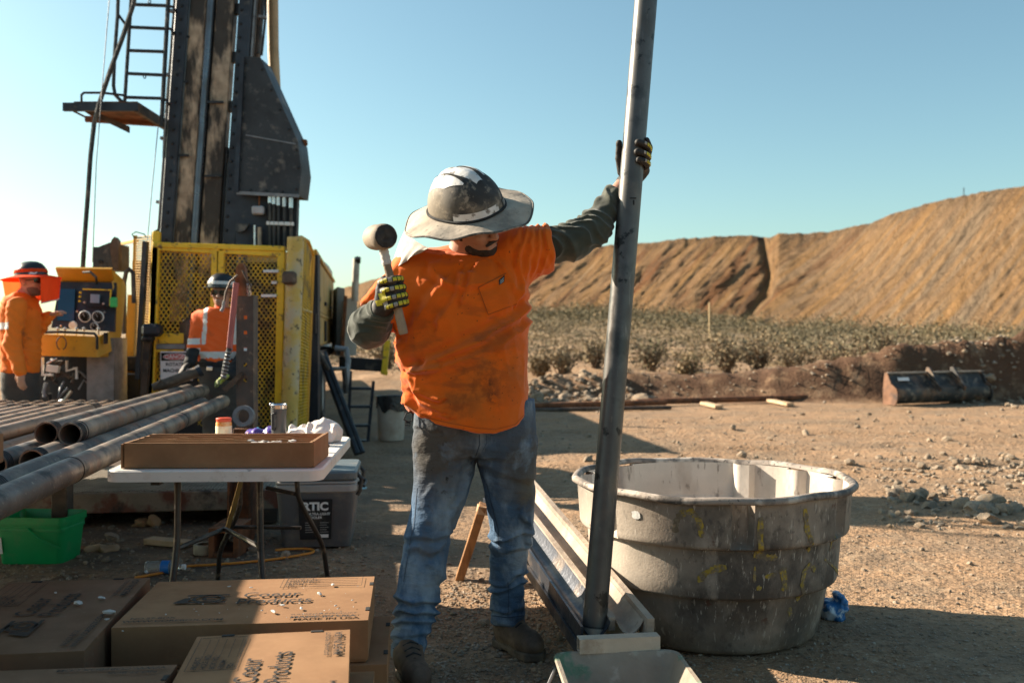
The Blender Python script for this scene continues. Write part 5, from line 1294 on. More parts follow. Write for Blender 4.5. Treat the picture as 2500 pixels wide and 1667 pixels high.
# ---- crate of cinder block, tape roll, tube, board under the table
m = MB(); A = px_ground(545, 1362); 
o_, i_ = 0.085, 0.06
for (x, z, w_, h_) in ((-0.07, 0.085, 0.03, 0.17), (0.07, 0.085, 0.03, 0.17), (0, 0.155, 0.11, 0.03), (0, 0.015, 0.11, 0.03)): m.box((A[0] + x, A[1] + 0.15, z), (w_, 0.3, h_), None, 0.004)
tag(m.build('square_steel_tube', MT['rusty']), 'short thick square steel tube lying end on under the table', 'steel tube')
m = MB(); A = px_ground(553, 1352); x0, y0 = A[0] - 0.02, A[1] + 0.42
m.box((x0, y0, 0.19), (0.13, 0.012, 0.38)); m.box((x0 - 0.065, y0 - 0.05, 0.19), (0.012, 0.1, 0.38)); m.box((x0 + 0.065, y0 - 0.05, 0.19), (0.012, 0.1, 0.38))
tag(m.build('steel_channel', MT['rusty']), 'short rusty orange steel channel standing on end under the table', 'steel channel')
A = px_ground(500, 1352)
tp_ = lathe_obj('tape_roll', [(0.042, 0), (0.062, 0), (0.063, 0.002), (0.063, 0.052), (0.062, 0.054), (0.042, 0.054)], (A[0], A[1], 0.005), PM('beige_tape', (0.42, 0.34, 0.24), 0.6, 0, 0.15, 20)); tag(tp_, 'beige roll of tape lying on the dirt under the table', 'tape roll')
me = tp_.data; bm = bmesh.new(); bm.from_mesh(me); caps_ = [f for f in bm.faces if len(f.verts) > 4]; bmesh.ops.delete(bm, geom=caps_, context='FACES_ONLY'); bm.to_mesh(me); bm.free()
m = MB(); A = px_ground(800, 1335); m.box((A[0] - 0.95, A[1], 0.03), (0.3, 0.09, 0.035), R(-20), 0.004); tag(m.build('wood_offcut', MT['raw_wood']), 'pale wood offcut on the dirt between the table legs', 'wood offcut')
# orange cable
m = MB(); pts = [(330, 1415), (400, 1402), (450, 1388), (520, 1383), (600, 1377), (680, 1368), (740, 1358), (764, 1352), (762, 1346), (740, 1344), (700, 1345), (672, 1348)]
P = [Vector((*px_ground(*p), 0.012)) for p in pts]; S = []
for i in range(len(P) - 1):
    p0, p1, p2, p3 = P[max(0, i - 1)], P[i], P[i + 1], P[min(len(P) - 1, i + 2)]
    for t_ in np.linspace(0, 1, 6)[:-1]:
        S.append(0.5 * ((2 * p1) + (-p0 + p2) * t_ + (2 * p0 - 5 * p1 + 4 * p2 - p3) * t_ ** 2 + (-p0 + 3 * p1 - 3 * p2 + p3) * t_ ** 3))
m.tube(S + [P[-1]], 0.0075, 7); tag(m.build('extension_cord', PM('orange_cord', (0.62, 0.22, 0.02), 0.5, 0, 0.1, 20), None, 80), 'orange extension cord snaking over the dirt under the table', 'cord')
# water bottle lying
A = px_ground(402, 1400); bt = thing('water_bottle', 'clear plastic water bottle with blue label lying on the dirt', 'bottle', (A[0], A[1], 0.035))
glass = PM('bottle_plastic', (0.75, 0.80, 0.82), 0.12, 0, 0.03, 10, bump=0.4, bs=40, trans=0.85, spec=0.5)
Mx = Matrix.Translation((A[0] - 0.10, A[1], 0.036)) @ Matrix.Rotation(R(90), 4, 'Y') @ Matrix.Rotation(0, 4, 'Z')
m = MB(); m.lathe([(0, 0), (0.028, 0.0), (0.033, 0.008), (0.031, 0.02), (0.033, 0.03), (0.031, 0.045), (0.033, 0.06), (0.033, 0.13), (0.026, 0.165), (0.013, 0.185), (0.0125, 0.20), (0, 0.20)], 24, Mx); m.build('body', glass, bt)
m = MB(); m.lathe([(0.0335, 0.085), (0.0345, 0.086), (0.0345, 0.128), (0.0335, 0.129)], 24, Mx, True); m.build('label', PM('blue_label', (0.02, 0.16, 0.5), 0.4, bump=0), bt)
m = MB(); m.lathe([(0, 0.193), (0.015, 0.193), (0.015, 0.210), (0, 0.210)], 18, Mx); m.build('cap', MT['white_print'], bt)
# green tub
gb = thing('green_tub', 'green plastic tub with handle standing on the dirt below the pipes', 'tub', at(88, 1370, 5.4))
MT['green'] = PM('green_plastic', (0.0, 0.30, 0.085), 0.4, 0, 0.12, 4, [dict(c=(0.1, 0.2, 0.1), s=8, lo=0.58, hi=0.7, amt=0.4)], bump=0.05, sss=0.0)
gc = Vector((at(86, 1360, 5.35).x, 5.42, 0)); GR = Matrix.Rotation(R(-4), 3, 'Z')
def gw(u, v, z): return gc + GR @ Vector((u, v, 0)) + Vector((0, 0, z))
m = MB(); rg = []; pr = [(0.35, 0.22, 0.0), (0.355, 0.225, 0.01), (0.385, 0.25, 0.185), (0.395, 0.26, 0.187), (0.395, 0.26, 0.20), (0.392, 0.257, 0.202), (0.395, 0.26, 0.222), (0.41, 0.275, 0.224), (0.412, 0.277, 0.262), (0.40, 0.265, 0.264), (0.392, 0.257, 0.25), (0.345, 0.215, 0.012)]
for w_, l_, z in pr: rg.append([gw(x, y, z) for x, y in rrect(w_, l_, 0.035)])
n = len(rg[0]); ff = [list(range(n)), [(len(rg) - 1) * n + k for k in range(n)]]
for i in range(len(rg) - 1):
    for k in range(n): ff.append((i * n + k, i * n + (k + 1) % n, (i + 1) * n + (k + 1) % n, (i + 1) * n + k))
m.add(sum(rg, []), ff); m.build('shell', MT['green'], gb)
m = MB(); m.tube([gw(-0.0, -0.137, 0.205), gw(0.05, -0.150, 0.17), gw(0.12, -0.152, 0.13), gw(0.19, -0.145, 0.10)], 0.005, 6); m.build('handle', MT['green'], gb)
m = MB(); m.prism([gw(-0.185, -0.118, 0.06), gw(-0.15, -0.121, 0.06), gw(-0.155, -0.129, 0.15), gw(-0.19, -0.126, 0.15)], GR @ Vector((0, -0.003, 0))); m.build('label', MT['white_paint'], gb)
# crumpled paper and rag on the dirt
A = px_ground(245, 1345); cloth_lump('paper_scrap', [A[0], A[1], 0.0], 0.10, 0.06, 0.025, PM('kraft_paper', (0.42, 0.29, 0.17), 0.9), 51, 'crumpled brown paper scrap on the dirt right of the green tub', 'paper', 0.006, 0.01)
A = px_ground(360, 1285); cloth_lump('work_glove', [A[0], A[1], 0.0], 0.09, 0.05, 0.05, PM('leather_glove', (0.33, 0.19, 0.09), 0.8, 0, 0.3, 10), 61, 'crumpled tan leather glove on the dirt in front of the deck', 'glove', 0.006, 0.014)
A = px_ground(860, 1195); cloth_lump('plastic_sheet', [A[0] - 0.02, A[1], 0.0], 0.12, 0.05, 0.02, PM('pale_blue_plastic', (0.4, 0.55, 0.58), 0.2, 0, 0.1), 71, 'scrap of pale blue plastic on the ground behind the cooler', 'plastic scrap', 0.008, 0.01)
# white bin with black bag behind the man
bn = thing('waste_bin', 'dusty white bin with black bag folded over its rim', 'bin', Vector((*px_ground(950, 1075), 0)))
A = px_ground(950, 1078); c = (A[0], A[1] + 0.2, 0)
lathe_obj('drum', [(0, 0), (0.145, 0.0), (0.155, 0.02), (0.172, 0.45), (0.17, 0.455), (0, 0.45)], c, PM('dusty_drum', (0.45, 0.37, 0.30), 0.7, 0, 0.15, 4, [dict(c=(0.25, 0.16, 0.1), s=5, lo=0.5, hi=0.7, amt=0.5)]), bn)
m = MB(); nn = 36; vv = []
for j, (rad, z) in enumerate([(0.165, 0.53), (0.182, 0.535), (0.186, 0.50), (0.184, 0.0)]):
    for k in range(nn):
        a = 2 * math.pi * k / nn; zz = z if j < 3 else 0.40 - 0.10 * max(0, math.sin(a * 3 + 1.2)) ** 2 + 0.05 * math.sin(a * 2)
        vv.append(Vector(c) + Vector((rad * math.cos(a), rad * math.sin(a), zz)))
m.add(vv, [(j * nn + k, j * nn + (k + 1) % nn, (j + 1) * nn + (k + 1) % nn, (j + 1) * nn + k) for j in range(3) for k in range(nn)]); m.build('bag', PM('black_bag', (0.012, 0.012, 0.013), 0.3, 0, 0.2, 9, bump=0.6, bs=25, bdist=0.02), bn)

# ================================================================== FOREGROUND: core boxes, pallet, tub, trough, pipe
BH = 0.128; ZT = 0.405
BOXT = {}
def core_box(cx_, cy_, zb_, yaw_, L_, W_, label, mat, H_=BH, prints=True, flip=False):
    """closed cardboard core box; u runs along the length, v across; printed lid"""
    c = Vector((cx_, cy_, zb_)); Rz = Matrix.Rotation(yaw_, 3, 'Z')
    t = thing('core_box', label, 'box', c, 'closed core boxes on the pallet')
    P = lambda u, v, z: c + Rz @ Vector((u, v, 0)) + Vector((0, 0, z))
    m = MB()
    hl, hw_ = L_ / 2, W_ / 2
    # tray body with slightly bulged lid
    m.box(P(0, 0, H_ * 0.42), (L_ - 0.008, W_ - 0.008, H_ * 0.84), Rz, 0.003); m.build('tray', mat, t)
    n = 15; vv = []; ff = []
    for i in range(n):
        for j in range(n):
            u = -1 + 2 * i / (n - 1); v = -1 + 2 * j / (n - 1)
            sag = 0.0018 * (1 - u * u) * (1 - v * v) * (1 + 0.8 * math.sin(3 * u + cx_ * 9))
            vv.append(P(u * hl, v * hw_, H_ + sag))
    for i in range(n - 1):
        for j in range(n - 1): ff.append((i * n + j, (i + 1) * n + j, (i + 1) * n + j + 1, i * n + j + 1))
    # skirt
    rim = [(i, 0) for i in range(n)] + [(n - 1, j) for j in range(1, n)] + [(i, n - 1) for i in range(n - 2, -1, -1)] + [(0, j) for j in range(n - 2, 0, -1)]
    k0 = len(vv)
    for (i, j) in rim:
        u = -1 + 2 * i / (n - 1); v = -1 + 2 * j / (n - 1); vv.append(P(u * hl * 1.0, v * hw_ * 1.0, 0.012 + 0.002 * math.sin(i * 1.7 + j * 2.1)))
    for a in range(len(rim)):
        b = (a + 1) % len(rim); ff.append((rim[a][0] * n + rim[a][1], rim[b][0] * n + rim[b][1], k0 + b, k0 + a))
    m = MB(); m.add(vv, ff); lid = m.build('lid', mat, t, 40)
    # slots at the lid's short edge
    for v in (-0.28 * W_, 0.30 * W_):
        for s in ((1,) if not flip else (1, -1)):
            m = MB(); m.box(P(s * (hl - 0.006), v, H_ + 0.0012), (0.014, 0.035, 0.003), Rz, 0.001); m.build('slot', MT['black_print'], lid)
    if prints:
        zz = H_ + 0.0062; s = -1 if flip else 1
        xd, yd = Rz @ Vector((s, 0, 0)), Rz @ Vector((0, s, 0)); Q = lambda u, v: P(u * s, v * s, zz)
        pr = MT['box_print']
        def tx_(st, size, u, v, **kw): text_part(st, size, Q(u, v), xd, yd, pr, lid, **kw)
        k = L_ / 0.745
        tx_('Coeur', 0.080 * k, -0.045 * k, 0.012, bold=0.0012, sx=0.84, spacing=1.06); tx_('Products', 0.080 * k, -0.055 * k, -0.064, bold=0.0012, sx=0.78, spacing=1.06)
        # logo: block with a ring and a C
        m = MB()
        def flat(pts): m.prism([Q(*p) for p in pts], Vector((0, 0, 0.0004)))
        u0, v0, hh_ = -0.165 * k, 0.005, 0.048
        flat([(u0 - 0.085, v0 - hh_), (u0 + 0.075, v0 - hh_), (u0 + 0.075, v0 - hh_ + 0.012), (u0 - 0.085, v0 - hh_ + 0.012)])
        flat([(u0 - 0.06, v0 + hh_), (u0 + 0.075, v0 + hh_), (u0 + 0.075, v0 + hh_ - 0.012), (u0 - 0.06, v0 + hh_ - 0.012)])
        flat([(u0 - 0.085, v0 - hh_ + 0.012), (u0 - 0.045, v0 - hh_ + 0.012), (u0 - 0.04, v0 + 0.012), (u0 - 0.06, v0 + 0.012)])
        for a in range(20):
            a0, a1 = 2 * math.pi * a / 20, 2 * math.pi * (a + 1) / 20
            r0, r1 = 0.034, 0.046
            m.prism([Q(u0 + 0.015 + math.cos(x) * r * 1.15, v0 + math.sin(x) * r * 0.95) for x, r in ((a0, r0), (a1, r0), (a1, r1), (a0, r1))], Vector((0, 0, 0.0004)))
        m.build('logo', pr, lid, 0)
        tx_('C', 0.056, u0 - 0.006, v0 - 0.019, bold=0.003, sx=1.1)
        tx_('NO.27-BOX', 0.022 * k, -hl + 0.035, -hw_ + 0.058, bold=0.0006, sx=1.15); tx_('WWW.COREBOX.COM', 0.024 * k, -hl + 0.02, -hw_ + 0.028, bold=0.0006, sx=1.15)
        tx_('SUSTAINABLE PRODUCT', 0.017 * k, hl - 0.235 * k, -hw_ + 0.055, bold=0.0003, sx=1.05); tx_('MADE IN USA', 0.030 * k, hl - 0.235 * k, -hw_ + 0.022, bold=0.0009, sx=1.08)
        fx, fy = hl - 0.30 * k, hw_ - 0.022
        for i_, st in enumerate(('PROJECT:', 'HOLE NO.:', 'BOX NO.:', 'FROM:', 'TO:')):
            tx_(st, 0.021 * k, fx, fy - 0.022 - 0.0225 * i_, bold=0.0005, sx=1.15)
        m = MB()
        for i_ in range(5):
            flat([(fx + 0.085 * k, fy - 0.024 - 0.0225 * i_), (fx + 0.245 * k, fy - 0.024 - 0.0225 * i_), (fx + 0.245 * k, fy - 0.0228 - 0.0225 * i_), (fx + 0.085 * k, fy - 0.0228 - 0.0225 * i_)])
        for a, b in (((fx - 0.012, fy + 0.004), (fx + 0.26 * k, fy + 0.004)), ((fx - 0.012, fy - 0.122), (fx + 0.26 * k, fy - 0.122))):
            flat([a, b, (b[0], b[1] + 0.0015), (a[0], a[1] + 0.0015)])
        for u in (fx - 0.012, fx + 0.26 * k): flat([(u, fy - 0.122), (u + 0.0015, fy - 0.122), (u + 0.0015, fy + 0.005), (u, fy + 0.005)])
        m.build('form_lines', pr, lid, 0)
    return t, P, Rz, lid
zl0 = 0.145                                            # pallet top
zl1 = zl0 + BH + 0.004
A6 = R(6)
b1, P1_, R1_, lid1 = core_box(-0.832, 3.125, zl1, A6, 0.745, 0.53, 'closed brown core box lying crosswise, its lid half lit at one corner', MT['card'])
text_part('WAX', 0.05, P1_(-0.06, -0.2662, 0.045), R1_ @ Vector((1, 0, 0)), (0, 0, 1), MT['box_print'], b1, bold=0.0015, sx=1.3)
core_box(-0.628, 2.415, zl1 - 0.003, R(90) + R(9), 0.745, 0.43, 'nearest core box with a sunlit stripe down its lid', MT['card'])
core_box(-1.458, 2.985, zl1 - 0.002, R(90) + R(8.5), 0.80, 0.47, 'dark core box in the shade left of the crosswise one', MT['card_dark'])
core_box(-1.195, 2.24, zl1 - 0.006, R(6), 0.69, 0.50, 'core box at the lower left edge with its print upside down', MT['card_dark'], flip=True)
# lower layer, a little further out to the right
core_box(-0.80, 3.10, zl0 + 0.001, R(6), 0.80, 0.50, 'lower core box under the crosswise one, its slotted edge showing', MT['card'], prints=False)
core_box(-0.595, 2.44, zl0 + 0.001, R(96), 0.745, 0.46, 'lower core box under the nearest one', MT['card'], prints=False)
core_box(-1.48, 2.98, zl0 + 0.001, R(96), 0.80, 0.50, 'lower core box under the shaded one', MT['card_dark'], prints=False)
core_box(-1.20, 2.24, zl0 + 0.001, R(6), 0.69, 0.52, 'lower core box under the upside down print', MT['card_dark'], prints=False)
# pallet: deck boards, stringers
pal = thing('wooden_pallet', 'grey wooden pallet under the core boxes', 'pallet', (-1.1, 2.7, 0))
PRm = Matrix.Rotation(A6, 3, 'Z'); pc = Vector((-1.05, 2.68, 0))
MT['pallet'] = PM('grey_pallet_wood', (0.27, 0.22, 0.17), 0.9, 0, 0.25, 7, [dict(c=(0.14, 0.10, 0.07), s=6, lo=0.5, hi=0.66, amt=0.6, st=(6, 1, 1))], bump=0.5, bs=50, bdist=0.004)
for k in range(9):
    m = MB(); m.box(pc + PRm @ Vector((0, -0.66 + k * 0.165, 0)) + Vector((0, 0, 0.132)), (1.36, 0.11, 0.018), PRm, 0.003); m.build('deck_board', MT['pallet'], pal)
for u in (-0.64, 0, 0.64):
    m = MB(); m.box(pc + PRm @ Vector((u, 0, 0)) + Vector((0, 0, 0.072)), (0.045, 1.42, 0.10), PRm, 0.004); m.build('stringer', MT['pallet'], pal)
for v in (-0.62, 0, 0.62):
    m = MB(); m.box(pc + PRm @ Vector((0, v, 0)) + Vector((0, 0, 0.012)), (1.36, 0.11, 0.018), PRm, 0.003); m.build('bottom_board', MT['pallet'], pal)
# stone chips lying on the lids
MT['chip'] = PM('pale_chip', (0.42, 0.41, 0.39), 0.8, 0, 0.2, 20)
rr = np.random.RandomState(17)
chips = [(935, 1430, .016), (780, 1450, .014), (668, 1493, .011), (735, 1485, .009), (560, 1432, .008), (612, 1434, .006), (245, 1460, .013), (192, 1473, .018), (268, 1497, .022), (260, 1512, .008), (135, 1447, .008), (812, 1428, .011), (690, 1478, .010), (820, 1478, .006), (860, 1465, .005), (640, 1490, .005), (405, 1500, .005), (300, 1540, .004)]
for k in range(34): chips.append((rr.uniform(450, 880), rr.uniform(1425, 1510), rr.uniform(0.0018, 0.004)))
for k, (x, y, s) in enumerate(chips):
    p = atz(x, y, ZT + 0.006); v_, f_ = rock_mesh(300 + k, 1, 0.5); a = rr.uniform(0, 6.28)
    if x > 905: continue
    Mr = np.array([[math.cos(a), -math.sin(a), 0], [math.sin(a), math.cos(a), 0], [0, 0, 1]]) @ np.diag([s * 1.3, s * .8, s * .7])
    o = obj('stone_chip', mesh_from((v_ @ Mr.T), f_.tolist(), 25, False), MT['chip']); o.location = (p.x, p.y, ZT + 0.006 + s * 0.22)
    tag(o, 'grey stone chip on the shaded left box lid' if x < 390 else 'small grey stone chip on the crosswise box lid', 'stone chip', 'stone chips on the left box' if x < 390 else 'stone chips on the crosswise box')
# box resting on the pipes at the left edge, only its corner in the picture
cb2 = MB(); e0 = Vector((-1.70, 3.22, 0)); PRy = math.atan2(LX.y, LX.x)
c = Vector((-1.70 - 0.44, 3.15, ZL + RC + 0.06)); cb2.box(c, (0.56, 0.95, 0.11), PRy, 0.003)
tag(cb2.build('core_box', MT['card']), 'cardboard box lying on the pipes at the left edge of the picture', 'box')
c2 = MB(); c2.box(c + Vector((-0.06, 0.02, 0.112)), (0.56, 0.9, 0.11), PRy, 0.003); tag(c2.build('core_box', MT['card']), 'unseen middle box of the three on the pipes, added to cast shade', 'box')  # unseen box, added to lengthen the shadow on the near lids
c2 = MB(); c2.box(c + Vector((-0.16, 0.0, 0.224)), (0.56, 0.9, 0.11), PRy, 0.003); tag(c2.build('core_box', MT['card']), 'unseen topmost box of the three on the pipes, added to cast shade', 'box')  # unseen as well, stacked on top to throw that shadow further
for k in range(4):  # unseen stack, added to shade the far part of the lids
    c2 = MB(); c2.box(rk(-1.72 - 0.42, 4.32, ZL + RC + 0.03 + 0.056 + k * 0.112) + Vector((0.004 * (k % 2), 0.006 * (k % 3), 0)), (0.56, 0.80, 0.11), PRy, 0.003)
    tag(c2.build('core_box', MT['card']), 'unseen cardboard box in the stack added beyond the left edge to cast shade', 'box', 'unseen box stack added to cast shade')

# ---- big round tub
TC = Vector((0.872, 4.22, 0)); TR = 0.61
RIBS = [R(a) for a in (28, 56, 86, 180, 236, 290, 325, 130)]      # from +Y, clockwise
prof = [(0.0, 0.415), (0.012, 0.440), (0.03, 0.450), (0.235, 0.492), (0.245, 0.523), (0.255, 0.528), (0.438, 0.544), (0.448, 0.572), (0.458, 0.577), (0.632, 0.590)]
def tub_r(th, z):
    r_ = np.interp(z, [p[0] for p in prof], [p[1] for p in prof])
    ind = 0.0
    if z > 0.27:
        for a in RIBS:
            dth = abs((th - a + math.pi) % (2 * math.pi) - math.pi)
            s = max(0.0, min(1.0, (R(4.6) - dth) / R(0.8)))
            ind = max(ind, s)
    k = 0.042 * ind * min(1, max(0, (z - 0.445) / 0.02))
    return r_ - k
nth = 240
zz = [0.0, 0.012, 0.03, 0.10, 0.18, 0.235, 0.245, 0.255, 0.30, 0.36, 0.42, 0.438, 0.448, 0.458, 0.475, 0.52, 0.57, 0.61, 0.632]
def tpnt(th, r_, z): return TC + Vector((math.sin(th) * r_, math.cos(th) * r_, z))
tub = thing('round_tub', 'large weathered plastic tub with yellow paint marks', 'tub', TC)
wob = lambda th, z: 1 + 0.006 * math.sin(2 * th + 1) * z / 0.6 + 0.003 * math.sin(5 * th)
vv = []; 
for z in zz:
    for k in range(nth):
        th = 2 * math.pi * k / nth; vv.append(tpnt(th, tub_r(th, z) * wob(th, z), z))
ins = [0.632, 0.60, 0.55, 0.50, 0.478, 0.468, 0.44, 0.36, 0.275, 0.262, 0.20, 0.12, 0.05, 0.03]
for z in ins:
    for k in range(nth):
        th = 2 * math.pi * k / nth; vv.append(tpnt(th, (tub_r(th, z) if z > 0.46 else tub_r(th, max(z - 0.025, 0))) * wob(th, z) - 0.013, z if z > 0.03 else 0.02))
ff = []; nr = len(zz) + len(ins)
for i in range(nr - 1):
    if i == len(zz) - 1: continue
    for k in range(nth): ff.append((i * nth + k, i * nth + (k + 1) % nth, (i + 1) * nth + (k + 1) % nth, (i + 1) * nth + k))
ff.append(list(range(nth))[::-1]); ff.append([(nr - 1) * nth + k for k in range(nth)])
MT['tub'] = PM('weathered_tub', (0.28, 0.228, 0.182), 0.8, 0, 0.25, 5, [
    dict(c=(0.055, 0.046, 0.040), s=3.6, lo=0.42, hi=0.60, amt=0.88, st=(1, 1, 0.8)), dict(c=(0.42, 0.35, 0.285), s=8, lo=0.55, hi=0.68, amt=0.6, st=(1, 1, 0.4)),
    dict(c=(0.05, 0.044, 0.04), s=40, lo=0.56, hi=0.66, amt=0.5, st=(1, 1, 0.6)), dict(c=(0.50, 0.44, 0.37), s=80, lo=0.60, hi=0.66, amt=0.65, st=(1, 1, 0.2)),
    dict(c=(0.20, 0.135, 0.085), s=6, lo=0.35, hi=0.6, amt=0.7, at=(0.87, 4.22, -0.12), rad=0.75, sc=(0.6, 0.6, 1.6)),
    dict(c=(0.56, 0.49, 0.41), s=5, lo=0.2, hi=0.3, amt=0.75, at=(0.38, 4.0, 0.35), rad=0.40),  # pale left front: the sunlit side put into the colour
    dict(c=(0.10, 0.035, 0.02), s=11, lo=0.66, hi=0.70, amt=0.6)],
    bump=0.35, bs=90, bdist=0.003, spec=0.3, extra_bump=[(0.08, 12, 0.004)])
MT['tub_in'] = PM('tub_inside', (0.55, 0.49, 0.43), 0.8, 0, 0.12, 5, [dict(c=(0.35, 0.29, 0.24), s=5, lo=0.5, hi=0.66, amt=0.6, st=(1, 1, 0.5)), dict(c=(0.16, 0.13, 0.11), s=30, lo=0.6, hi=0.68, amt=0.7, st=(1, 1, 0.3))], bump=0.4, bs=60, bdist=0.003)
m = MB(); m.add(vv, ff); sh = m.build('shell', MT['tub'], tub, 50)
sh.data.materials.append(MT['tub_in'])
for p_ in sh.data.polygons:
    if min(p_.vertices) >= len(zz) * nth: p_.material_index = 1
# rolled rim
m = MB(); rp = [(-0.013, 0.632), (-0.010, 0.644), (-0.002, 0.651), (0.009, 0.653), (0.019, 0.649), (0.024, 0.641), (0.024, 0.630), (0.018, 0.625), (0.010, 0.625), (0.001, 0.630)]
vv = []
for (o_, z) in rp:
    for k in range(nth):
        th = 2 * math.pi * k / nth; r_ = 0.590 * wob(th, 0.63) + o_ * 1.0
        ding = 0.006 * math.sin(7 * th + 2) * math.sin(3 * th)
        vv.append(tpnt(th, r_, z + ding))
m.add(vv, [(i * nth + k, i * nth + (k + 1) % nth, ((i + 1) % len(rp)) * nth + (k + 1) % nth, ((i + 1) % len(rp)) * nth + k) for i in range(len(rp)) for k in range(nth)])
m.build('rim', PM('dirty_rim', (0.26, 0.215, 0.18), 0.7, 0, 0.25, 6, [dict(c=(0.04, 0.036, 0.034), s=7, lo=0.46, hi=0.58, amt=0.85), dict(c=(0.6, 0.52, 0.44), s=9, lo=0.54, hi=0.66, amt=0.8), dict(c=(0.02, 0.02, 0.02), s=60, lo=0.6, hi=0.66, amt=0.8)], bump=0.5, bs=80, bdist=0.003), tub, 60)
# paint strokes on the outside
def tub_hit(x, y):
    best = None
    for _ in range(1):
        ths = np.linspace(math.pi * 0.5, math.pi * 1.5, 361); zs_ = np.linspace(0.02, 0.62, 181)
    key = '_g'
    if key not in BOXT:
        T, Z = np.meshgrid(ths, zs_, indexing='ij'); RR = np.vectorize(tub_r)(T, Z)
        X = TC.x + np.sin(T) * RR; Y = TC.y + np.cos(T) * RR
        BOXT[key] = (T, Z, 1250 + F * X / Y, HZ + F * (CH - Z) / Y)
    T, Z, PX, PY = BOXT[key]; i = np.argmin((PX - x) ** 2 + (PY - y) ** 2)
    return T.flat[i], Z.flat[i]
MT['spray'] = PM('yellow_spray', (0.34, 0.235, 0.03), 0.8, 0, 0.25, 30, [dict(c=(0.13, 0.10, 0.07), s=26, lo=0.44, hi=0.54, amt=0.95), dict(c=(0.20, 0.16, 0.11), s=90, lo=0.50, hi=0.58, amt=0.8)], bump=0.2)
rr = np.random.RandomState(23)
def stroke(pts, wd):
    TZs = [tub_hit(*p) for p in pts]; S = []
    for a in range(len(TZs) - 1):
        for t_ in np.linspace(0, 1, 8)[:-1]: S.append((TZs[a][0] + (TZs[a + 1][0] - TZs[a][0]) * t_, TZs[a][1] + (TZs[a + 1][1] - TZs[a][1]) * t_))
    S.append(TZs[-1]); vv = []; ff = []
    for i, (th, z) in enumerate(S):
        j = min(i + 1, len(S) - 1); h = max(i - 1, 0)
        du, dz = (S[j][0] - S[h][0]) * 0.57, S[j][1] - S[h][1]; l_ = math.hypot(du, dz) + 1e-9
        nx, nz = -dz / l_, du / l_
        w_ = wd * 1.45 * (0.55 + 0.5 * rr.rand()) * (0.5 if i in (0, len(S) - 1) else 1)
        for s in (-1, -0.33, 0.33, 1):
            t2, z2 = th + s * nx * w_ / 0.57, z + s * nz * w_; z2 = min(max(z2, 0.005), 0.615)
            vv.append(tpnt(t2, tub_r(t2, z2) * wob(t2, z2) + 0.0022, z2))
    for i in range(len(S) - 1):
        for k in range(3): ff.append((i * 4 + k, i * 4 + k + 1, (i + 1) * 4 + k + 1, (i + 1) * 4 + k))
    m = MB(); m.add(vv, ff); m.build('paint_stroke', MT['spray'], tub, 60)
for pts, wd in [([(1648, 1300), (1650, 1272), (1665, 1252), (1690, 1248), (1706, 1268), (1714, 1312)], .010), ([(1856, 1262), (1855, 1310), (1853, 1352), (1872, 1360), (1896, 1360)], .010), ([(1963, 1240), (1968, 1290), (1974, 1345)], .010),
                ([(2031, 1235), (2031, 1290), (2026, 1345)], .007), ([(1703, 1420), (1720, 1398), (1745, 1386), (1774, 1384)], .011), ([(1868, 1408), (1893, 1399)], .008), ([(1908, 1384), (1914, 1412), (1914, 1440)], .014), ([(1948, 1466), (1956, 1425), (1964, 1392), (1976, 1378), (1990, 1392)], .009),
                ([(1842, 1382), (1841, 1420)], .005), ([(2012, 1365), (2010, 1420)], .006), ([(1925, 1482), (1930, 1502)], .010), ([(1840, 1345), (1860, 1352)], .016), ([(1846, 1430), (1856, 1436)], .008)]:
    stroke(pts, wd)
# torn sticker remnant
th0, z0 = tub_hit(1555, 1255); m = MB(); vv = []
for a in np.linspace(0, 2 * math.pi, 13)[:-1]:
    q_ = 0.02 * (0.7 + 0.5 * rr.rand()); t2, z2 = th0 + math.cos(a) * q_ * 1.1 / 0.58, z0 + math.sin(a) * q_; vv.append(tpnt(t2, tub_r(t2, z2) * wob(t2, z2) + 0.003, z2))
m.add(vv, [list(range(12))]); m.build('sticker_scrap', MT['white_paint'], tub)
# blue plastic bag behind the tub
A = px_ground(2030, 1508); cloth_lump('plastic_bag', [A[0], A[1], 0.0], 0.055, 0.06, 0.085, PM('blue_bag', (0.02, 0.13, 0.33), 0.3, 0, 0.2, 9, [dict(c=(0.55, 0.60, 0.66), s=16, lo=0.52, hi=0.58, amt=0.9)], bump=0.5, bs=40, bdist=0.004), 81, 'crumpled blue and white plastic bag behind the tub', 'bag', 0.005, 0.012)

# ---- tall core barrel held by the man
MT['barrel'] = PM('scraped_steel', (0.10, 0.095, 0.09), 0.40, 0.45, 0.25, 7, [
    dict(c=(0.030, 0.028, 0.027), s=7, lo=0.50, hi=0.62, amt=0.75), dict(c=(0.012, 0.012, 0.012), s=13, lo=0.60, hi=0.64, amt=0.9),
    dict(c=(0.26, 0.24, 0.22), s=55, lo=0.60, hi=0.70, amt=0.5, st=(1, 1, 0.15)), dict(c=(0.17, 0.13, 0.10), s=5, lo=0.58, hi=0.7, amt=0.45)], bump=0.15, bs=60, bdist=0.001)
PB = at(1449, 1550, 3.52); PT = at(1577, 0, 3.78); pu = (PT - PB).normalized(); PE = PB + pu * 3.05
RP = 0.0445
brl = thing('core_barrel', 'long scraped steel pipe held upright by the man', 'pipe', PB)
m = MB(); m.pipe(PB + pu * 0.03, PE, RP, RP * 0.86, 40); m.build('tube', MT['barrel'], brl)
m = MB(); m.pipe(PB, PB + pu * 0.032, RP * 1.0 - 0.0005, RP * 0.8, 40); m.build('shoe', PM('dusty_shoe', (0.36, 0.30, 0.24), 0.5, 0.4, 0.2, 9), brl)
m = MB(); m.pipe(PB + pu * 0.034, PB + pu * 0.037, RP + 0.0008, RP * 0.9, 40); m.build('joint_ring', MT['black_steel'], brl)
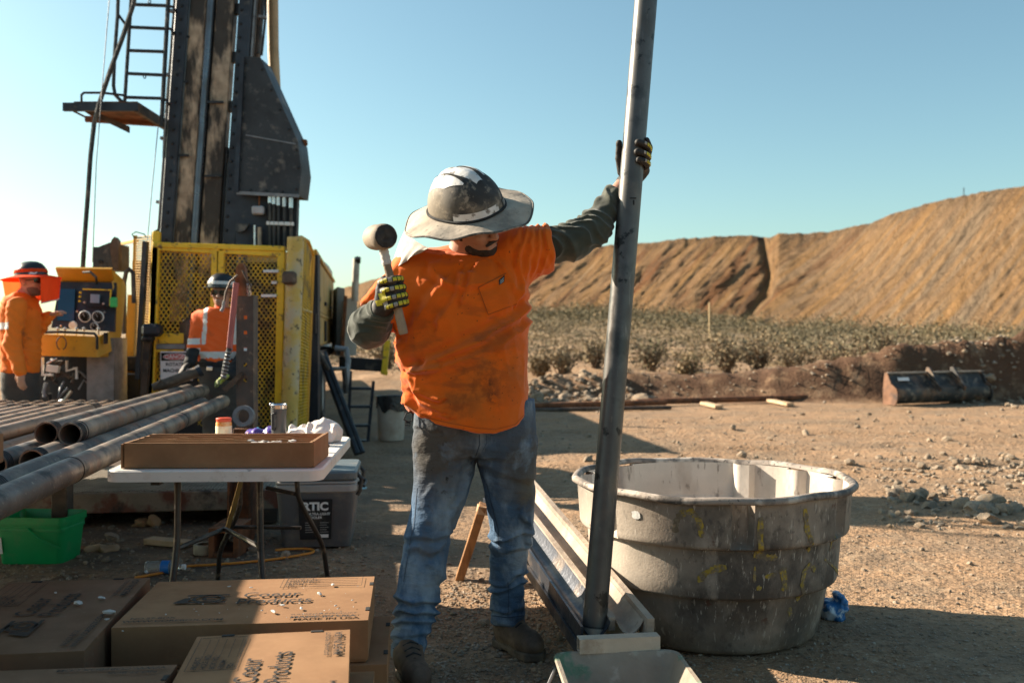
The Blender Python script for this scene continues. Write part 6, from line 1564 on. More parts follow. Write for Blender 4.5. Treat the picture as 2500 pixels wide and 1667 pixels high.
for (x, y, s) in ((1544, 486, 0.010), (1546, 497, 0.006)):
    pc_ = at(x, y, 3.66); m = MB(); m.box(Vector((pc_.x, 3.655, pc_.z)) + Vector((0, 0, 0)), (s * 2.4 if s > .008 else s * .8, 0.006, 0.004 if s > .008 else 0.018)); 
    # dark stamped notch set on the barrel's skin
    ax = PB + pu * ((pc_ - PB).dot(pu)); n_ = (Vector((0, -1, 0)) - pu * Vector((0, -1, 0)).dot(pu)).normalized()
    off = pc_.x - ax.x; yv = math.sqrt(max(RP ** 2 - off ** 2, 0)); tgt = ax + Vector((off, 0, 0)) + n_ * (yv - 0.001)
    dlt = tgt - Vector((pc_.x, 3.655, pc_.z)); m.v = [v + dlt for v in m.v]; m.build('notch', MT['black_print'], brl)

# ---- twin trough running back to a wooden trestle
N0 = Vector((0.245, 3.43, 0.165)); N1 = Vector((0.515, 3.47, 0.165))
Fv = Vector((-0.385, 1.62, 0.245))
trg = thing('core_trough', 'dusty twin metal trough with pale wooden edge boards sloping down to the bin', 'trough', (0.3, 3.45, 0))
wv = (N1 - N0); wn = wv.normalized(); W_ = wv.length; tdir = Fv.normalized(); tup = wn.cross(tdir).normalized()
if tup.z < 0: tup = -tup
def tr(u, h, s): return N0 + wn * u + tup * h + Fv * s
MT['trough_dark'] = PM('dark_trough_steel', (0.055, 0.062, 0.078), 0.35, 0.5, 0.3, 5, [dict(c=(0.32, 0.25, 0.19), s=5, lo=0.5, hi=0.64, amt=0.7)])
MT['trough_pale'] = PM('pale_muddy_board', (0.44, 0.35, 0.27), 0.85, 0, 0.2, 6, [dict(c=(0.17, 0.14, 0.12), s=4, lo=0.46, hi=0.66, amt=0.75), dict(c=(0.30, 0.20, 0.13), s=8, lo=0.55, hi=0.7, amt=0.6), dict(c=(0.12, 0.10, 0.09), s=12, lo=0.6, hi=0.68, amt=0.7)], bump=0.4)
def sheet(name, sec, mat, s0=0.0, s1=1.0, th=0.006):
    m = MB(); low = [(u, h - th) for u, h in sec][::-1]
    m.prism([tr(u, h, s0) for u, h in sec + low], Fv * (s1 - s0)); return m.build(name, mat, trg, 30)
def arc_sec(u0, u1, dep, n=9):
    return [(u0 + (u1 - u0) * k / (n - 1), 0.062 - dep * math.sin(math.pi * k / (n - 1)) ** 0.8) for k in range(n)]
sheet('channel', arc_sec(0.010, 0.118, 0.058), MT['trough_dark'], 0.02, 1.0)
sheet('channel', arc_sec(0.142, 0.240, 0.050), MT['trough_pale'], 0.02, 1.0)
m = MB(); m.prism([tr(u, h, 0.03) for u, h in ((0.118, 0.02), (0.142, 0.02), (0.142, 0.070), (0.118, 0.070))], Fv * 0.97); m.build('divider_board', MT['trough_pale'], trg)
m = MB(); m.prism([tr(u, h, 0.0) for u, h in ((0.242, 0.0), (0.268, 0.0), (0.268, 0.082), (0.242, 0.082))], Fv * 1.03); m.build('edge_board', MT['trough_pale'], trg)
m = MB(); m.prism([tr(u, h, 0.0) for u, h in ((-0.002, 0.005), (0.008, 0.005), (0.008, 0.064), (-0.002, 0.064))], Fv * 1.0); m.build('edge_board', MT['trough_dark'], trg)
m = MB(); m.prism([tr(u, h, 0.0) for u, h in ((-0.012, -0.045), (0.004, -0.045), (0.004, 0.002), (-0.012, 0.002))], Fv * 1.0); m.build('side_rail', MT['trough_dark'], trg)
m = MB(); m.prism([tr(u, h, 0.02) for u, h in ((0.0, -0.06), (0.27, -0.06), (0.27, -0.045), (0.0, -0.045))], Fv * 0.95); m.build('base_board', MT['raw_wood'], trg)
# square tube across the low end, on the bin
bz_ = 0.172
m = MB(); a_, b_ = at(1412, 1578, 3.36), at(1607, 1566, 3.40); a_.z = b_.z = 0.183
ud = (b_ - a_).normalized(); nd_ = Vector((-ud.y, ud.x, 0))
for (o1, o2, w1, w2) in ((0, 0.0235, 0.05, 0.003), (0, -0.0235, 0.05, 0.003), (0.0235, 0, 0.003, 0.044), (-0.0235, 0, 0.003, 0.044)):
    c = (a_ + b_) / 2 + nd_ * o1 + Vector((0, 0, o2)); m.box(c, ((b_ - a_).length, w1, w2), Matrix((ud, nd_, Vector((0, 0, 1)))).transposed())
tag(m.build('square_tube', PM('dusty_tube', (0.50, 0.42, 0.33), 0.7, 0.1, 0.15, 6, [dict(c=(0.30, 0.2, 0.13), s=9, lo=0.54, hi=0.66, amt=0.6)]), None, 20), 'dusty hollow square tube laid across the bin at the foot of the pipe', 'square tube')
# wooden trestle carrying the far end
trs = thing('trestle', 'rough wooden trestle leg behind the man under the trough', 'trestle', (-0.1, 5.0, 0))
lt = at(1180, 1232, 4.95); lb_ = Vector((*px_ground(1122, 1412), 0.0))
m = MB(); m.bar(lt, lb_, 0.045, 0.09, (0, 1, 0), 0.004); m.build('leg', PM('orange_wood', (0.36, 0.18, 0.07), 0.8, 0, 0.3, 8, [dict(c=(0.12, 0.06, 0.03), s=6, lo=0.52, hi=0.64, amt=0.7, st=(2, 2, 0.5))], bump=0.4), trs)
lt2 = tr(0.30, -0.09, 0.92); m = MB(); m.bar(lt + Vector((-0.03, 0, -0.02)), lt2 + Vector((0.06, 0.02, 0)), 0.09, 0.04); m.build('top_rail', MT['raw_wood'], trs)
m = MB(); m.bar(lt2 + Vector((0.02, 0.02, -0.02)), Vector((lt2.x + 0.14, lt2.y + 0.05, 0)), 0.045, 0.09, (0, 1, 0), 0.004); m.build('leg', MT['raw_wood'], trs)

# ---- flared bin at the bottom edge
bin_ = thing('mixing_bin', 'muddy grey flared bin with green stains at the bottom edge', 'bin', (0.38, 3.05, 0))
bcen = Vector((0.385, 3.03, 0)); byaw = R(4); BRm = Matrix.Rotation(byaw, 3, 'Z')
def bw(u, v, z): return bcen + BRm @ Vector((u, v, 0)) + Vector((0, 0, z))
MT['bin'] = PM('muddy_bin', (0.27, 0.225, 0.175), 0.75, 0, 0.22, 6, [dict(c=(0.05, 0.20, 0.12), s=5, lo=0.54, hi=0.60, amt=0.85), dict(c=(0.16, 0.10, 0.06), s=5, lo=0.56, hi=0.68, amt=0.6), dict(c=(0.5, 0.44, 0.37), s=20, lo=0.56, hi=0.66, amt=0.4)], bump=0.4)
pr = [(0.30, 0.52, 0.004), (0.31, 0.53, 0.012), (0.415, 0.655, 0.145), (0.435, 0.675, 0.147), (0.445, 0.685, 0.156), (0.435, 0.675, 0.162), (0.41, 0.65, 0.160), (0.40, 0.64, 0.15), (0.295, 0.515, 0.016)]
rg = [[bw(x, y, z) for x, y in rrect(w_, l_, 0.05)] for w_, l_, z in pr]
n = len(rg[0]); ff = [list(range(n)), [(len(rg) - 1) * n + k for k in range(n)]]
for i in range(len(rg) - 1):
    for k in range(n): ff.append((i * n + k, i * n + (k + 1) % n, (i + 1) * n + (k + 1) % n, (i + 1) * n + k))
m = MB(); m.add(sum(rg, []), ff); m.build('shell', MT['bin'], bin_, 40)
m = MB(); m.box(bw(0, 0, 0.055), (0.32, 0.53, 0.002), byaw); m.build('mud_water', PM('mud_water', (0.20, 0.15, 0.11), 0.2, 0, 0.2, 5), bin_)
m = MB(); m.tube([bw(-0.215, 0.05, 0.15), bw(-0.25, 0.06, 0.12), bw(-0.26, 0.16, 0.10), bw(-0.22, 0.26, 0.13)], 0.006, 7); m.build('handle', MT['grey_metal'], bin_)

# unseen van added behind the camera to block sky light and deepen shade
van = thing('sky_blocking_van', 'unseen dark grey van added behind the camera to block sky light', 'van', (-1.2, -3.4, 0))
MT['van'] = PM('van_grey', (0.06, 0.062, 0.068), 0.4, 0, 0.1, 3, [dict(c=DUST, s=3, lo=0.5, hi=0.75, amt=0.3)])
m = MB(); m.prism([Vector((x, -4.4, z)) for x, z in ((-4.6, 0.35), (2.6, 0.35), (2.7, 0.9), (2.2, 1.3), (1.5, 2.45), (1.1, 2.7), (-4.5, 2.75), (-4.65, 2.5))], (0, 2.0, 0)); m.build('body', MT['van'], van)
for x0, x1, z0, z1 in ((0.2, 1.5, 1.45, 2.2), (-1.4, 0.0, 1.45, 2.2)):
    m = MB(); m.box(((x0 + x1) / 2, -2.395, (z0 + z1) / 2), (x1 - x0, 0.02, z1 - z0), None, 0.005); m.build('window', PM('van_glass', (0.01, 0.012, 0.015), 0.1, bump=0), van)
for x in (-3.3, 1.5):
    for y in (-2.5, -4.3):
        m = MB(); m.lathe([(0, -0.11), (0.2, -0.12), (0.34, -0.11), (0.36, 0), (0.34, 0.11), (0.2, 0.12), (0, 0.11)], 28, Matrix.Translation((x, y, 0.36)) @ Matrix.Rotation(R(90), 4, 'X')); m.build('wheel', MT['rubber'], van)

# ================================================================== PEOPLE
from mathutils.bvhtree import BVHTree
def V3(p): return np.array([p[0], p[1], p[2]], float)
def A3(x, y, d): return V3(at(x, y, d))
def ring(y, xl, xr, d, ry, grow=0.0):
    a, b = at(xl, y, d), at(xr, y, d)
    return (a.z, (a.x + b.x) / 2, d, (b.x - a.x) / 2 + grow, ry + grow)
def bvh_of(o):
    me = o.data; off = o.matrix_world.translation if o.parent is None else Vector((0, 0, 0))
    vs_ = [v.co.copy() for v in me.vertices]; return BVHTree.FromPolygons(vs_, [list(p.vertices) for p in me.polygons])
def skin_patch(bvh, poly, n, name, mat, par, lift=0.002, thick=0.0):
    """quad patch (4 photo corners, clockwise from top left) laid on a body surface"""
    m = MB(); vv = []; ok = True
    org = Vector((0, 0, CH)); q = [Vector(p) for p in poly]; nu, nv = n
    for j in range(nv + 1):
        for i in range(nu + 1):
            u, v = i / nu, j / nv
            p = (q[0] * (1 - u) + q[1] * u) * (1 - v) + (q[3] * (1 - u) + q[2] * u) * v
            dr = (at(p.x, p.y, 1.0) - org).normalized(); h = bvh.ray_cast(org, dr)
            if h[0] is None: return None
            vv.append(h[0] - dr * lift)
    m.add(vv, [(j * (nu + 1) + i, j * (nu + 1) + i + 1, (j + 1) * (nu + 1) + i + 1, (j + 1) * (nu + 1) + i) for j in range(nv) for i in range(nu)])
    o = m.build(name, mat, par, 80)
    return o
def fold_field(lines):
    """lines: (photo polyline, width px, amp m); returns function of projected position"""
    def fn(v):
        px = 1250 + F * v[:, 0] / v[:, 1]; py = HZ + F * (CH - v[:, 2]) / v[:, 1]
        out = np.zeros(len(v))
        px = px + 11 * vnoise(v, 11, 31) + 4 * vnoise(v, 30, 32); py = py + 11 * vnoise(v, 11, 41) + 4 * vnoise(v, 30, 42)
        for li, (pts, wd, amp) in enumerate(lines):
            best = np.full(len(v), 1e9); tt = np.zeros(len(v)); L_ = 0
            for a, b in zip(pts[:-1], pts[1:]):
                a = np.array(a, float); b = np.array(b, float); ab = b - a
                t_ = np.clip(((px - a[0]) * ab[0] + (py - a[1]) * ab[1]) / (ab @ ab), 0, 1)
                dx, dy = px - a[0] - t_ * ab[0], py - a[1] - t_ * ab[1]; sd = np.sign(ab[0] * dy - ab[1] * dx)
                d_ = np.hypot(dx, dy)
                k_ = d_ < np.abs(best); best = np.where(k_, d_ * sd, best)
            wd2 = wd * 0.85
            out += 2.0 * amp * np.clip(0.75 + 0.6 * vnoise(v, 9, 50 + li), 0.1, 1.4) * (np.exp(-np.abs(best / wd2) ** 1.15) - 0.8 * np.exp(-((best - wd2 * 1.6) / wd2) ** 2))
        return out
    return fn
SKIN = PM('skin', (0.42, 0.22, 0.15), 0.5, 0, 0.15, 12, [dict(c=(0.22, 0.12, 0.08), s=14, lo=0.55, hi=0.7, amt=0.5)], bump=0.2, bs=120, bdist=0.002, sss=0.15)
HAIR = PM('dark_hair', (0.030, 0.020, 0.015), 0.7, 0, 0.3, 60, bump=0.8, bs=160, bdist=0.006)
BLACK_CLOTH = PM('black_cloth', (0.015, 0.015, 0.016), 0.9, 0, 0.3, 20, bump=0.4, bs=90, bdist=0.003)

# ------------------------------------------------------------------ the man with the mallet
man = thing('person', 'man in orange shirt and jeans, wide brimmed hard hat, holding mallet and pipe', 'person', (-0.1, 3.66, 0))
ST = lambda x, y, d: tuple(at(x, y, d))
MT['shirt'] = PM('orange_shirt', (0.70, 0.122, 0.004), 0.88, 0, 0.10, 4, [
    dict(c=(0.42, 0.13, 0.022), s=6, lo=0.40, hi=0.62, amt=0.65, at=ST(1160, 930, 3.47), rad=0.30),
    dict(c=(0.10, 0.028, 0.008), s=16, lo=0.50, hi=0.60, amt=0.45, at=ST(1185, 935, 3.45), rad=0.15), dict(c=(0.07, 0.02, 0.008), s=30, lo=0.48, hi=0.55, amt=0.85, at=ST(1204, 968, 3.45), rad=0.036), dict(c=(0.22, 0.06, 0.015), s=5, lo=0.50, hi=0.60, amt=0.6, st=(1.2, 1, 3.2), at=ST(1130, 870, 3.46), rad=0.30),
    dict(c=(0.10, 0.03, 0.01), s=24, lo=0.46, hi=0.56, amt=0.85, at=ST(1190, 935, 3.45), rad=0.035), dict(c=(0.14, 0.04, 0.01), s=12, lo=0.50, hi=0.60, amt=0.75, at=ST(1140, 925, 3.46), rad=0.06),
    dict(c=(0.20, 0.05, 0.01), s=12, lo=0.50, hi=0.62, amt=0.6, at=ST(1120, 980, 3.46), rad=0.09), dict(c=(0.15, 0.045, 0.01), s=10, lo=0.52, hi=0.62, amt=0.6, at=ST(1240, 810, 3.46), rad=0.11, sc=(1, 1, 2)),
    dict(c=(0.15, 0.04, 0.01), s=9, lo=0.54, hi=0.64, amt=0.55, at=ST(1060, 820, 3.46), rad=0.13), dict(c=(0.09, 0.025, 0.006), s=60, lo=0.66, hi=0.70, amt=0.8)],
    bump=0.35, bs=260, bdist=0.0015, extra_bump=[(0.25, 20, 0.008, (1, 1, 1.5)), (0.35, 60, 0.004)], spec=0.2, sheen=0.2)
tor = [ring(632, 1040, 1250, 3.60, 0.085), ring(655, 1000, 1278, 3.60, 0.12), ring(690, 978, 1288, 3.60, 0.145), ring(730, 968, 1291, 3.60, 0.158), ring(790, 967, 1292, 3.61, 0.166), ring(850, 970, 1291, 3.62, 0.176),
       ring(920, 980, 1288, 3.63, 0.186), ring(980, 988, 1288, 3.635, 0.190), ring(1075, 992, 1292, 3.64, 0.188)]
hem_x = np.array([(x - 1250) / F * 3.5 for x in (960, 992, 1050, 1100, 1160, 1210, 1262, 1296, 1330)])
hem_z = np.array([CH - (y - HZ) / F * 3.5 for y in (996, 1003, 1028, 1040, 1051, 1056, 1043, 1003, 980)])
shL, shR = A3(1262, 618, 3.61), A3(1008, 672, 3.61)
slv_e, slv_r = A3(1352, 604, 3.63), A3(916, 776, 3.52)
def shirt_fn(P):
    d = loft(P, tor, 2.25)
    d = smin(d, caps(P, A3(1050, 664, 3.61), A3(1235, 640, 3.61), 0.088), 0.05)
    sl = caps(P, shL, slv_e, 0.096, 0.088); sl = smax(sl, halfspace(P, A3(1347, 605, 3.63), V3((1, 0, 0.10))), 0.006)
    d = smin(d, sl, 0.06)
    sr = caps(P, shR, slv_r, 0.092, 0.074); sr = smax(sr, halfspace(P, A3(917, 772, 3.52), slv_r - shR), 0.006)
    d = smin(d, sr, 0.05)
    zh = np.interp(P[..., 0], hem_x, hem_z) - 0.02 * np.clip((P[..., 1] - 3.55) / 0.2, 0, 1)
    return smax(d, zh - P[..., 2], 0.004)
folds = fold_field([
    ([(1085, 690), (1040, 745), (1008, 790), (992, 840)], 16, 0.010), ([(1135, 672), (1120, 715), (1090, 760), (1075, 790)], 12, 0.009), ([(1160, 665), (1150, 700), (1130, 735)], 9, 0.006),
    ([(1288, 745), (1240, 790), (1180, 828), (1110, 858), (1040, 885)], 14, 0.012), ([(1290, 790), (1240, 830), (1170, 862), (1090, 892), (1010, 905)], 12, 0.009), ([(1292, 720), (1262, 790), (1225, 850)], 12, 0.005),
    ([(975, 850), (1000, 930), (1040, 985), (1085, 1005)], 12, 0.014), ([(968, 800), (975, 860), (985, 920)], 9, 0.012), ([(1000, 905), (1040, 900), (1075, 890)], 8, 0.008), ([(990, 945), (1030, 960), (1070, 970)], 8, 0.010), ([(995, 985), (1040, 1008), (1100, 1022)], 9, 0.008),
    ([(985, 930), (1000, 985)], 8, 0.010), ([(1270, 640), (1275, 690), (1262, 730)], 9, 0.007), ([(1220, 650), (1250, 690), (1285, 720)], 12, 0.005), ([(1060, 655), (1090, 690), (1130, 705), (1180, 695)], 12, 0.006),
    ([(1300, 556), (1298, 610), (1285, 660)], 8, 0.0045), ([(1316, 552), (1317, 600), (1305, 665)], 7, 0.005), ([(1332, 550), (1333, 610), (1326, 668)], 7, 0.004), ([(1283, 560), (1280, 600), (1262, 640)], 8, 0.0045), ([(1265, 566), (1262, 590)], 8, 0.003)])
def shirt_disp(v):
    w_ = 0.004 * fbm(v, 8, 2, 12) + 0.0016 * fbm(v, 28, 2, 5) + 0.004 * (1 - np.abs(fbm(v * np.array([1, 1, 0.55]), 11, 2, 33))) ** 4
    s = np.clip((v[:, 0] - shL[0]) / 0.12, 0, 1) * np.clip((1.75 - v[:, 2]) * 9, 0, 1)
    w_ = w_ + s * 0.0022 * np.sin(v[:, 0] * 170 + 5 * vnoise(v, 10, 3))
    sr = np.clip((-v[:, 0] - 0.40) / 0.08, 0, 1)
    w_ = w_ + sr * 0.006 * np.sin((v[:, 0] * 0.7 - v[:, 2] * 0.6) * 190 + 3 * vnoise(v, 12, 7))
    return w_ + folds(v)
shirt = sdf_obj('shirt', shirt_fn, (-0.60, 3.36, 0.86), (0.20, 3.86, 1.70), 0.005, MT['shirt'], man, shirt_disp, 2, 0)
SB = bvh_of(shirt)
MT['shirt_pk'] = MT['shirt']
skin_patch(SB, [(1168, 702), (1236, 667), (1262, 742), (1192, 768)], (12, 12), 'pocket', MT['shirt'], shirt, 0.0025)
MT['stitch'] = PM('stitching', (0.35, 0.07, 0.005), 0.9, bump=0)
def seam(pts, wd, name, mat, par, bv, lift=0.003):
    pts = [Vector(p) for p in pts]
    for a, b in zip(pts[:-1], pts[1:]):
        t_ = (b - a).normalized(); n_ = Vector((-t_.y, t_.x)) * wd / 2
        skin_patch(bv, [a - n_, b - n_, b + n_, a + n_], (8, 1), name, mat, par, lift)
seam([(1168, 702), (1236, 667)], 2.2, 'seam', MT['stitch'], shirt, SB); seam([(1168, 702), (1192, 768), (1262, 742)], 1.6, 'seam', MT['stitch'], shirt, SB)
lp_ = skin_patch(SB, [(1218, 684), (1232, 671), (1231, 688), (1219, 696)], (3, 3), 'label_tab', MT['black_print'], shirt, 0.0045)
for k in range(3): skin_patch(SB, [(1221.5, 685.0 + 3.4 * k), (1230, 677.5 + 3.7 * k), (1230, 678.5 + 3.7 * k), (1221.5, 686.0 + 3.4 * k)], (2, 1), 'label_bar', MT['white_print'], shirt, 0.0055)
seam([(996, 996), (1050, 1021), (1100, 1033), (1160, 1044), (1210, 1048), (1258, 1036), (1288, 1004)], 1.4, 'seam', MT['stitch'], shirt, SB)

# undershirt sleeves (dark green grey)
MT['under'] = PM('dark_green_sleeve', (0.050, 0.056, 0.042), 0.9, 0, 0.2, 8, [dict(c=(0.15, 0.14, 0.10), s=7, lo=0.55, hi=0.72, amt=0.45)], bump=0.4, bs=200, bdist=0.0015, spec=0.2, sheen=0.3)
LA = [A3(1300, 606, 3.63), A3(1400, 590, 3.66), A3(1448, 560, 3.69), A3(1502, 478, 3.745)]
def undL(P):
    d = chain(P, LA, [0.070, 0.069, 0.064, 0.047], 0.03)
    return smax(d, halfspace(P, A3(1506, 468, 3.75), LA[3] - LA[2]), 0.005)
def sleeve_disp(pts, amp, fr, seed):
    pts = [np.array(p) for p in pts]; L_ = [0]
    for a, b in zip(pts[:-1], pts[1:]): L_.append(L_[-1] + np.linalg.norm(b - a))
    def fn(v):
        best = np.full(len(v), 1e9); s = np.zeros(len(v))
        for i, (a, b) in enumerate(zip(pts[:-1], pts[1:])):
            ab = b - a; t_ = np.clip(((v - a) @ ab) / (ab @ ab), 0, 1); d_ = np.linalg.norm(v - a - t_[:, None] * ab, axis=1)
            k_ = d_ < best; best = np.where(k_, d_, best); s = np.where(k_, L_[i] + t_ * np.linalg.norm(ab), s)
        ph = s * fr * 0.8 + 7.0 * vnoise(v, 7, seed) + 2.5 * vnoise(v, 18, seed + 1) + 14 * v[:, 2] + 9 * v[:, 0]
        rid = (1 - np.abs(np.sin(ph))) ** 1.3
        return amp * (rid - 0.4) * (0.45 + 0.75 * np.clip(vnoise(v, 7, seed + 4) + 0.5, 0, 1)) + 0.0025 * fbm(v, 30, 2, seed)
    return fn
lo, hi = bounds(*LA, pad=0.12)
sdf_obj('undershirt_sleeve', undL, lo, hi, 0.0045, MT['under'], man, sleeve_disp(LA, 0.0115, 46, 3), 1)
RA = [A3(930, 765, 3.54), A3(901, 802, 3.50), A3(928, 762, 3.40)]
def undR(P):
    d = smin(caps(P, RA[0], RA[1], 0.064, 0.066), caps(P, RA[1], A3(934, 750, 3.385), 0.066, 0.047), 0.03)
    d = smin(d, ell(P, A3(893, 800, 3.47), (0.056, 0.075, 0.066)), 0.03)
    return smax(d, halfspace(P, A3(932, 749, 3.385), A3(938, 742, 3.37) - RA[1]), 0.005)
lo, hi = bounds(*RA, pad=0.13)
sdf_obj('undershirt_sleeve', undR, lo, hi, 0.0045, MT['under'], man, sleeve_disp([RA[0], RA[1], A3(934, 750, 3.385)], 0.011, 50, 8), 1)

# jeans
pel = [ring(975, 1014, 1302, 3.66, 0.150), ring(1040, 1010, 1306, 3.67, 0.156), ring(1085, 1012, 1307, 3.68, 0.145), ring(1108, 1030, 1294, 3.68, 0.12)]
lgL = [ring(1070, 1013, 1165, 3.67, 0.115), ring(1110, 1012, 1162, 3.67, 0.113), ring(1150, 1013, 1156, 3.67, 0.108), ring(1200, 1010, 1144, 3.66, 0.103), ring(1250, 1003, 1126, 3.65, 0.098), ring(1300, 988, 1108, 3.64, 0.092), ring(1400, 974, 1086, 3.62, 0.084), ring(1470, 964, 1069, 3.60, 0.080),
       ring(1505, 962, 1067, 3.595, 0.078), ring(1550, 957, 1046, 3.58, 0.070), ring(1598, 957, 1037, 3.57, 0.068)]
lgR = [ring(1070, 1156, 1308, 3.69, 0.115), ring(1110, 1160, 1309, 3.69, 0.113), ring(1150, 1168, 1308, 3.70, 0.108), ring(1200, 1178, 1308, 3.715, 0.102), ring(1250, 1188, 1305, 3.735, 0.096), ring(1300, 1196, 1299, 3.76, 0.088), ring(1350, 1195, 1291, 3.79, 0.080), ring(1400, 1196, 1286, 3.815, 0.076),
       ring(1450, 1196, 1281, 3.84, 0.072), ring(1518, 1199, 1282, 3.865, 0.070)]
def jeans_fn(P):
    d = loft(P, pel, 2.3)
    l_ = loft(P, lgL, 2.15); r_ = loft(P, lgR, 2.15)
    return smin(smin(d, l_, 0.025), smin(d, r_, 0.025), 0.008)
jfold = fold_field([([(1160, 1125), (1110, 1150), (1060, 1190)], 12, 0.006), ([(1165, 1128), (1140, 1180), (1115, 1240)], 10, 0.006), ([(1175, 1130), (1215, 1150), (1290, 1165)], 12, 0.006), ([(1180, 1150), (1200, 1220), (1215, 1290)], 9, 0.004),
    ([(1000, 1312), (1060, 1322), (1106, 1305)], 9, 0.010), ([(1010, 1340), (1060, 1352), (1095, 1330)], 9, 0.007), ([(1040, 1355), (1075, 1395), (1085, 1420)], 10, 0.007), ([(964, 1462), (1010, 1475), (1068, 1466)], 8, 0.013), ([(963, 1490), (1015, 1500), (1066, 1492)], 7, 0.014), ([(962, 1515), (1010, 1520), (1064, 1512)], 6, 0.010), ([(960, 1548), (1005, 1552), (1046, 1540)], 6, 0.007),
    ([(1196, 1310), (1240, 1316), (1300, 1302)], 7, 0.009), ([(1195, 1330), (1240, 1345), (1292, 1338)], 8, 0.008), ([(1195, 1412), (1240, 1425), (1285, 1402)], 7, 0.012), ([(1196, 1435), (1240, 1440), (1283, 1425)], 6, 0.010), ([(1280, 1255), (1300, 1290), (1290, 1325)], 8, 0.010), ([(1197, 1480), (1240, 1490), (1281, 1484)], 6, 0.006),
    ([(1165, 1070), (1163, 1100), (1150, 1135), (1135, 1150)], 5, 0.006), ([(1015, 1040), (1060, 1050), (1100, 1045)], 6, 0.004)])
GREASE = (0.082, 0.073, 0.062)
MT['jeans'] = PM('dirty_denim', (0.062, 0.112, 0.185), 0.92, 0, 0.22, 9, [
    dict(c=(0.25, 0.32, 0.39), s=7, lo=0.48, hi=0.62, amt=0.8, st=(1, 1, 0.5)),
    dict(c=(0.23, 0.255, 0.27), s=6, lo=0.40, hi=0.6, amt=0.7, at=ST(1065, 1385, 3.54), rad=0.14), dict(c=(0.24, 0.28, 0.30), s=6, lo=0.42, hi=0.6, amt=0.6, at=ST(1110, 1250, 3.56), rad=0.12),
    dict(c=GREASE, s=5, lo=0.30, hi=0.42, amt=0.95, at=ST(1055, 1105, 3.52), rad=0.235, sc=(1, .5, 1)), dict(c=(0.072, 0.068, 0.064), s=6, lo=0.34, hi=0.5, amt=0.9, at=ST(1285, 1140, 3.60), rad=0.22, sc=(1.3, .5, 0.8)),
    dict(c=(0.14, 0.12, 0.09), s=6, lo=0.45, hi=0.6, amt=0.8, at=ST(1290, 1230, 3.62), rad=0.12, sc=(2, .5, 0.7)), dict(c=(0.12, 0.10, 0.08), s=8, lo=0.44, hi=0.56, amt=0.75, at=ST(1075, 1270, 3.55), rad=0.16, sc=(1.5, 1, .8)),
    dict(c=(0.02, 0.017, 0.014), s=18, lo=0.58, hi=0.64, amt=0.8, at=ST(1070, 1150, 3.54), rad=0.2)],
    bump=0.5, bs=330, bdist=0.0015, stretch=(1, 1, 0.6), extra_bump=[(0.6, 18, 0.014, (1, 1, 2.2)), (0.4, 60, 0.004)], spec=0.2)
def jeans_disp(v):
    zl = np.clip((0.30 - v[:, 2]) / 0.15, 0, 1) 
    return 0.004 * fbm(v, 9, 2, 3) + 0.002 * fbm(v, 30, 2, 6) + zl * 0.0025 * np.sin(v[:, 2] * 130 + 60 * v[:, 0] + 6 * vnoise(v, 9, 4)) + 0.85 * jfold(v)
jeans = sdf_obj('jeans', jeans_fn, (-0.50, 3.40, 0.04), (0.16, 3.98, 1.06), 0.0055, MT['jeans'], man, jeans_disp, 1)
JB = bvh_of(jeans)
MT['denim_dark'] = PM('denim_seam', (0.03, 0.05, 0.085), 0.9, bump=0)
seam([(1170, 1060), (1171, 1085), (1163, 1110), (1150, 1132)], 2.0, 'seam', MT['denim_dark'], jeans, JB); seam([(1018, 1190), (1012, 1260), (1000, 1330), (985, 1420)], 1.4, 'seam', MT['denim_dark'], jeans, JB)
seam([(1188, 1180), (1202, 1240), (1216, 1290), (1218, 1340)], 1.8, 'seam', MT['denim_dark'], jeans, JB); seam([(1240, 1420), (1242, 1460), (1240, 1500)], 1.4, 'seam', MT['denim_dark'], jeans, JB)
seam([(1188, 1060), (1188, 1082), (1178, 1100)], 1.2, 'seam', MT['denim_dark'], jeans, JB)
seam([(959, 1582), (1000, 1587), (1034, 1580)], 2.0, 'seam', MT['denim_dark'], jeans, JB); seam([(1201, 1502), (1240, 1507), (1279, 1502)], 2.0, 'seam', MT['denim_dark'], jeans, JB)

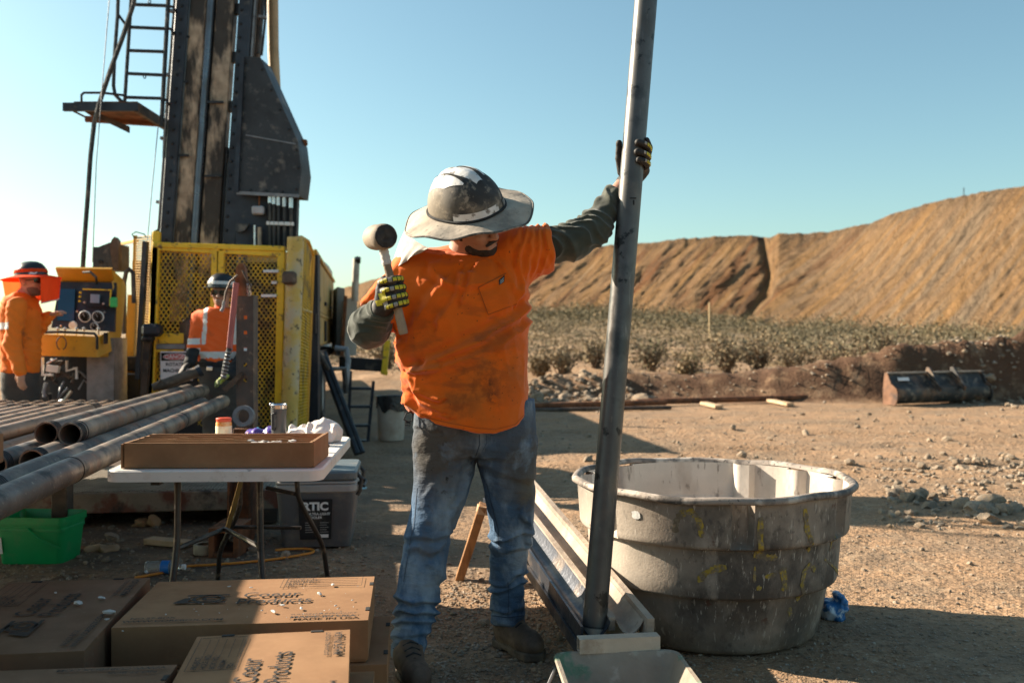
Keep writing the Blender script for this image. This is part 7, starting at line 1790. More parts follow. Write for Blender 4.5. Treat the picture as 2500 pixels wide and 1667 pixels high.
# boots
MT['boot'] = PM('worn_boot_leather', (0.085, 0.058, 0.040), 0.75, 0, 0.3, 9, [dict(c=(0.24, 0.18, 0.125), s=7, lo=0.48, hi=0.66, amt=0.7), dict(c=(0.015, 0.012, 0.010), s=9, lo=0.55, hi=0.66, amt=0.8)], bump=0.6, bs=60, bdist=0.004)
MT['sole'] = PM('muddy_sole', (0.11, 0.085, 0.062), 0.9, 0, 0.3, 14, [dict(c=(0.03, 0.026, 0.023), s=8, lo=0.5, hi=0.62, amt=0.7)], bump=0.5, bs=70)
def boot(heel, toe, shaft, sh_r):
    heel, toe, shaft = V3(heel), V3(toe), V3(shaft); f_ = toe - heel; f_[2] = 0; L_ = np.linalg.norm(f_); f_ /= L_; s_ = np.array([f_[1], -f_[0], 0]); u_ = np.array([0, 0, 1.0])
    M3 = np.stack([s_, f_, u_], 1)
    def up(P):
        d = ell(P, heel + f_ * 0.07 + u_ * 0.075, (0.042, 0.075, 0.065), M3)
        d = smin(d, ell(P, heel + f_ * (L_ - 0.075) + u_ * 0.058, (0.052, 0.080, 0.050), M3), 0.05)
        d = smin(d, caps(P, heel + f_ * 0.075 + u_ * 0.09, shaft, 0.052, sh_r), 0.03)
        d = smin(d, caps(P, heel + f_ * 0.10 + u_ * 0.10, heel + f_ * (L_ - 0.10) + u_ * 0.068, 0.045, 0.040), 0.03)
        return smax(d, 0.026 - P[..., 2], 0.004)
    lo, hi = bounds(heel, toe, shaft, pad=0.11)
    def dsp(v): return 0.003 * fbm(v, 18, 3, 4) + 0.003 * np.sin(v[:, 2] * 150 + 3 * vnoise(v, 20, 2)) * np.clip((v[:, 2] - 0.08) * 20, 0, 1)
    b = sdf_obj('boot', up, lo, hi, 0.005, MT['boot'], man, dsp, 1)
    def so(P):
        q = (P - heel) @ M3; y_ = q[..., 1]
        hwd = np.interp(y_, [-0.01, 0.02, 0.06, 0.12, 0.20, 0.25, L_ - 0.03, L_ + 0.008], [0.015, 0.038, 0.042, 0.042, 0.053, 0.055, 0.042, 0.012])
        d = np.maximum(np.abs(q[..., 0]) - hwd, np.maximum(-0.012 - y_, y_ - L_ - 0.01))
        d = smax(d, np.maximum(0.002 - P[..., 2], P[..., 2] - 0.036), 0.006)
        arch = np.maximum(np.abs(y_ - 0.105) - 0.02, P[..., 2] - 0.012)
        return smax(d, -arch, 0.004)
    so_ = sdf_obj('sole', so, lo - 0.02, hi, 0.005, MT['sole'], b, None, 1)
    # laces
    for k in range(4):
        c = heel + f_ * (0.115 + 0.022 * k) + u_ * (0.152 - 0.013 * k); m = MB(); m.tube([Vector(c - s_ * 0.028 - u_ * 0.012), Vector(c), Vector(c + s_ * 0.028 - u_ * 0.012)], 0.0035, 6); m.build('lace', BLACK_CLOTH, b)
boot((at(985, 1600, 3.60).x, 3.60, 0), (at(1030, 1650, 3.34).x, 3.335, 0), at(998, 1580, 3.575), 0.052)
boot((at(1212, 1560, 3.92).x, 3.93, 0), (at(1318, 1600, 3.72).x, 3.715, 0), at(1238, 1505, 3.865), 0.050)

# head, neck, forearm: the body that shows skin, one mesh
Bc = V3(at(1140, 516, 3.50))
hu = V3((-0.16, -0.50, 0.85)); hu /= np.linalg.norm(hu)
hf = V3((0.66, -0.75, 0)); hf -= hu * (hf @ hu); hf /= np.linalg.norm(hf); hr = np.cross(hf, hu)
HM = np.stack([hr, hf, hu], 1)
Hc = Bc - hu * 0.050 + hf * 0.012
def hp(r_, f_, u_): return Hc + hr * r_ + hf * f_ + hu * u_
def head_sdf(P, hp, HM):
    d = ell(P, hp(0, -0.01, 0.03), (0.078, 0.098, 0.098), HM)
    d = smin(d, ell(P, hp(0, 0.025, -0.045), (0.060, 0.066, 0.070), HM), 0.03)
    d = smin(d, ell(P, hp(0, 0.055, -0.085), (0.030, 0.030, 0.026), HM), 0.02)            # chin
    d = smin(d, caps(P, hp(-0.035, 0.082, 0.025), hp(0.035, 0.082, 0.025), 0.013), 0.012)       # brow
    d = smin(d, caps(P, hp(0, 0.092, 0.012), hp(0, 0.112, -0.030), 0.008, 0.014), 0.010)         # nose
    d = smin(d, np.minimum(ell(P, hp(0.014, 0.100, -0.034), (0.009, 0.010, 0.008), HM), ell(P, hp(-0.014, 0.100, -0.034), (0.009, 0.010, 0.008), HM)), 0.006)
    for s in (-1, 1):
        d = smax(d, -ell(P, hp(0.032 * s, 0.100, 0.004), (0.018, 0.016, 0.011), HM), 0.010)
        d = smin(d, ell(P, hp(0.036 * s, 0.070, -0.022), (0.024, 0.020, 0.020), HM), 0.02)          # cheek
        d = smin(d, ell(P, hp(0.080 * s, -0.008, -0.005), (0.010, 0.022, 0.032), HM), 0.008)        # ear
    d = smin(d, caps(P, hp(-0.020, 0.088, -0.062), hp(0.020, 0.088, -0.062), 0.0075), 0.006)      # lips
    d = smin(d, caps(P, hp(-0.016, 0.086, -0.074), hp(0.016, 0.086, -0.074), 0.0075), 0.006)
    d = smax(d, -sbox(P, hp(0, 0.098, -0.068), (0.022, 0.012, 0.0016), 0.001, HM), 0.003)
    return d
nk = A3(1125, 655, 3.61)
def face_fn(P):
    d = head_sdf(P, hp, HM); return smin(d, caps(P, hp(0, -0.03, -0.06), nk, 0.060, 0.070), 0.03)
lo, hi = bounds(hp(0.1, 0.13, 0.14), hp(-0.1, -0.12, -0.13), hp(0.1, -0.12, 0.1), hp(-.1, .13, -.12), nk, pad=0.06)
body = sdf_obj('body', face_fn, lo, hi, 0.0042, SKIN, man, None, 1)
def beard_fn(P):
    d = ell(P, hp(0, 0.022, -0.062), (0.064, 0.068, 0.066), HM); d = smin(d, ell(P, hp(0, 0.058, -0.090), (0.034, 0.034, 0.031), HM), 0.02)
    d = d + 0.003 * fbm(P, 70, 2, 3)
    up_ = (P - hp(0, 0, -0.046)) @ hu; fr = (P - hp(0, 0, 0)) @ hf
    d = smax(d, up_ - np.clip((0.03 - fr) * 0.9, -0.028, 0.04), 0.006)
    return smax(d, -ell(P, hp(0, 0.104, -0.066), (0.024, 0.024, 0.011), HM), 0.004)
sdf_obj('beard', beard_fn, lo, hi, 0.0042, HAIR, man, None, 1)
m = MB(); m.tube([Vector(hp(x, 0.098 - abs(x) * 0.25, -0.050 - abs(x) * 0.25)) for x in np.linspace(-0.032, 0.032, 9)], [0.004, 0.006, 0.007, 0.007, 0.007, 0.007, 0.007, 0.006, 0.004], 8); m.build('moustache', HAIR, man)
for s in (-1, 1):
    m = MB(); m.lathe([(0, 0.011), (0.007, 0.008), (0.011, 0), (0.007, -0.008), (0, -0.011)], 14, Matrix.Translation(Vector(hp(0.032 * s, 0.084, 0.004)))); m.build('eye', PM('eye', (0.25, 0.22, 0.2), 0.2, bump=0) if s < 0 else bpy.data.materials['eye'], man)
    m = MB(); m.tube([Vector(hp(0.014 * s, 0.098, 0.022)), Vector(hp(0.034 * s, 0.096, 0.027)), Vector(hp(0.052 * s, 0.082, 0.020))], [0.004, 0.005, 0.003], 7); m.build('eyebrow', HAIR, man)
hc_ = sdf_obj('hair', lambda P: smax(ell(P, hp(0, -0.016, 0.02), (0.083, 0.099, 0.10), HM), np.maximum((P - hp(0, 0.0, 0.0)) @ hf - 0.012, -((P - hp(0, 0, -0.045)) @ hu)), 0.006) + 0.002 * fbm(P, 60, 2, 4), lo, hi, 0.006, HAIR, man, None, 1)
# dark collar of the undershirt
m = MB(); cpts = [Vector(nk) + Vector((0.085 * math.cos(a), 0.085 * math.sin(a) - 0.012, 0.03 + 0.02 * math.sin(a))) for a in np.linspace(0, 2 * math.pi, 25)[:-1]]
m.tube(cpts, 0.016, 10, closed=True); m.build('collar', BLACK_CLOTH, man)

# hard hat with wide cloth brim
hat_M = Matrix((Vector(hr), Vector(hf), Vector(hu))).transposed().to_4x4(); hat_M.translation = Vector(Bc)
MT['hat'] = PM('scuffed_black_helmet', (0.030, 0.028, 0.027), 0.68, 0, 0.3, 14, [dict(c=(0.26, 0.21, 0.15), s=6, lo=0.50, hi=0.72, amt=0.75), dict(c=(0.42, 0.34, 0.25), s=30, lo=0.55, hi=0.68, amt=0.55), dict(c=(0.30, 0.24, 0.17), s=5, lo=0.2, hi=0.35, amt=0.55, at=tuple(at(1060, 500, 3.45)), rad=0.12)], bump=0.3, bs=90, bdist=0.002)
MT['hat_white'] = PM('scuffed_white', (0.66, 0.64, 0.62), 0.5, 0, 0.1, 20, [dict(c=(0.12, 0.10, 0.085), s=30, lo=0.55, hi=0.62, amt=0.9), dict(c=(0.45, 0.38, 0.30), s=9, lo=0.5, hi=0.7, amt=0.5)], bump=0.2)
MT['brim'] = PM('dusty_canvas', (0.40, 0.335, 0.265), 0.9, 0, 0.15, 8, [dict(c=(0.20, 0.165, 0.13), s=9, lo=0.52, hi=0.66, amt=0.6), dict(c=(0.52, 0.38, 0.28), s=6, lo=0.52, hi=0.68, amt=0.5), dict(c=(0.05, 0.045, 0.04), s=40, lo=0.62, hi=0.70, amt=0.7), dict(c=(0.12, 0.10, 0.085), s=4.5, lo=0.48, hi=0.66, amt=0.75)], bump=0.4, bs=300, bdist=0.001, extra_bump=[(0.5, 14, 0.012)])
def dome(x, y, lift=0.0):
    """height of the shell over the brim plane at side x, front y"""
    a, b, h = 0.122, 0.148, 0.158
    q = max(0.0, 1 - (abs(x) / a) ** 2.3 - (abs(y) / b) ** 2.3)
    z = h * q ** 0.46
    z += 0.007 * math.exp(-(x / 0.014) ** 4) * min(1, q * 2) + 0.004 * math.exp(-((abs(x) - 0.048) / 0.012) ** 4) * min(1, q * 2)
    return z + lift
nr_, nth_ = 26, 64; vv = []; ff = []
for i in range(nr_ + 1):
    t_ = math.sin(i / nr_ * math.pi / 2)
    for k in range(nth_):
        a = 2 * math.pi * k / nth_; c_, s_ = math.cos(a), math.sin(a)
        rad = (abs(c_ / 0.122) ** 2.3 + abs(s_ / 0.148) ** 2.3) ** (-1 / 2.3)
        x, y = c_ * rad * t_, s_ * rad * t_; vv.append(hat_M @ Vector((x, y, dome(x, y) if i < nr_ else -0.012)))
for i in range(nr_):
    for k in range(nth_): ff.append((i * nth_ + k, i * nth_ + (k + 1) % nth_, (i + 1) * nth_ + (k + 1) % nth_, (i + 1) * nth_ + k))
m = MB(); m.add(vv, ff); hat = m.build('hard_hat', MT['hat'], man, 60)
# brim
vv = []; ff = []; nb = 96; rs = np.linspace(0, 1, 14)
def brim_pt(a, t_):
    c_, s_ = math.cos(a), math.sin(a); r0 = (abs(c_ / 0.122) ** 2.3 + abs(s_ / 0.148) ** 2.3) ** (-1 / 2.3); r1 = 0.238 + 0.004 * math.sin(3 * a)
    r_ = r0 + (r1 - r0) * t_
    z = 0.012 - 0.030 * t_ ** 1.5 + t_ * (0.010 * math.sin(2 * a + 0.8) + 0.006 * math.sin(5 * a + 2.0) + 0.004 * math.sin(9 * a)) + 0.022 * t_ ** 2 * max(0, math.cos(a - 0.6)) ** 3
    return hat_M @ Vector((r_ * c_, r_ * s_, z))
for t_ in rs:
    for k in range(nb): vv.append(brim_pt(2 * math.pi * k / nb, t_))
for t_ in rs[::-1]:
    for k in range(nb): vv.append(brim_pt(2 * math.pi * k / nb, t_) - Vector(hu) * 0.0035)
n2 = len(rs) * 2
for i in range(n2 - 1):
    for k in range(nb): ff.append((i * nb + k, i * nb + (k + 1) % nb, (i + 1) * nb + (k + 1) % nb, (i + 1) * nb + k))
m = MB(); m.add(vv, ff); m.build('brim', MT['brim'], hat, 70)
m = MB(); m.tube([brim_pt(2 * math.pi * k / nb, 1.0) - Vector(hu) * 0.0015 for k in range(nb)], 0.0042, 6, closed=True); m.build('brim_piping', PM('dark_piping', (0.09, 0.08, 0.07), 0.8, 0, 0.3, 30, [dict(c=(0.4, 0.33, 0.26), s=12, lo=0.5, hi=0.64, amt=0.7)]), hat)
m = MB(); m.tube([brim_pt(2 * math.pi * k / nb, 0.02) + Vector(hu) * 0.004 for k in range(nb)], 0.0055, 6, closed=True); m.build('hat_band', BLACK_CLOTH, hat)
def hat_patch(left, right, y0, y1, n=14, mat='hat_white', name='decal', lift=0.0022):
    vv = []; ff = []
    for i in range(n + 1):
        y = y0 + (y1 - y0) * i / n; xl = np.interp(y, *zip(*left)); xr = np.interp(y, *zip(*right))
        for j in range(7): x = xl + (xr - xl) * j / 6; vv.append(hat_M @ Vector((x, y, dome(x, y, lift))))
    for i in range(n):
        for j in range(6): ff.append((i * 7 + j, i * 7 + j + 1, (i + 1) * 7 + j + 1, (i + 1) * 7 + j))
    m = MB(); m.add(vv, ff); m.build(name, MT[mat], hat, 80)
hat_patch([(-0.12, -0.026), (0.03, -0.032), (0.10, -0.014)], [(-0.12, 0.030), (0.03, 0.032), (0.10, 0.016)], -0.120, 0.098)
hat_patch([(-0.10, -0.070), (0.0, -0.064), (0.085, -0.044)], [(-0.10, -0.044), (0.0, -0.040), (0.085, -0.040)], -0.09, 0.082)
hat_patch([(-0.10, 0.044), (0.0, 0.044), (0.07, 0.050)], [(-0.10, 0.082), (0.0, 0.086), (0.07, 0.056)], -0.085, 0.070)
hat_patch([(-0.12, 0.033), (0.09, 0.035)], [(-0.12, 0.039), (0.09, 0.041)], -0.10, 0.09, mat='hat', name='vent_line', lift=0.004)
def base_strip(a0, a1, z0, z1, mat, name):
    vv = []; ff = []; n = 20
    for i in range(n + 1):
        a = a0 + (a1 - a0) * i / n; c_, s_ = math.cos(a), math.sin(a); r0 = (abs(c_ / 0.122) ** 2.3 + abs(s_ / 0.148) ** 2.3) ** (-1 / 2.3)
        for z in (z0, (z0 + z1) / 2, z1):
            lo_, hi_ = 0.0, 1.0
            for _ in range(24):                         # radius where the dome reaches this height
                md = (lo_ + hi_) / 2
                if dome(c_ * r0 * md, s_ * r0 * md) > z: lo_ = md
                else: hi_ = md
            r_ = r0 * lo_ + 0.0025; vv.append(hat_M @ Vector((c_ * r_, s_ * r_, z)))
    for i in range(n):
        for j in range(2): ff.append((i * 3 + j, i * 3 + j + 1, (i + 1) * 3 + j + 1, (i + 1) * 3 + j))
    m = MB(); m.add(vv, ff); m.build(name, MT[mat], hat, 80)
base_strip(R(25), R(98), 0.018, 0.046, 'hat_white', 'reflective_strip')
MT['hat_grey'] = PM('grey_tape', (0.16, 0.15, 0.14), 0.6, 0, 0.3, 20)
base_strip(R(112), R(128), 0.016, 0.044, 'hat_grey', 'reflective_strip'); base_strip(R(150), R(168), 0.018, 0.040, 'hat_grey', 'reflective_strip')
# neck shade hanging from the back of the brim to the shoulder
MT['shade'] = PM('white_mesh_cloth', (0.44, 0.415, 0.38), 0.9, 0, 0.1, 40, bump=0.6, bs=500, bdist=0.002)
top = [A3(988, 562, 3.60), A3(998, 575, 3.555), A3(1014, 588, 3.505), A3(1034, 600, 3.465), A3(1050, 606, 3.445)]
bot = [A3(960, 640, 3.65), A3(957, 660, 3.60), A3(972, 652, 3.53), A3(1003, 628, 3.475), A3(1044, 609, 3.445)]
vv = []; ff = []; nu, nv = 24, 10
for j in range(nv + 1):
    for i in range(nu + 1):
        s = i / nu * 4; k = min(int(s), 3); f_ = s - k; a = top[k] * (1 - f_) + top[k + 1] * f_; b = bot[k] * (1 - f_) + bot[k + 1] * f_; t_ = j / nv
        p = a * (1 - t_) + b * t_; p = p + np.array([-0.4, -0.8, 0]) * (0.006 * math.sin(i * 1.1) * t_ + 0.008 * math.sin(math.pi * t_)); vv.append(p)
for j in range(nv):
    for i in range(nu): ff.append((j * (nu + 1) + i, j * (nu + 1) + i + 1, (j + 1) * (nu + 1) + i + 1, (j + 1) * (nu + 1) + i))
m = MB(); m.add(vv, ff); m.build('neck_shade', MT['shade'], hat, 80)

# gloves
MT['glove'] = PM('black_glove', (0.022, 0.018, 0.016), 0.7, 0, 0.3, 20, [dict(c=(0.16, 0.12, 0.09), s=20, lo=0.56, hi=0.7, amt=0.5)], bump=0.4, bs=120, bdist=0.002)
MT['pad'] = PM('yellow_rubber_pad', (0.55, 0.46, 0.02), 0.5, 0, 0.15, 30, [dict(c=(0.2, 0.15, 0.05), s=40, lo=0.56, hi=0.66, amt=0.7)], bump=0.3, bs=100, bdist=0.002)
MT['pad_grey'] = PM('grey_rubber_pad', (0.30, 0.28, 0.25), 0.55, 0, 0.15, 30)
def frame(ax):
    ax = ax / np.linalg.norm(ax); e2 = np.array([0, -1.0, 0]); e2 -= ax * (e2 @ ax); e2 /= np.linalg.norm(e2); e1 = np.cross(e2, ax)
    if e1[0] < 0: e1 = -e1
    return ax, e1, e2
def arc(c, ax, e1, e2, r_, a0, a1, n, slope=0.0):
    return [c + (e1 * math.cos(R(a)) + e2 * math.sin(R(a))) * r_ + ax * slope * (k / (n - 1)) for k, a in enumerate(np.linspace(a0, a1, n))]
def pads(c, ax, e1, e2, r_, a0, a1, n, w_, slope, par, grey_first=True):
    for k in range(n):
        t0, t1 = k / n, (k + 0.80) / n; a = a0 + (a1 - a0) * t0; b = a0 + (a1 - a0) * t1; m = MB(); vv = []
        for an, tt in ((a, t0), ((a + b) / 2, (t0 + t1) / 2), (b, t1)):
            d_ = e1 * math.cos(R(an)) + e2 * math.sin(R(an)); cc_ = c + ax * slope * tt
            for s, l_ in ((-1, 0.0), (-0.7, 0.0035), (0.7, 0.0035), (1, 0.0)): vv.append(cc_ + d_ * (r_ + l_) + ax * (s * w_))
        ff = [(i * 4 + j, i * 4 + j + 1, (i + 1) * 4 + j + 1, (i + 1) * 4 + j) for i in range(2) for j in range(3)]
        m.add(vv, ff); m.build('knuckle_pad', MT['pad_grey'] if (k == 0 and grey_first) or (k == n // 2 and n > 5) else MT['pad'], par, 60)
# right hand round the mallet handle
h0, h1 = A3(934, 600, 3.36), A3(986, 816, 3.36); ax, e1, e2 = frame(h1 - h0)
def on_axis(y): return h0 + (h1 - h0) * ((y - 600) / 216.0)
rg = 0.0315; FR = 0.0128
fy = [684, 706, 727, 746]
def gloveR(P):
    d = None
    for k, y in enumerate(fy):
        c = on_axis(y); a = arc(c, ax, e1, e2, rg + 0.002, 205, -70, 9, 0.006 - 0.003 * k)
        q = chain(P, a, [FR * (1.05 if k < 3 else 0.92)] * 9, 0.004); d = q if d is None else smin(d, q, 0.004)
    pc_ = on_axis(714) - e1 * 0.036 - e2 * 0.012
    M3 = np.stack([e1 * 0.8 + e2 * 0.6, -e1 * 0.6 + e2 * 0.8, ax], 1)
    d = smin(d, ell(P, pc_, (0.020, 0.036, 0.047), M3), 0.012)
    wr = A3(930, 756, 3.385)
    d = smin(d, caps(P, pc_ + ax * 0.02, wr, 0.036, 0.036), 0.02)
    th = arc(on_axis(680), ax, e1, e2, rg + 0.004, 230, 335, 6, 0.012); d = smin(d, chain(P, th, [0.016, 0.015, 0.014, 0.0135, 0.013, 0.012], 0.004), 0.008)
    d = smin(d, caps(P, pc_ - e2 * 0.01, th[0], 0.022, 0.016), 0.012)
    return d
lo, hi = bounds(on_axis(665), on_axis(775), pad=0.09)
gR = sdf_obj('glove', gloveR, lo, hi, 0.0034, MT['glove'], man, lambda v: 0.0012 * fbm(v, 60, 2, 2), 1)
for k, y in enumerate(fy): pads(on_axis(y), ax, e1, e2, rg + 0.002 + FR * 0.86, 158, 12, 7, 0.0075, 0.004 - 0.003 * k, gR)
GB = bvh_of(gR)
for poly in ([(919, 692), (934, 690), (938, 712), (922, 716)], [(922, 717), (939, 714), (946, 732), (932, 742)], [(916, 735), (929, 731), (934, 745), (920, 748)], [(934, 740), (945, 735), (948, 745), (938, 748)]):
    o = skin_patch(GB, poly, (6, 6), 'back_pad', MT['pad'] if poly[0][0] != 934 else MT['pad_grey'], gR, 0.004)
# left hand round the tall pipe
pax, pe1, pe2 = frame(-V3(pu))
def on_pipe(y):
    z = CH - (y - HZ) / F * 3.72; t_ = (z - PB.z) / pu.z; return V3(PB + pu * t_)
rp_ = RP + 0.0125
def gloveL(P):
    d = None
    for k, y in enumerate((358, 381, 400)):
        c = on_pipe(y); a = arc(c, pax, pe1, pe2, rp_, 82 - (10 if k == 2 else 0), -75, 10, 0.020 - 0.004 * k)
        q = chain(P, a, [FR * (0.98 if k < 2 else 0.9)] * 10, 0.004); d = q if d is None else smin(d, q, 0.003)
    c = on_pipe(350); ix = [c + pe1 * (rp_ - 0.012) + pe2 * 0.018 - pax * 0.010, c + pe1 * (rp_ + 0.004) + pax * 0.012, on_pipe(378) + pe1 * (rp_ + 0.002) - pe2 * 0.03]
    d = smin(d, chain(P, ix, [0.012, 0.0125, 0.014], 0.004), 0.004)
    pm_ = on_pipe(398) + pe1 * 0.030 - pe2 * 0.062
    M3 = np.stack([pe1 * 0.75 + pe2 * 0.66, -pe1 * 0.66 + pe2 * 0.75, pax], 1)
    d = smin(d, ell(P, pm_, (0.044, 0.020, 0.045), M3), 0.014)
    d = smin(d, caps(P, pm_ + pe1 * 0.02 + pax * 0.01, on_pipe(432) + pe1 * 0.02 - pe2 * 0.062, 0.026, 0.026), 0.02)
    d = smin(d, caps(P, on_pipe(425) - pe2 * 0.066, A3(1523, 447, 3.80), 0.032, 0.033), 0.02)
    th = [on_pipe(415) - pe1 * 0.035 - pe2 * 0.055, on_pipe(385) - pe1 * 0.052 - pe2 * 0.03, on_pipe(352) - pe1 * 0.0575 - pe2 * 0.005]
    d = smin(d, chain(P, th, [0.016, 0.013, 0.0125], 0.006), 0.010)
    return smax(d, -(np.linalg.norm(np.cross(P - V3(PB), V3(pu)), axis=-1) - RP - 0.0003), 0.001)
lo, hi = bounds(on_pipe(330), on_pipe(460), A3(1523, 447, 3.80), pad=0.10)
gL = sdf_obj('glove', gloveL, lo, hi, 0.0034, MT['glove'], man, lambda v: 0.0010 * fbm(v, 60, 2, 2), 1)
for k, y in enumerate((358, 381, 400)): pads(on_pipe(y), pax, pe1, pe2, rp_ + FR * 0.82, 62 - (8 if k == 2 else 0), 2, 5, 0.0068, 0.010 - 0.004 * k, gL)
# wrist skin
sdf_obj('wrist', lambda P: caps(P, A3(1495, 488, 3.75), A3(1524, 446, 3.80), 0.034, 0.030), *bounds(A3(1495, 488, 3.75), A3(1524, 446, 3.80), pad=0.06), 0.006, SKIN, man)
# belt clip with bottle opener
kc = thing('key_clip', 'small black key clip hanging at the man\'s hip', 'key clip', at(1000, 1010, 3.60))
m = MB(); m.tube([at(x, y, 3.585) for x, y in [(1003, 1005), (992, 1008), (986, 1024), (997, 1030), (1006, 1026), (1008, 1010)]], 0.003, 6, closed=True); m.build('ring', MT['black_steel'], kc)
m = MB(); m.tube([at(x, y, 3.585) for x, y in [(990, 1031), (989, 1038), (996, 1037), (1001, 1040), (1001, 1032)]], 0.003, 6, closed=True); m.build('opener', MT['black_steel'], kc)

# ---- mallet
mal = thing('mallet', 'rubber mallet with taped wooden handle held by the man', 'mallet', h0)
MT['handle'] = PM('worn_handle', (0.20, 0.13, 0.08), 0.7, 0, 0.3, 10, [dict(c=(0.42, 0.32, 0.22), s=8, lo=0.5, hi=0.64, amt=0.6, st=(1, 1, .4)), dict(c=(0.05, 0.04, 0.03), s=10, lo=0.56, hi=0.66, amt=0.7)], bump=0.4)
tp = lambda t_: Vector(h0 + (h1 - h0) * t_)
m = MB(); m.tube([tp(-0.05), tp(0.22), tp(0.6), tp(0.93), tp(0.985), tp(1.0)], [0.0135, 0.0140, 0.0150, 0.0165, 0.016, 0.013], 16); m.build('handle', MT['handle'], mal)
m = MB(); ts = np.linspace(0.0, 0.215, 12); m.tube([tp(t_) for t_ in ts], [0.0165 + 0.0012 * math.sin(k * 2.1) for k in range(12)], 16); m.build('tape', PM('dirty_white_tape', (0.55, 0.50, 0.46), 0.7, 0, 0.15, 30, [dict(c=(0.2, 0.13, 0.1), s=20, lo=0.56, hi=0.66, amt=0.7)], bump=0.5), mal)
hc = Vector(h0) + Vector((-0.010, 0.0, 0.030)); hd = Vector((0.050, -0.098, -0.006)).normalized()
Mh = hd.to_track_quat('Z', 'Y').to_matrix().to_4x4(); Mh.translation = hc
m = MB(); m.lathe([(0, -0.064), (0.036, -0.064), (0.043, -0.058), (0.0455, -0.03), (0.044, 0.0), (0.0455, 0.03), (0.044, 0.056), (0.039, 0.063), (0.0, 0.064)], 36, Mh); 
hdm = m.build('head', PM('mud_rubber', (0.20, 0.155, 0.115), 0.8, 0, 0.3, 9, [dict(c=(0.36, 0.28, 0.20), s=7, lo=0.46, hi=0.62, amt=0.8)], bump=0.5, bs=60, bdist=0.003), mal)
v_, f_ = surfnet(lambda P: smax(np.linalg.norm(P[..., :2], axis=-1) - 0.040 - 0.003 * fbm(P, 60, 2, 3), np.abs(P[..., 2]) - 0.003 - 0.003 * fbm(P, 45, 2, 6), 0.002), (-0.05, -0.05, -0.012), (0.05, 0.05, 0.012), 0.003)
fm = np_mesh(v_, f_); fm.transform(Mh @ Matrix.Translation((0, 0, 0.063))); obj('striking_face', fm, PM('black_rubber_face', (0.03, 0.025, 0.022), 0.8, 0, 0.4, 40, bump=0.7, bs=80, bdist=0.004), hdm)

# ------------------------------------------------------------------ the two workers behind
HIVIS = PM('hi_vis_orange', (0.85, 0.12, 0.012), 0.8, 0, 0.08, 4, [dict(c=(0.25, 0.05, 0.01), s=6, lo=0.6, hi=0.72, amt=0.5)], bump=0.4, bs=30, bdist=0.01)
WORK_OR = PM('worn_orange', (0.75, 0.17, 0.008), 0.85, 0, 0.1, 4, [dict(c=(0.16, 0.04, 0.01), s=7, lo=0.58, hi=0.68, amt=0.8)], bump=0.4, bs=30, bdist=0.01)
REFL = PM('reflective_band', (0.62, 0.62, 0.60), 0.45, 0, 0.1, 10)
TROU = PM('grey_trousers', (0.055, 0.05, 0.045), 0.9, 0, 0.2, 6)
def head_at(c, f_, u_, sc=1.0):
    u_ = V3(u_) / np.linalg.norm(u_); f_ = V3(f_); f_ = f_ - u_ * (f_ @ u_); f_ /= np.linalg.norm(f_); r_ = np.cross(f_, u_); c = V3(c)
    return (lambda a, b, d: c + (r_ * a + f_ * b + u_ * d) * sc), np.stack([r_, f_, u_], 1), Matrix((Vector(r_), Vector(f_), Vector(u_))).transposed().to_4x4()
def wrinkle(amp, seed): return lambda v: amp * (1 - np.abs(np.sin(v[:, 2] * 45 + 20 * v[:, 0] + 4 * vnoise(v, 6, seed)))) ** 1.5 + amp * 0.6 * fbm(v, 12, 2, seed)
def hand_sdf(P, wrist, dirn, side, nrm, curl=0.4):
    wrist, dirn, side, nrm = [V3(a) for a in (wrist, dirn, side, nrm)]; dirn /= np.linalg.norm(dirn); side -= dirn * (side @ dirn); side /= np.linalg.norm(side); nrm = np.cross(dirn, side) * np.sign(np.cross(dirn, side) @ nrm + 1e-9)
    pc_ = wrist + dirn * 0.05; d = ell(P, pc_, (0.040, 0.052, 0.018), np.stack([side, dirn, nrm], 1))
    for k, (o_, l_) in enumerate(((-0.028, 0.068), (-0.009, 0.078), (0.010, 0.072), (0.028, 0.056))):
        a = wrist + dirn * 0.088 + side * o_; b = a + dirn * l_ * 0.5 + nrm * l_ * 0.12 * curl * 2; c_ = b + dirn * l_ * 0.4 * (1 - curl * .5) + nrm * l_ * 0.55 * curl
        d = smin(d, chain(P, [a, b, c_], [0.0105, 0.0095, 0.0085], 0.003), 0.004)
    t0 = wrist + dirn * 0.025 - side * 0.034; t1 = t0 + dirn * 0.035 - side * 0.022 + nrm * 0.012; t2 = t1 + dirn * 0.028 + nrm * 0.012
    return smin(d, chain(P, [t0, t1, t2], [0.014, 0.011, 0.0095], 0.004), 0.008)

# worker by the console, seen from the side
DW = 7.95; w1 = thing('person', 'worker in orange long sleeve shirt and orange sun veil hat by the console', 'person', (at(50, 900, DW).x, DW, 0.225))
def T(y, xl, xr, d=DW, ry=0.12): return ring(y, xl, xr, d, ry)
hpA, HMA, MA = head_at(at(78, 688, DW), (0.95, -0.30, -0.10), (-0.06, 0, 1), 1.0)
tA = [T(716, 34, 74, DW, 0.10), T(728, 14, 86, DW, 0.14), T(760, 4, 91, DW, 0.16), T(820, 4, 95, DW, 0.16), T(880, 8, 94, DW, 0.15), T(908, 8, 92, DW, 0.15)]
armA = [A3(42, 748, DW - 0.19), A3(30, 840, DW - 0.23), A3(50, 905, DW - 0.27)]
armB = [A3(78, 750, DW + 0.15), A3(96, 800, DW + 0.18), A3(118, 772, DW + 0.16)]
def shA(P):
    d = loft(P, tA, 2.1); d = smin(d, chain(P, armA, [0.075, 0.062, 0.048], 0.03), 0.04); d = smin(d, chain(P, armB, [0.065, 0.055, 0.045], 0.03), 0.03)
    return d
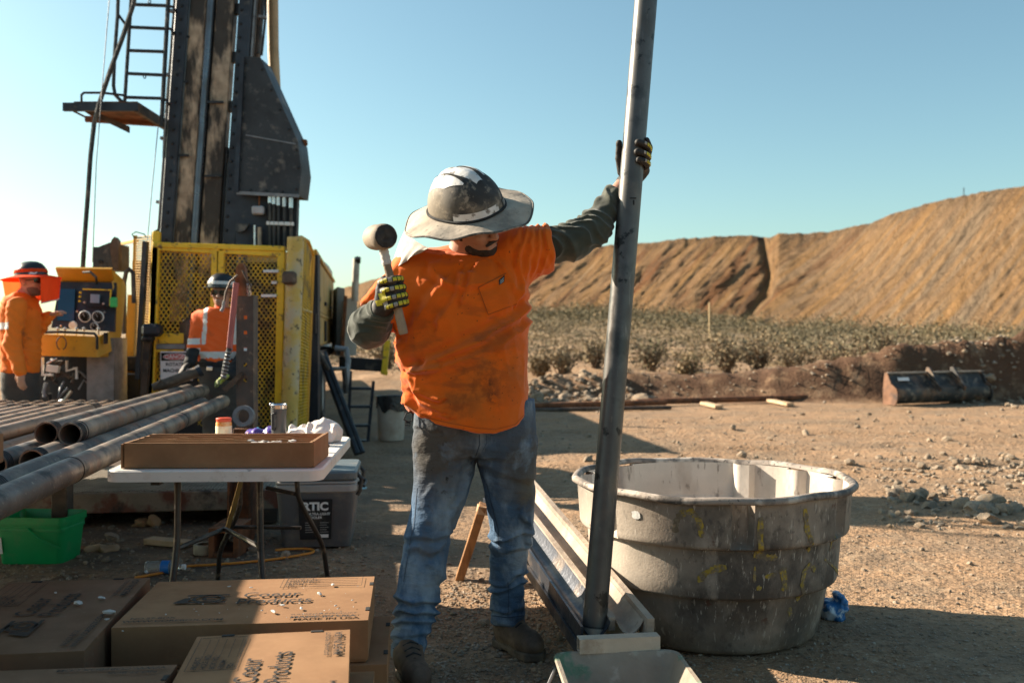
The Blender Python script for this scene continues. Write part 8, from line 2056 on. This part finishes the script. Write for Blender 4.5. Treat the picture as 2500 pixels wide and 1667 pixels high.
lo, hi = bounds(A3(-10, 700, DW), A3(130, 920, DW), pad=0.12); lo[1] -= 0.22; hi[1] += 0.22
sA = sdf_obj('shirt', shA, lo, hi, 0.011, WORK_OR, w1, wrinkle(0.010, 5), 1)
sA.data.materials.append(REFL)
zb0, zb1 = at(0, 804, DW).z, at(0, 789, DW).z
for p_ in sA.data.polygons:
    c = p_.center
    if zb0 < c.z < zb1 and c.x < at(64, 800, DW).x: p_.material_index = 1
trA = [ring(900, 10, 90, DW, 0.14), ring(950, 8, 92, DW, 0.14), ring(1010, 14, 86, DW, 0.12), ring(1075, 18, 80, DW, 0.10), ring(1115, 22, 74, DW, 0.09)]
lo, hi = bounds(A3(0, 890, DW), A3(95, 1118, DW), pad=0.1); lo[1] -= 0.1; hi[1] += 0.1; zft = 0.30
sdf_obj('trousers', lambda P: smax(loft(P, [(at(0, 1110, DW).z - 0.02,) + trA[-1][1:]] + trA[:-1], 2.1), zft - P[..., 2], 0.004), lo, hi, 0.014, TROU, w1, wrinkle(0.008, 6), 1)
for s in (-0.10, 0.10):
    c = at(45, 1100, DW); c.z = 0.225
    lo, hi = bounds((c.x - 0.12, DW + s - .05, 0.225), (c.x + 0.22, DW + s + .05, 0.36), pad=0.04)
    sdf_obj('boot', lambda P, s=s: smax(smin(ell(P, (c.x + 0.07, DW + s, 0.27), (0.15, 0.05, 0.06)), caps(P, (c.x, DW + s, 0.28), (c.x, DW + s, 0.42), 0.055), 0.03), 0.226 - P[..., 2], 0.004), lo, hi, 0.012, MT['boot'], w1)
def skA(P):
    d = head_sdf(P, hpA, HMA); d = smin(d, caps(P, hpA(0, -0.03, -0.06), A3(56, 724, DW), 0.056, 0.066), 0.03)
    return d
lo, hi = bounds(hpA(.1, .13, .14), hpA(-.1, -.13, -.15), A3(56, 724, DW), pad=0.07)
sdf_obj('body', skA, lo, hi, 0.007, SKIN, w1, None, 1)
sdf_obj('beard', lambda P: smax(smin(ell(P, hpA(0, 0.022, -0.05), (0.066, 0.070, 0.072), HMA), ell(P, hpA(0, 0.058, -0.088), (0.034, 0.034, 0.03), HMA), 0.02), np.maximum((P - hpA(0, 0, -0.045)) @ V3(HMA[:, 2]), -ell(P, hpA(0, .104, -.066), (.024, .02, .011), HMA)), 0.004), lo, hi, 0.008, PM('short_beard', (0.16, 0.085, 0.058), 0.8), w1, None, 1)
for wr, dr, sd, nm in ((armA[2], (0.08, -0.05, -1), (1, -0.3, 0), (1, 0.4, 0)), (armB[2], (0.9, -0.1, 0.35), (0, -1, 0), (0, 0, -1))):
    lo, hi = bounds(V3(wr), V3(wr) + V3(dr) / np.linalg.norm(V3(dr)) * 0.2, pad=0.07); sdf_obj('hand', lambda P, wr=wr, dr=dr, sd=sd, nm=nm: hand_sdf(P, V3(wr), dr, sd, nm, 0.5), lo, hi, 0.006, SKIN, w1, None, 1)
m = MB(); LN = PM('dark_lens', (0.02, 0.025, 0.02), 0.08, 0.3, 0.2, 8, bump=0)
for s in (-1, 1): m.add([hpA(0.010 * s, 0.112, 0.018), hpA(0.036 * s, 0.108, 0.020), hpA(0.066 * s, 0.082, 0.018), hpA(0.064 * s, 0.082, -0.012), hpA(0.036 * s, 0.108, -0.020), hpA(0.012 * s, 0.112, -0.010)], [(0, 1, 2, 3, 4, 5)])
m.tube([Vector(hpA(0.066, 0.082, 0.01)), Vector(hpA(0.080, 0.0, 0.008))], 0.003, 5); m.tube([Vector(hpA(-0.066, 0.082, 0.01)), Vector(hpA(-0.080, 0.0, 0.008))], 0.003, 5)
m.build('sunglasses', LN, w1, 0)
def simple_hat(par, hp_, M4, shell, brim_mat, brim_r, stripe=None, droop=0.02, brim_name='brim'):
    M = M4.copy(); M.translation = Vector(hp_(0, -0.005, 0.05))
    m = MB(); m.lathe([(0.118, -0.012), (0.117, 0.02), (0.108, 0.06), (0.085, 0.095), (0.05, 0.115), (0.0, 0.122)], 32, M @ Matrix.Diagonal((1, 1.15, 1, 1))); ht = m.build('hard_hat', shell, par, 60)
    m = MB(); m.lathe([(0.112, 0.004), (brim_r * .8, -droop * .5), (brim_r, -droop), (brim_r, -droop - 0.004), (brim_r * .8, -droop * .5 - 0.004), (0.112, 0.0)], 40, M @ Matrix.Diagonal((1, 1.06, 1, 1)), True); m.build(brim_name, brim_mat, ht, 60)
    if stripe is not None:
        m = MB(); m.lathe([(0.1185, 0.022), (0.1195, 0.023), (0.114, 0.050), (0.112, 0.050)], 40, M @ Matrix.Diagonal((1, 1.15, 1, 1)), True); m.build('hat_stripe', stripe, ht, 60)
    return ht, M
VEIL = PM('orange_veil', (0.95, 0.12, 0.015), 0.8, 0, 0.1, 5, bump=0.3, bs=20, bdist=0.02)
_b = VEIL.node_tree.nodes['Principled BSDF']; _t = VEIL.node_tree.nodes.new('ShaderNodeBsdfTranslucent'); _t.inputs[0].default_value = (1.0, 0.13, 0.03, 1); _mx = VEIL.node_tree.nodes.new('ShaderNodeMixShader'); _mx.inputs[0].default_value = 0.55
_o = [n for n in VEIL.node_tree.nodes if n.type == 'OUTPUT_MATERIAL'][0]
VEIL.node_tree.links.new(_b.outputs[0], _mx.inputs[1]); VEIL.node_tree.links.new(_t.outputs[0], _mx.inputs[2]); VEIL.node_tree.links.new(_mx.outputs[0], _o.inputs[0])
htA, MhA = simple_hat(w1, hpA, MA, PM('black_white_helmet', (0.02, 0.02, 0.022), 0.35, 0, 0.2, 5, [dict(c=(0.7, 0.7, 0.7), s=4, lo=0.55, hi=0.58, amt=1)], bump=0), VEIL, 0.225, VEIL, 0.025)
vv = []; ff = []; nu, nv = 44, 8            # veil round the back and far side
for j in range(nv + 1):
    for i in range(nu + 1):
        a = R(60 + 235 * i / nu); t_ = j / nv
        r_ = 0.218 * (1 - 0.15 * t_) + 0.012 * math.sin(i * 0.9) * t_; l_ = 0.215 - 0.05 * math.sin(i / nu * math.pi)
        vv.append(MhA @ Vector((r_ * math.cos(a), 1.06 * r_ * math.sin(a), -0.026 - l_ * t_)))
for j in range(nv):
    for i in range(nu): ff.append((j * (nu + 1) + i, j * (nu + 1) + i + 1, (j + 1) * (nu + 1) + i + 1, (j + 1) * (nu + 1) + i))
m = MB(); m.add(vv, ff); m.build('sun_veil', VEIL, htA, 80)
m = MB(); m.tube([vv[nv * (nu + 1) + i] for i in range(nu + 1)], 0.005, 5); m.build('veil_hem', REFL, htA)

# worker behind the upright, bending over the pipes
DV = 8.30; w2 = thing('person', 'worker in orange hi-vis jacket and black brimmed hard hat behind the upright', 'person', (at(528, 900, DV).x, DV, 0.225))
hpB, HMB, MB_ = head_at(at(541, 716, DV - 0.06), (0.05, -1, -0.02), (0.04, -0.02, 1), 1.05)
tB = [ring(752, 505, 572, DV - 0.03, 0.10), ring(764, 486, 590, DV - 0.02, 0.13), ring(795, 480, 596, DV, 0.145), ring(845, 484, 594, DV, 0.145), ring(882, 486, 592, DV, 0.14)]
aR = [A3(488, 778, DV - 0.02), A3(476, 850, DV - 0.10), A3(462, 886, DV - 0.22)]
aL = [A3(592, 780, DV - 0.02), A3(600, 860, DV - 0.10), A3(562, 915, DV - 0.30)]
def shB(P):
    d = loft(P, tB, 2.1); d = smin(d, chain(P, aR[:2], [0.072, 0.066], 0.03), 0.035); d = smin(d, chain(P, aL[:2], [0.072, 0.066], 0.03), 0.035); return d
lo, hi = bounds(A3(440, 745, DV), A3(640, 890, DV), pad=0.05); lo[1] -= 0.25; hi[1] += 0.2
sB = sdf_obj('jacket', shB, lo, hi, 0.010, HIVIS, w2, wrinkle(0.008, 15), 1)
sB.data.materials.append(REFL)
for p_ in sB.data.polygons:
    c = p_.center; x = 1250 + F * c.x / c.y; y = HZ + F * (CH - c.z) / c.y
    body_ = 489 < x < 590
    if body_ and (858 < y < 874 or (c.y < DV and (497 < x - (y - 760) * -0.06 < 507 or 566 < x < 578) and y < 840)): p_.material_index = 1
    if not body_ and (826 < y < 841 or 850 < y < 866): p_.material_index = 1
lo, hi = bounds(*aR, *aL, pad=0.1)
sdf_obj('undershirt_sleeve', lambda P: chain(P, aR[1:], [0.055, 0.045], 0.02), *bounds(*aR[1:], pad=0.09), 0.010, BLACK_CLOTH, w2, wrinkle(0.006, 3), 1)
sdf_obj('undershirt_sleeve', lambda P: chain(P, aL[1:], [0.055, 0.045], 0.02), *bounds(*aL[1:], pad=0.09), 0.010, BLACK_CLOTH, w2, wrinkle(0.006, 4), 1)
LIME = PM('lime_glove', (0.42, 0.50, 0.10), 0.7, 0, 0.3, 25, [dict(c=(0.12, 0.11, 0.09), s=14, lo=0.48, hi=0.58, amt=0.8)], bump=0.5)
for wr, dr, mt_ in ((aR[2], (-0.3, -0.7, -0.5), MT['glove']), (aL[2], (-0.7, -0.55, -0.35), LIME)):
    lo, hi = bounds(V3(wr), V3(wr) + V3(dr) / np.linalg.norm(V3(dr)) * 0.2, pad=0.07); sdf_obj('glove', lambda P, wr=wr, dr=dr: hand_sdf(P, V3(wr), dr, (0.5, -0.6, 0.2), (0, 0, -1), 0.7) - 0.004, lo, hi, 0.006, mt_, w2, None, 1)
trB = [ring(870, 488, 590, DV, 0.14), ring(905, 486, 592, DV, 0.14), ring(960, 490, 588, DV + 0.02, 0.13), ring(1040, 496, 580, DV + 0.03, 0.11), ring(1105, 500, 574, DV + 0.03, 0.10)]
lo, hi = bounds(A3(480, 865, DV), A3(600, 1110, DV), pad=0.06); lo[1] -= 0.12; hi[1] += 0.14
sdf_obj('trousers', lambda P: smax(loft(P, trB, 2.2), 0.30 - P[..., 2], 0.004), lo, hi, 0.014, TROU, w2, wrinkle(0.008, 6), 1)
for s in (510, 560):
    c = at(s, 1100, DV)
    sdf_obj('boot', lambda P, c=c: smax(smin(ell(P, (c.x, DV - 0.04, 0.27), (0.05, 0.14, 0.06)), caps(P, (c.x, DV + 0.02, 0.28), (c.x, DV + 0.02, 0.42), 0.055), 0.03), 0.226 - P[..., 2], 0.004), V3((c.x - .12, DV - .25, .2)), V3((c.x + .12, DV + .15, .5)), 0.012, MT['boot'], w2)
sB2 = MB(); sB2.lathe([(0.198, -0.02), (0.203, -0.02), (0.203, 0.02), (0.198, 0.02)], 40, Matrix.Translation((at(539, 888, DV).x, DV, at(0, 889, DV).z)) @ Matrix.Diagonal((0.94, 0.73, 1, 1)), True); sB2.build('belt', BLACK_CLOTH, w2)
m = MB(); m.box(at(512, 900, DV - 0.155), (0.055, 0.012, 0.035), None, 0.004); m.build('belt_buckle', MT['chrome'], w2)
lo, hi = bounds(hpB(.1, .13, .14), hpB(-.1, -.13, -.15), A3(540, 762, DV), pad=0.07)
sdf_obj('body', lambda P: smin(head_sdf(P, hpB, HMB), caps(P, hpB(0, -0.03, -0.06), A3(540, 765, DV), 0.056, 0.066), 0.03), lo, hi, 0.007, SKIN, w2, None, 1)
m = MB()
for s in (-1, 1): m.add([hpB(0.008 * s, 0.112, 0.020), hpB(0.036 * s, 0.108, 0.022), hpB(0.068 * s, 0.082, 0.020), hpB(0.066 * s, 0.082, -0.014), hpB(0.036 * s, 0.108, -0.022), hpB(0.012 * s, 0.112, -0.012)], [(0, 1, 2, 3, 4, 5)])
m.tube([Vector(hpB(0.068, 0.082, 0.01)), Vector(hpB(0.082, 0.0, 0.008))], 0.003, 5); m.tube([Vector(hpB(-0.068, 0.082, 0.01)), Vector(hpB(-0.082, 0.0, 0.008))], 0.003, 5)
m.build('sunglasses', LN, w2, 0)
simple_hat(w2, hpB, MB_, PM('black_helmet', (0.02, 0.02, 0.022), 0.3, 0, 0.2, 5, bump=0), BLACK_CLOTH, 0.152, REFL, 0.004)
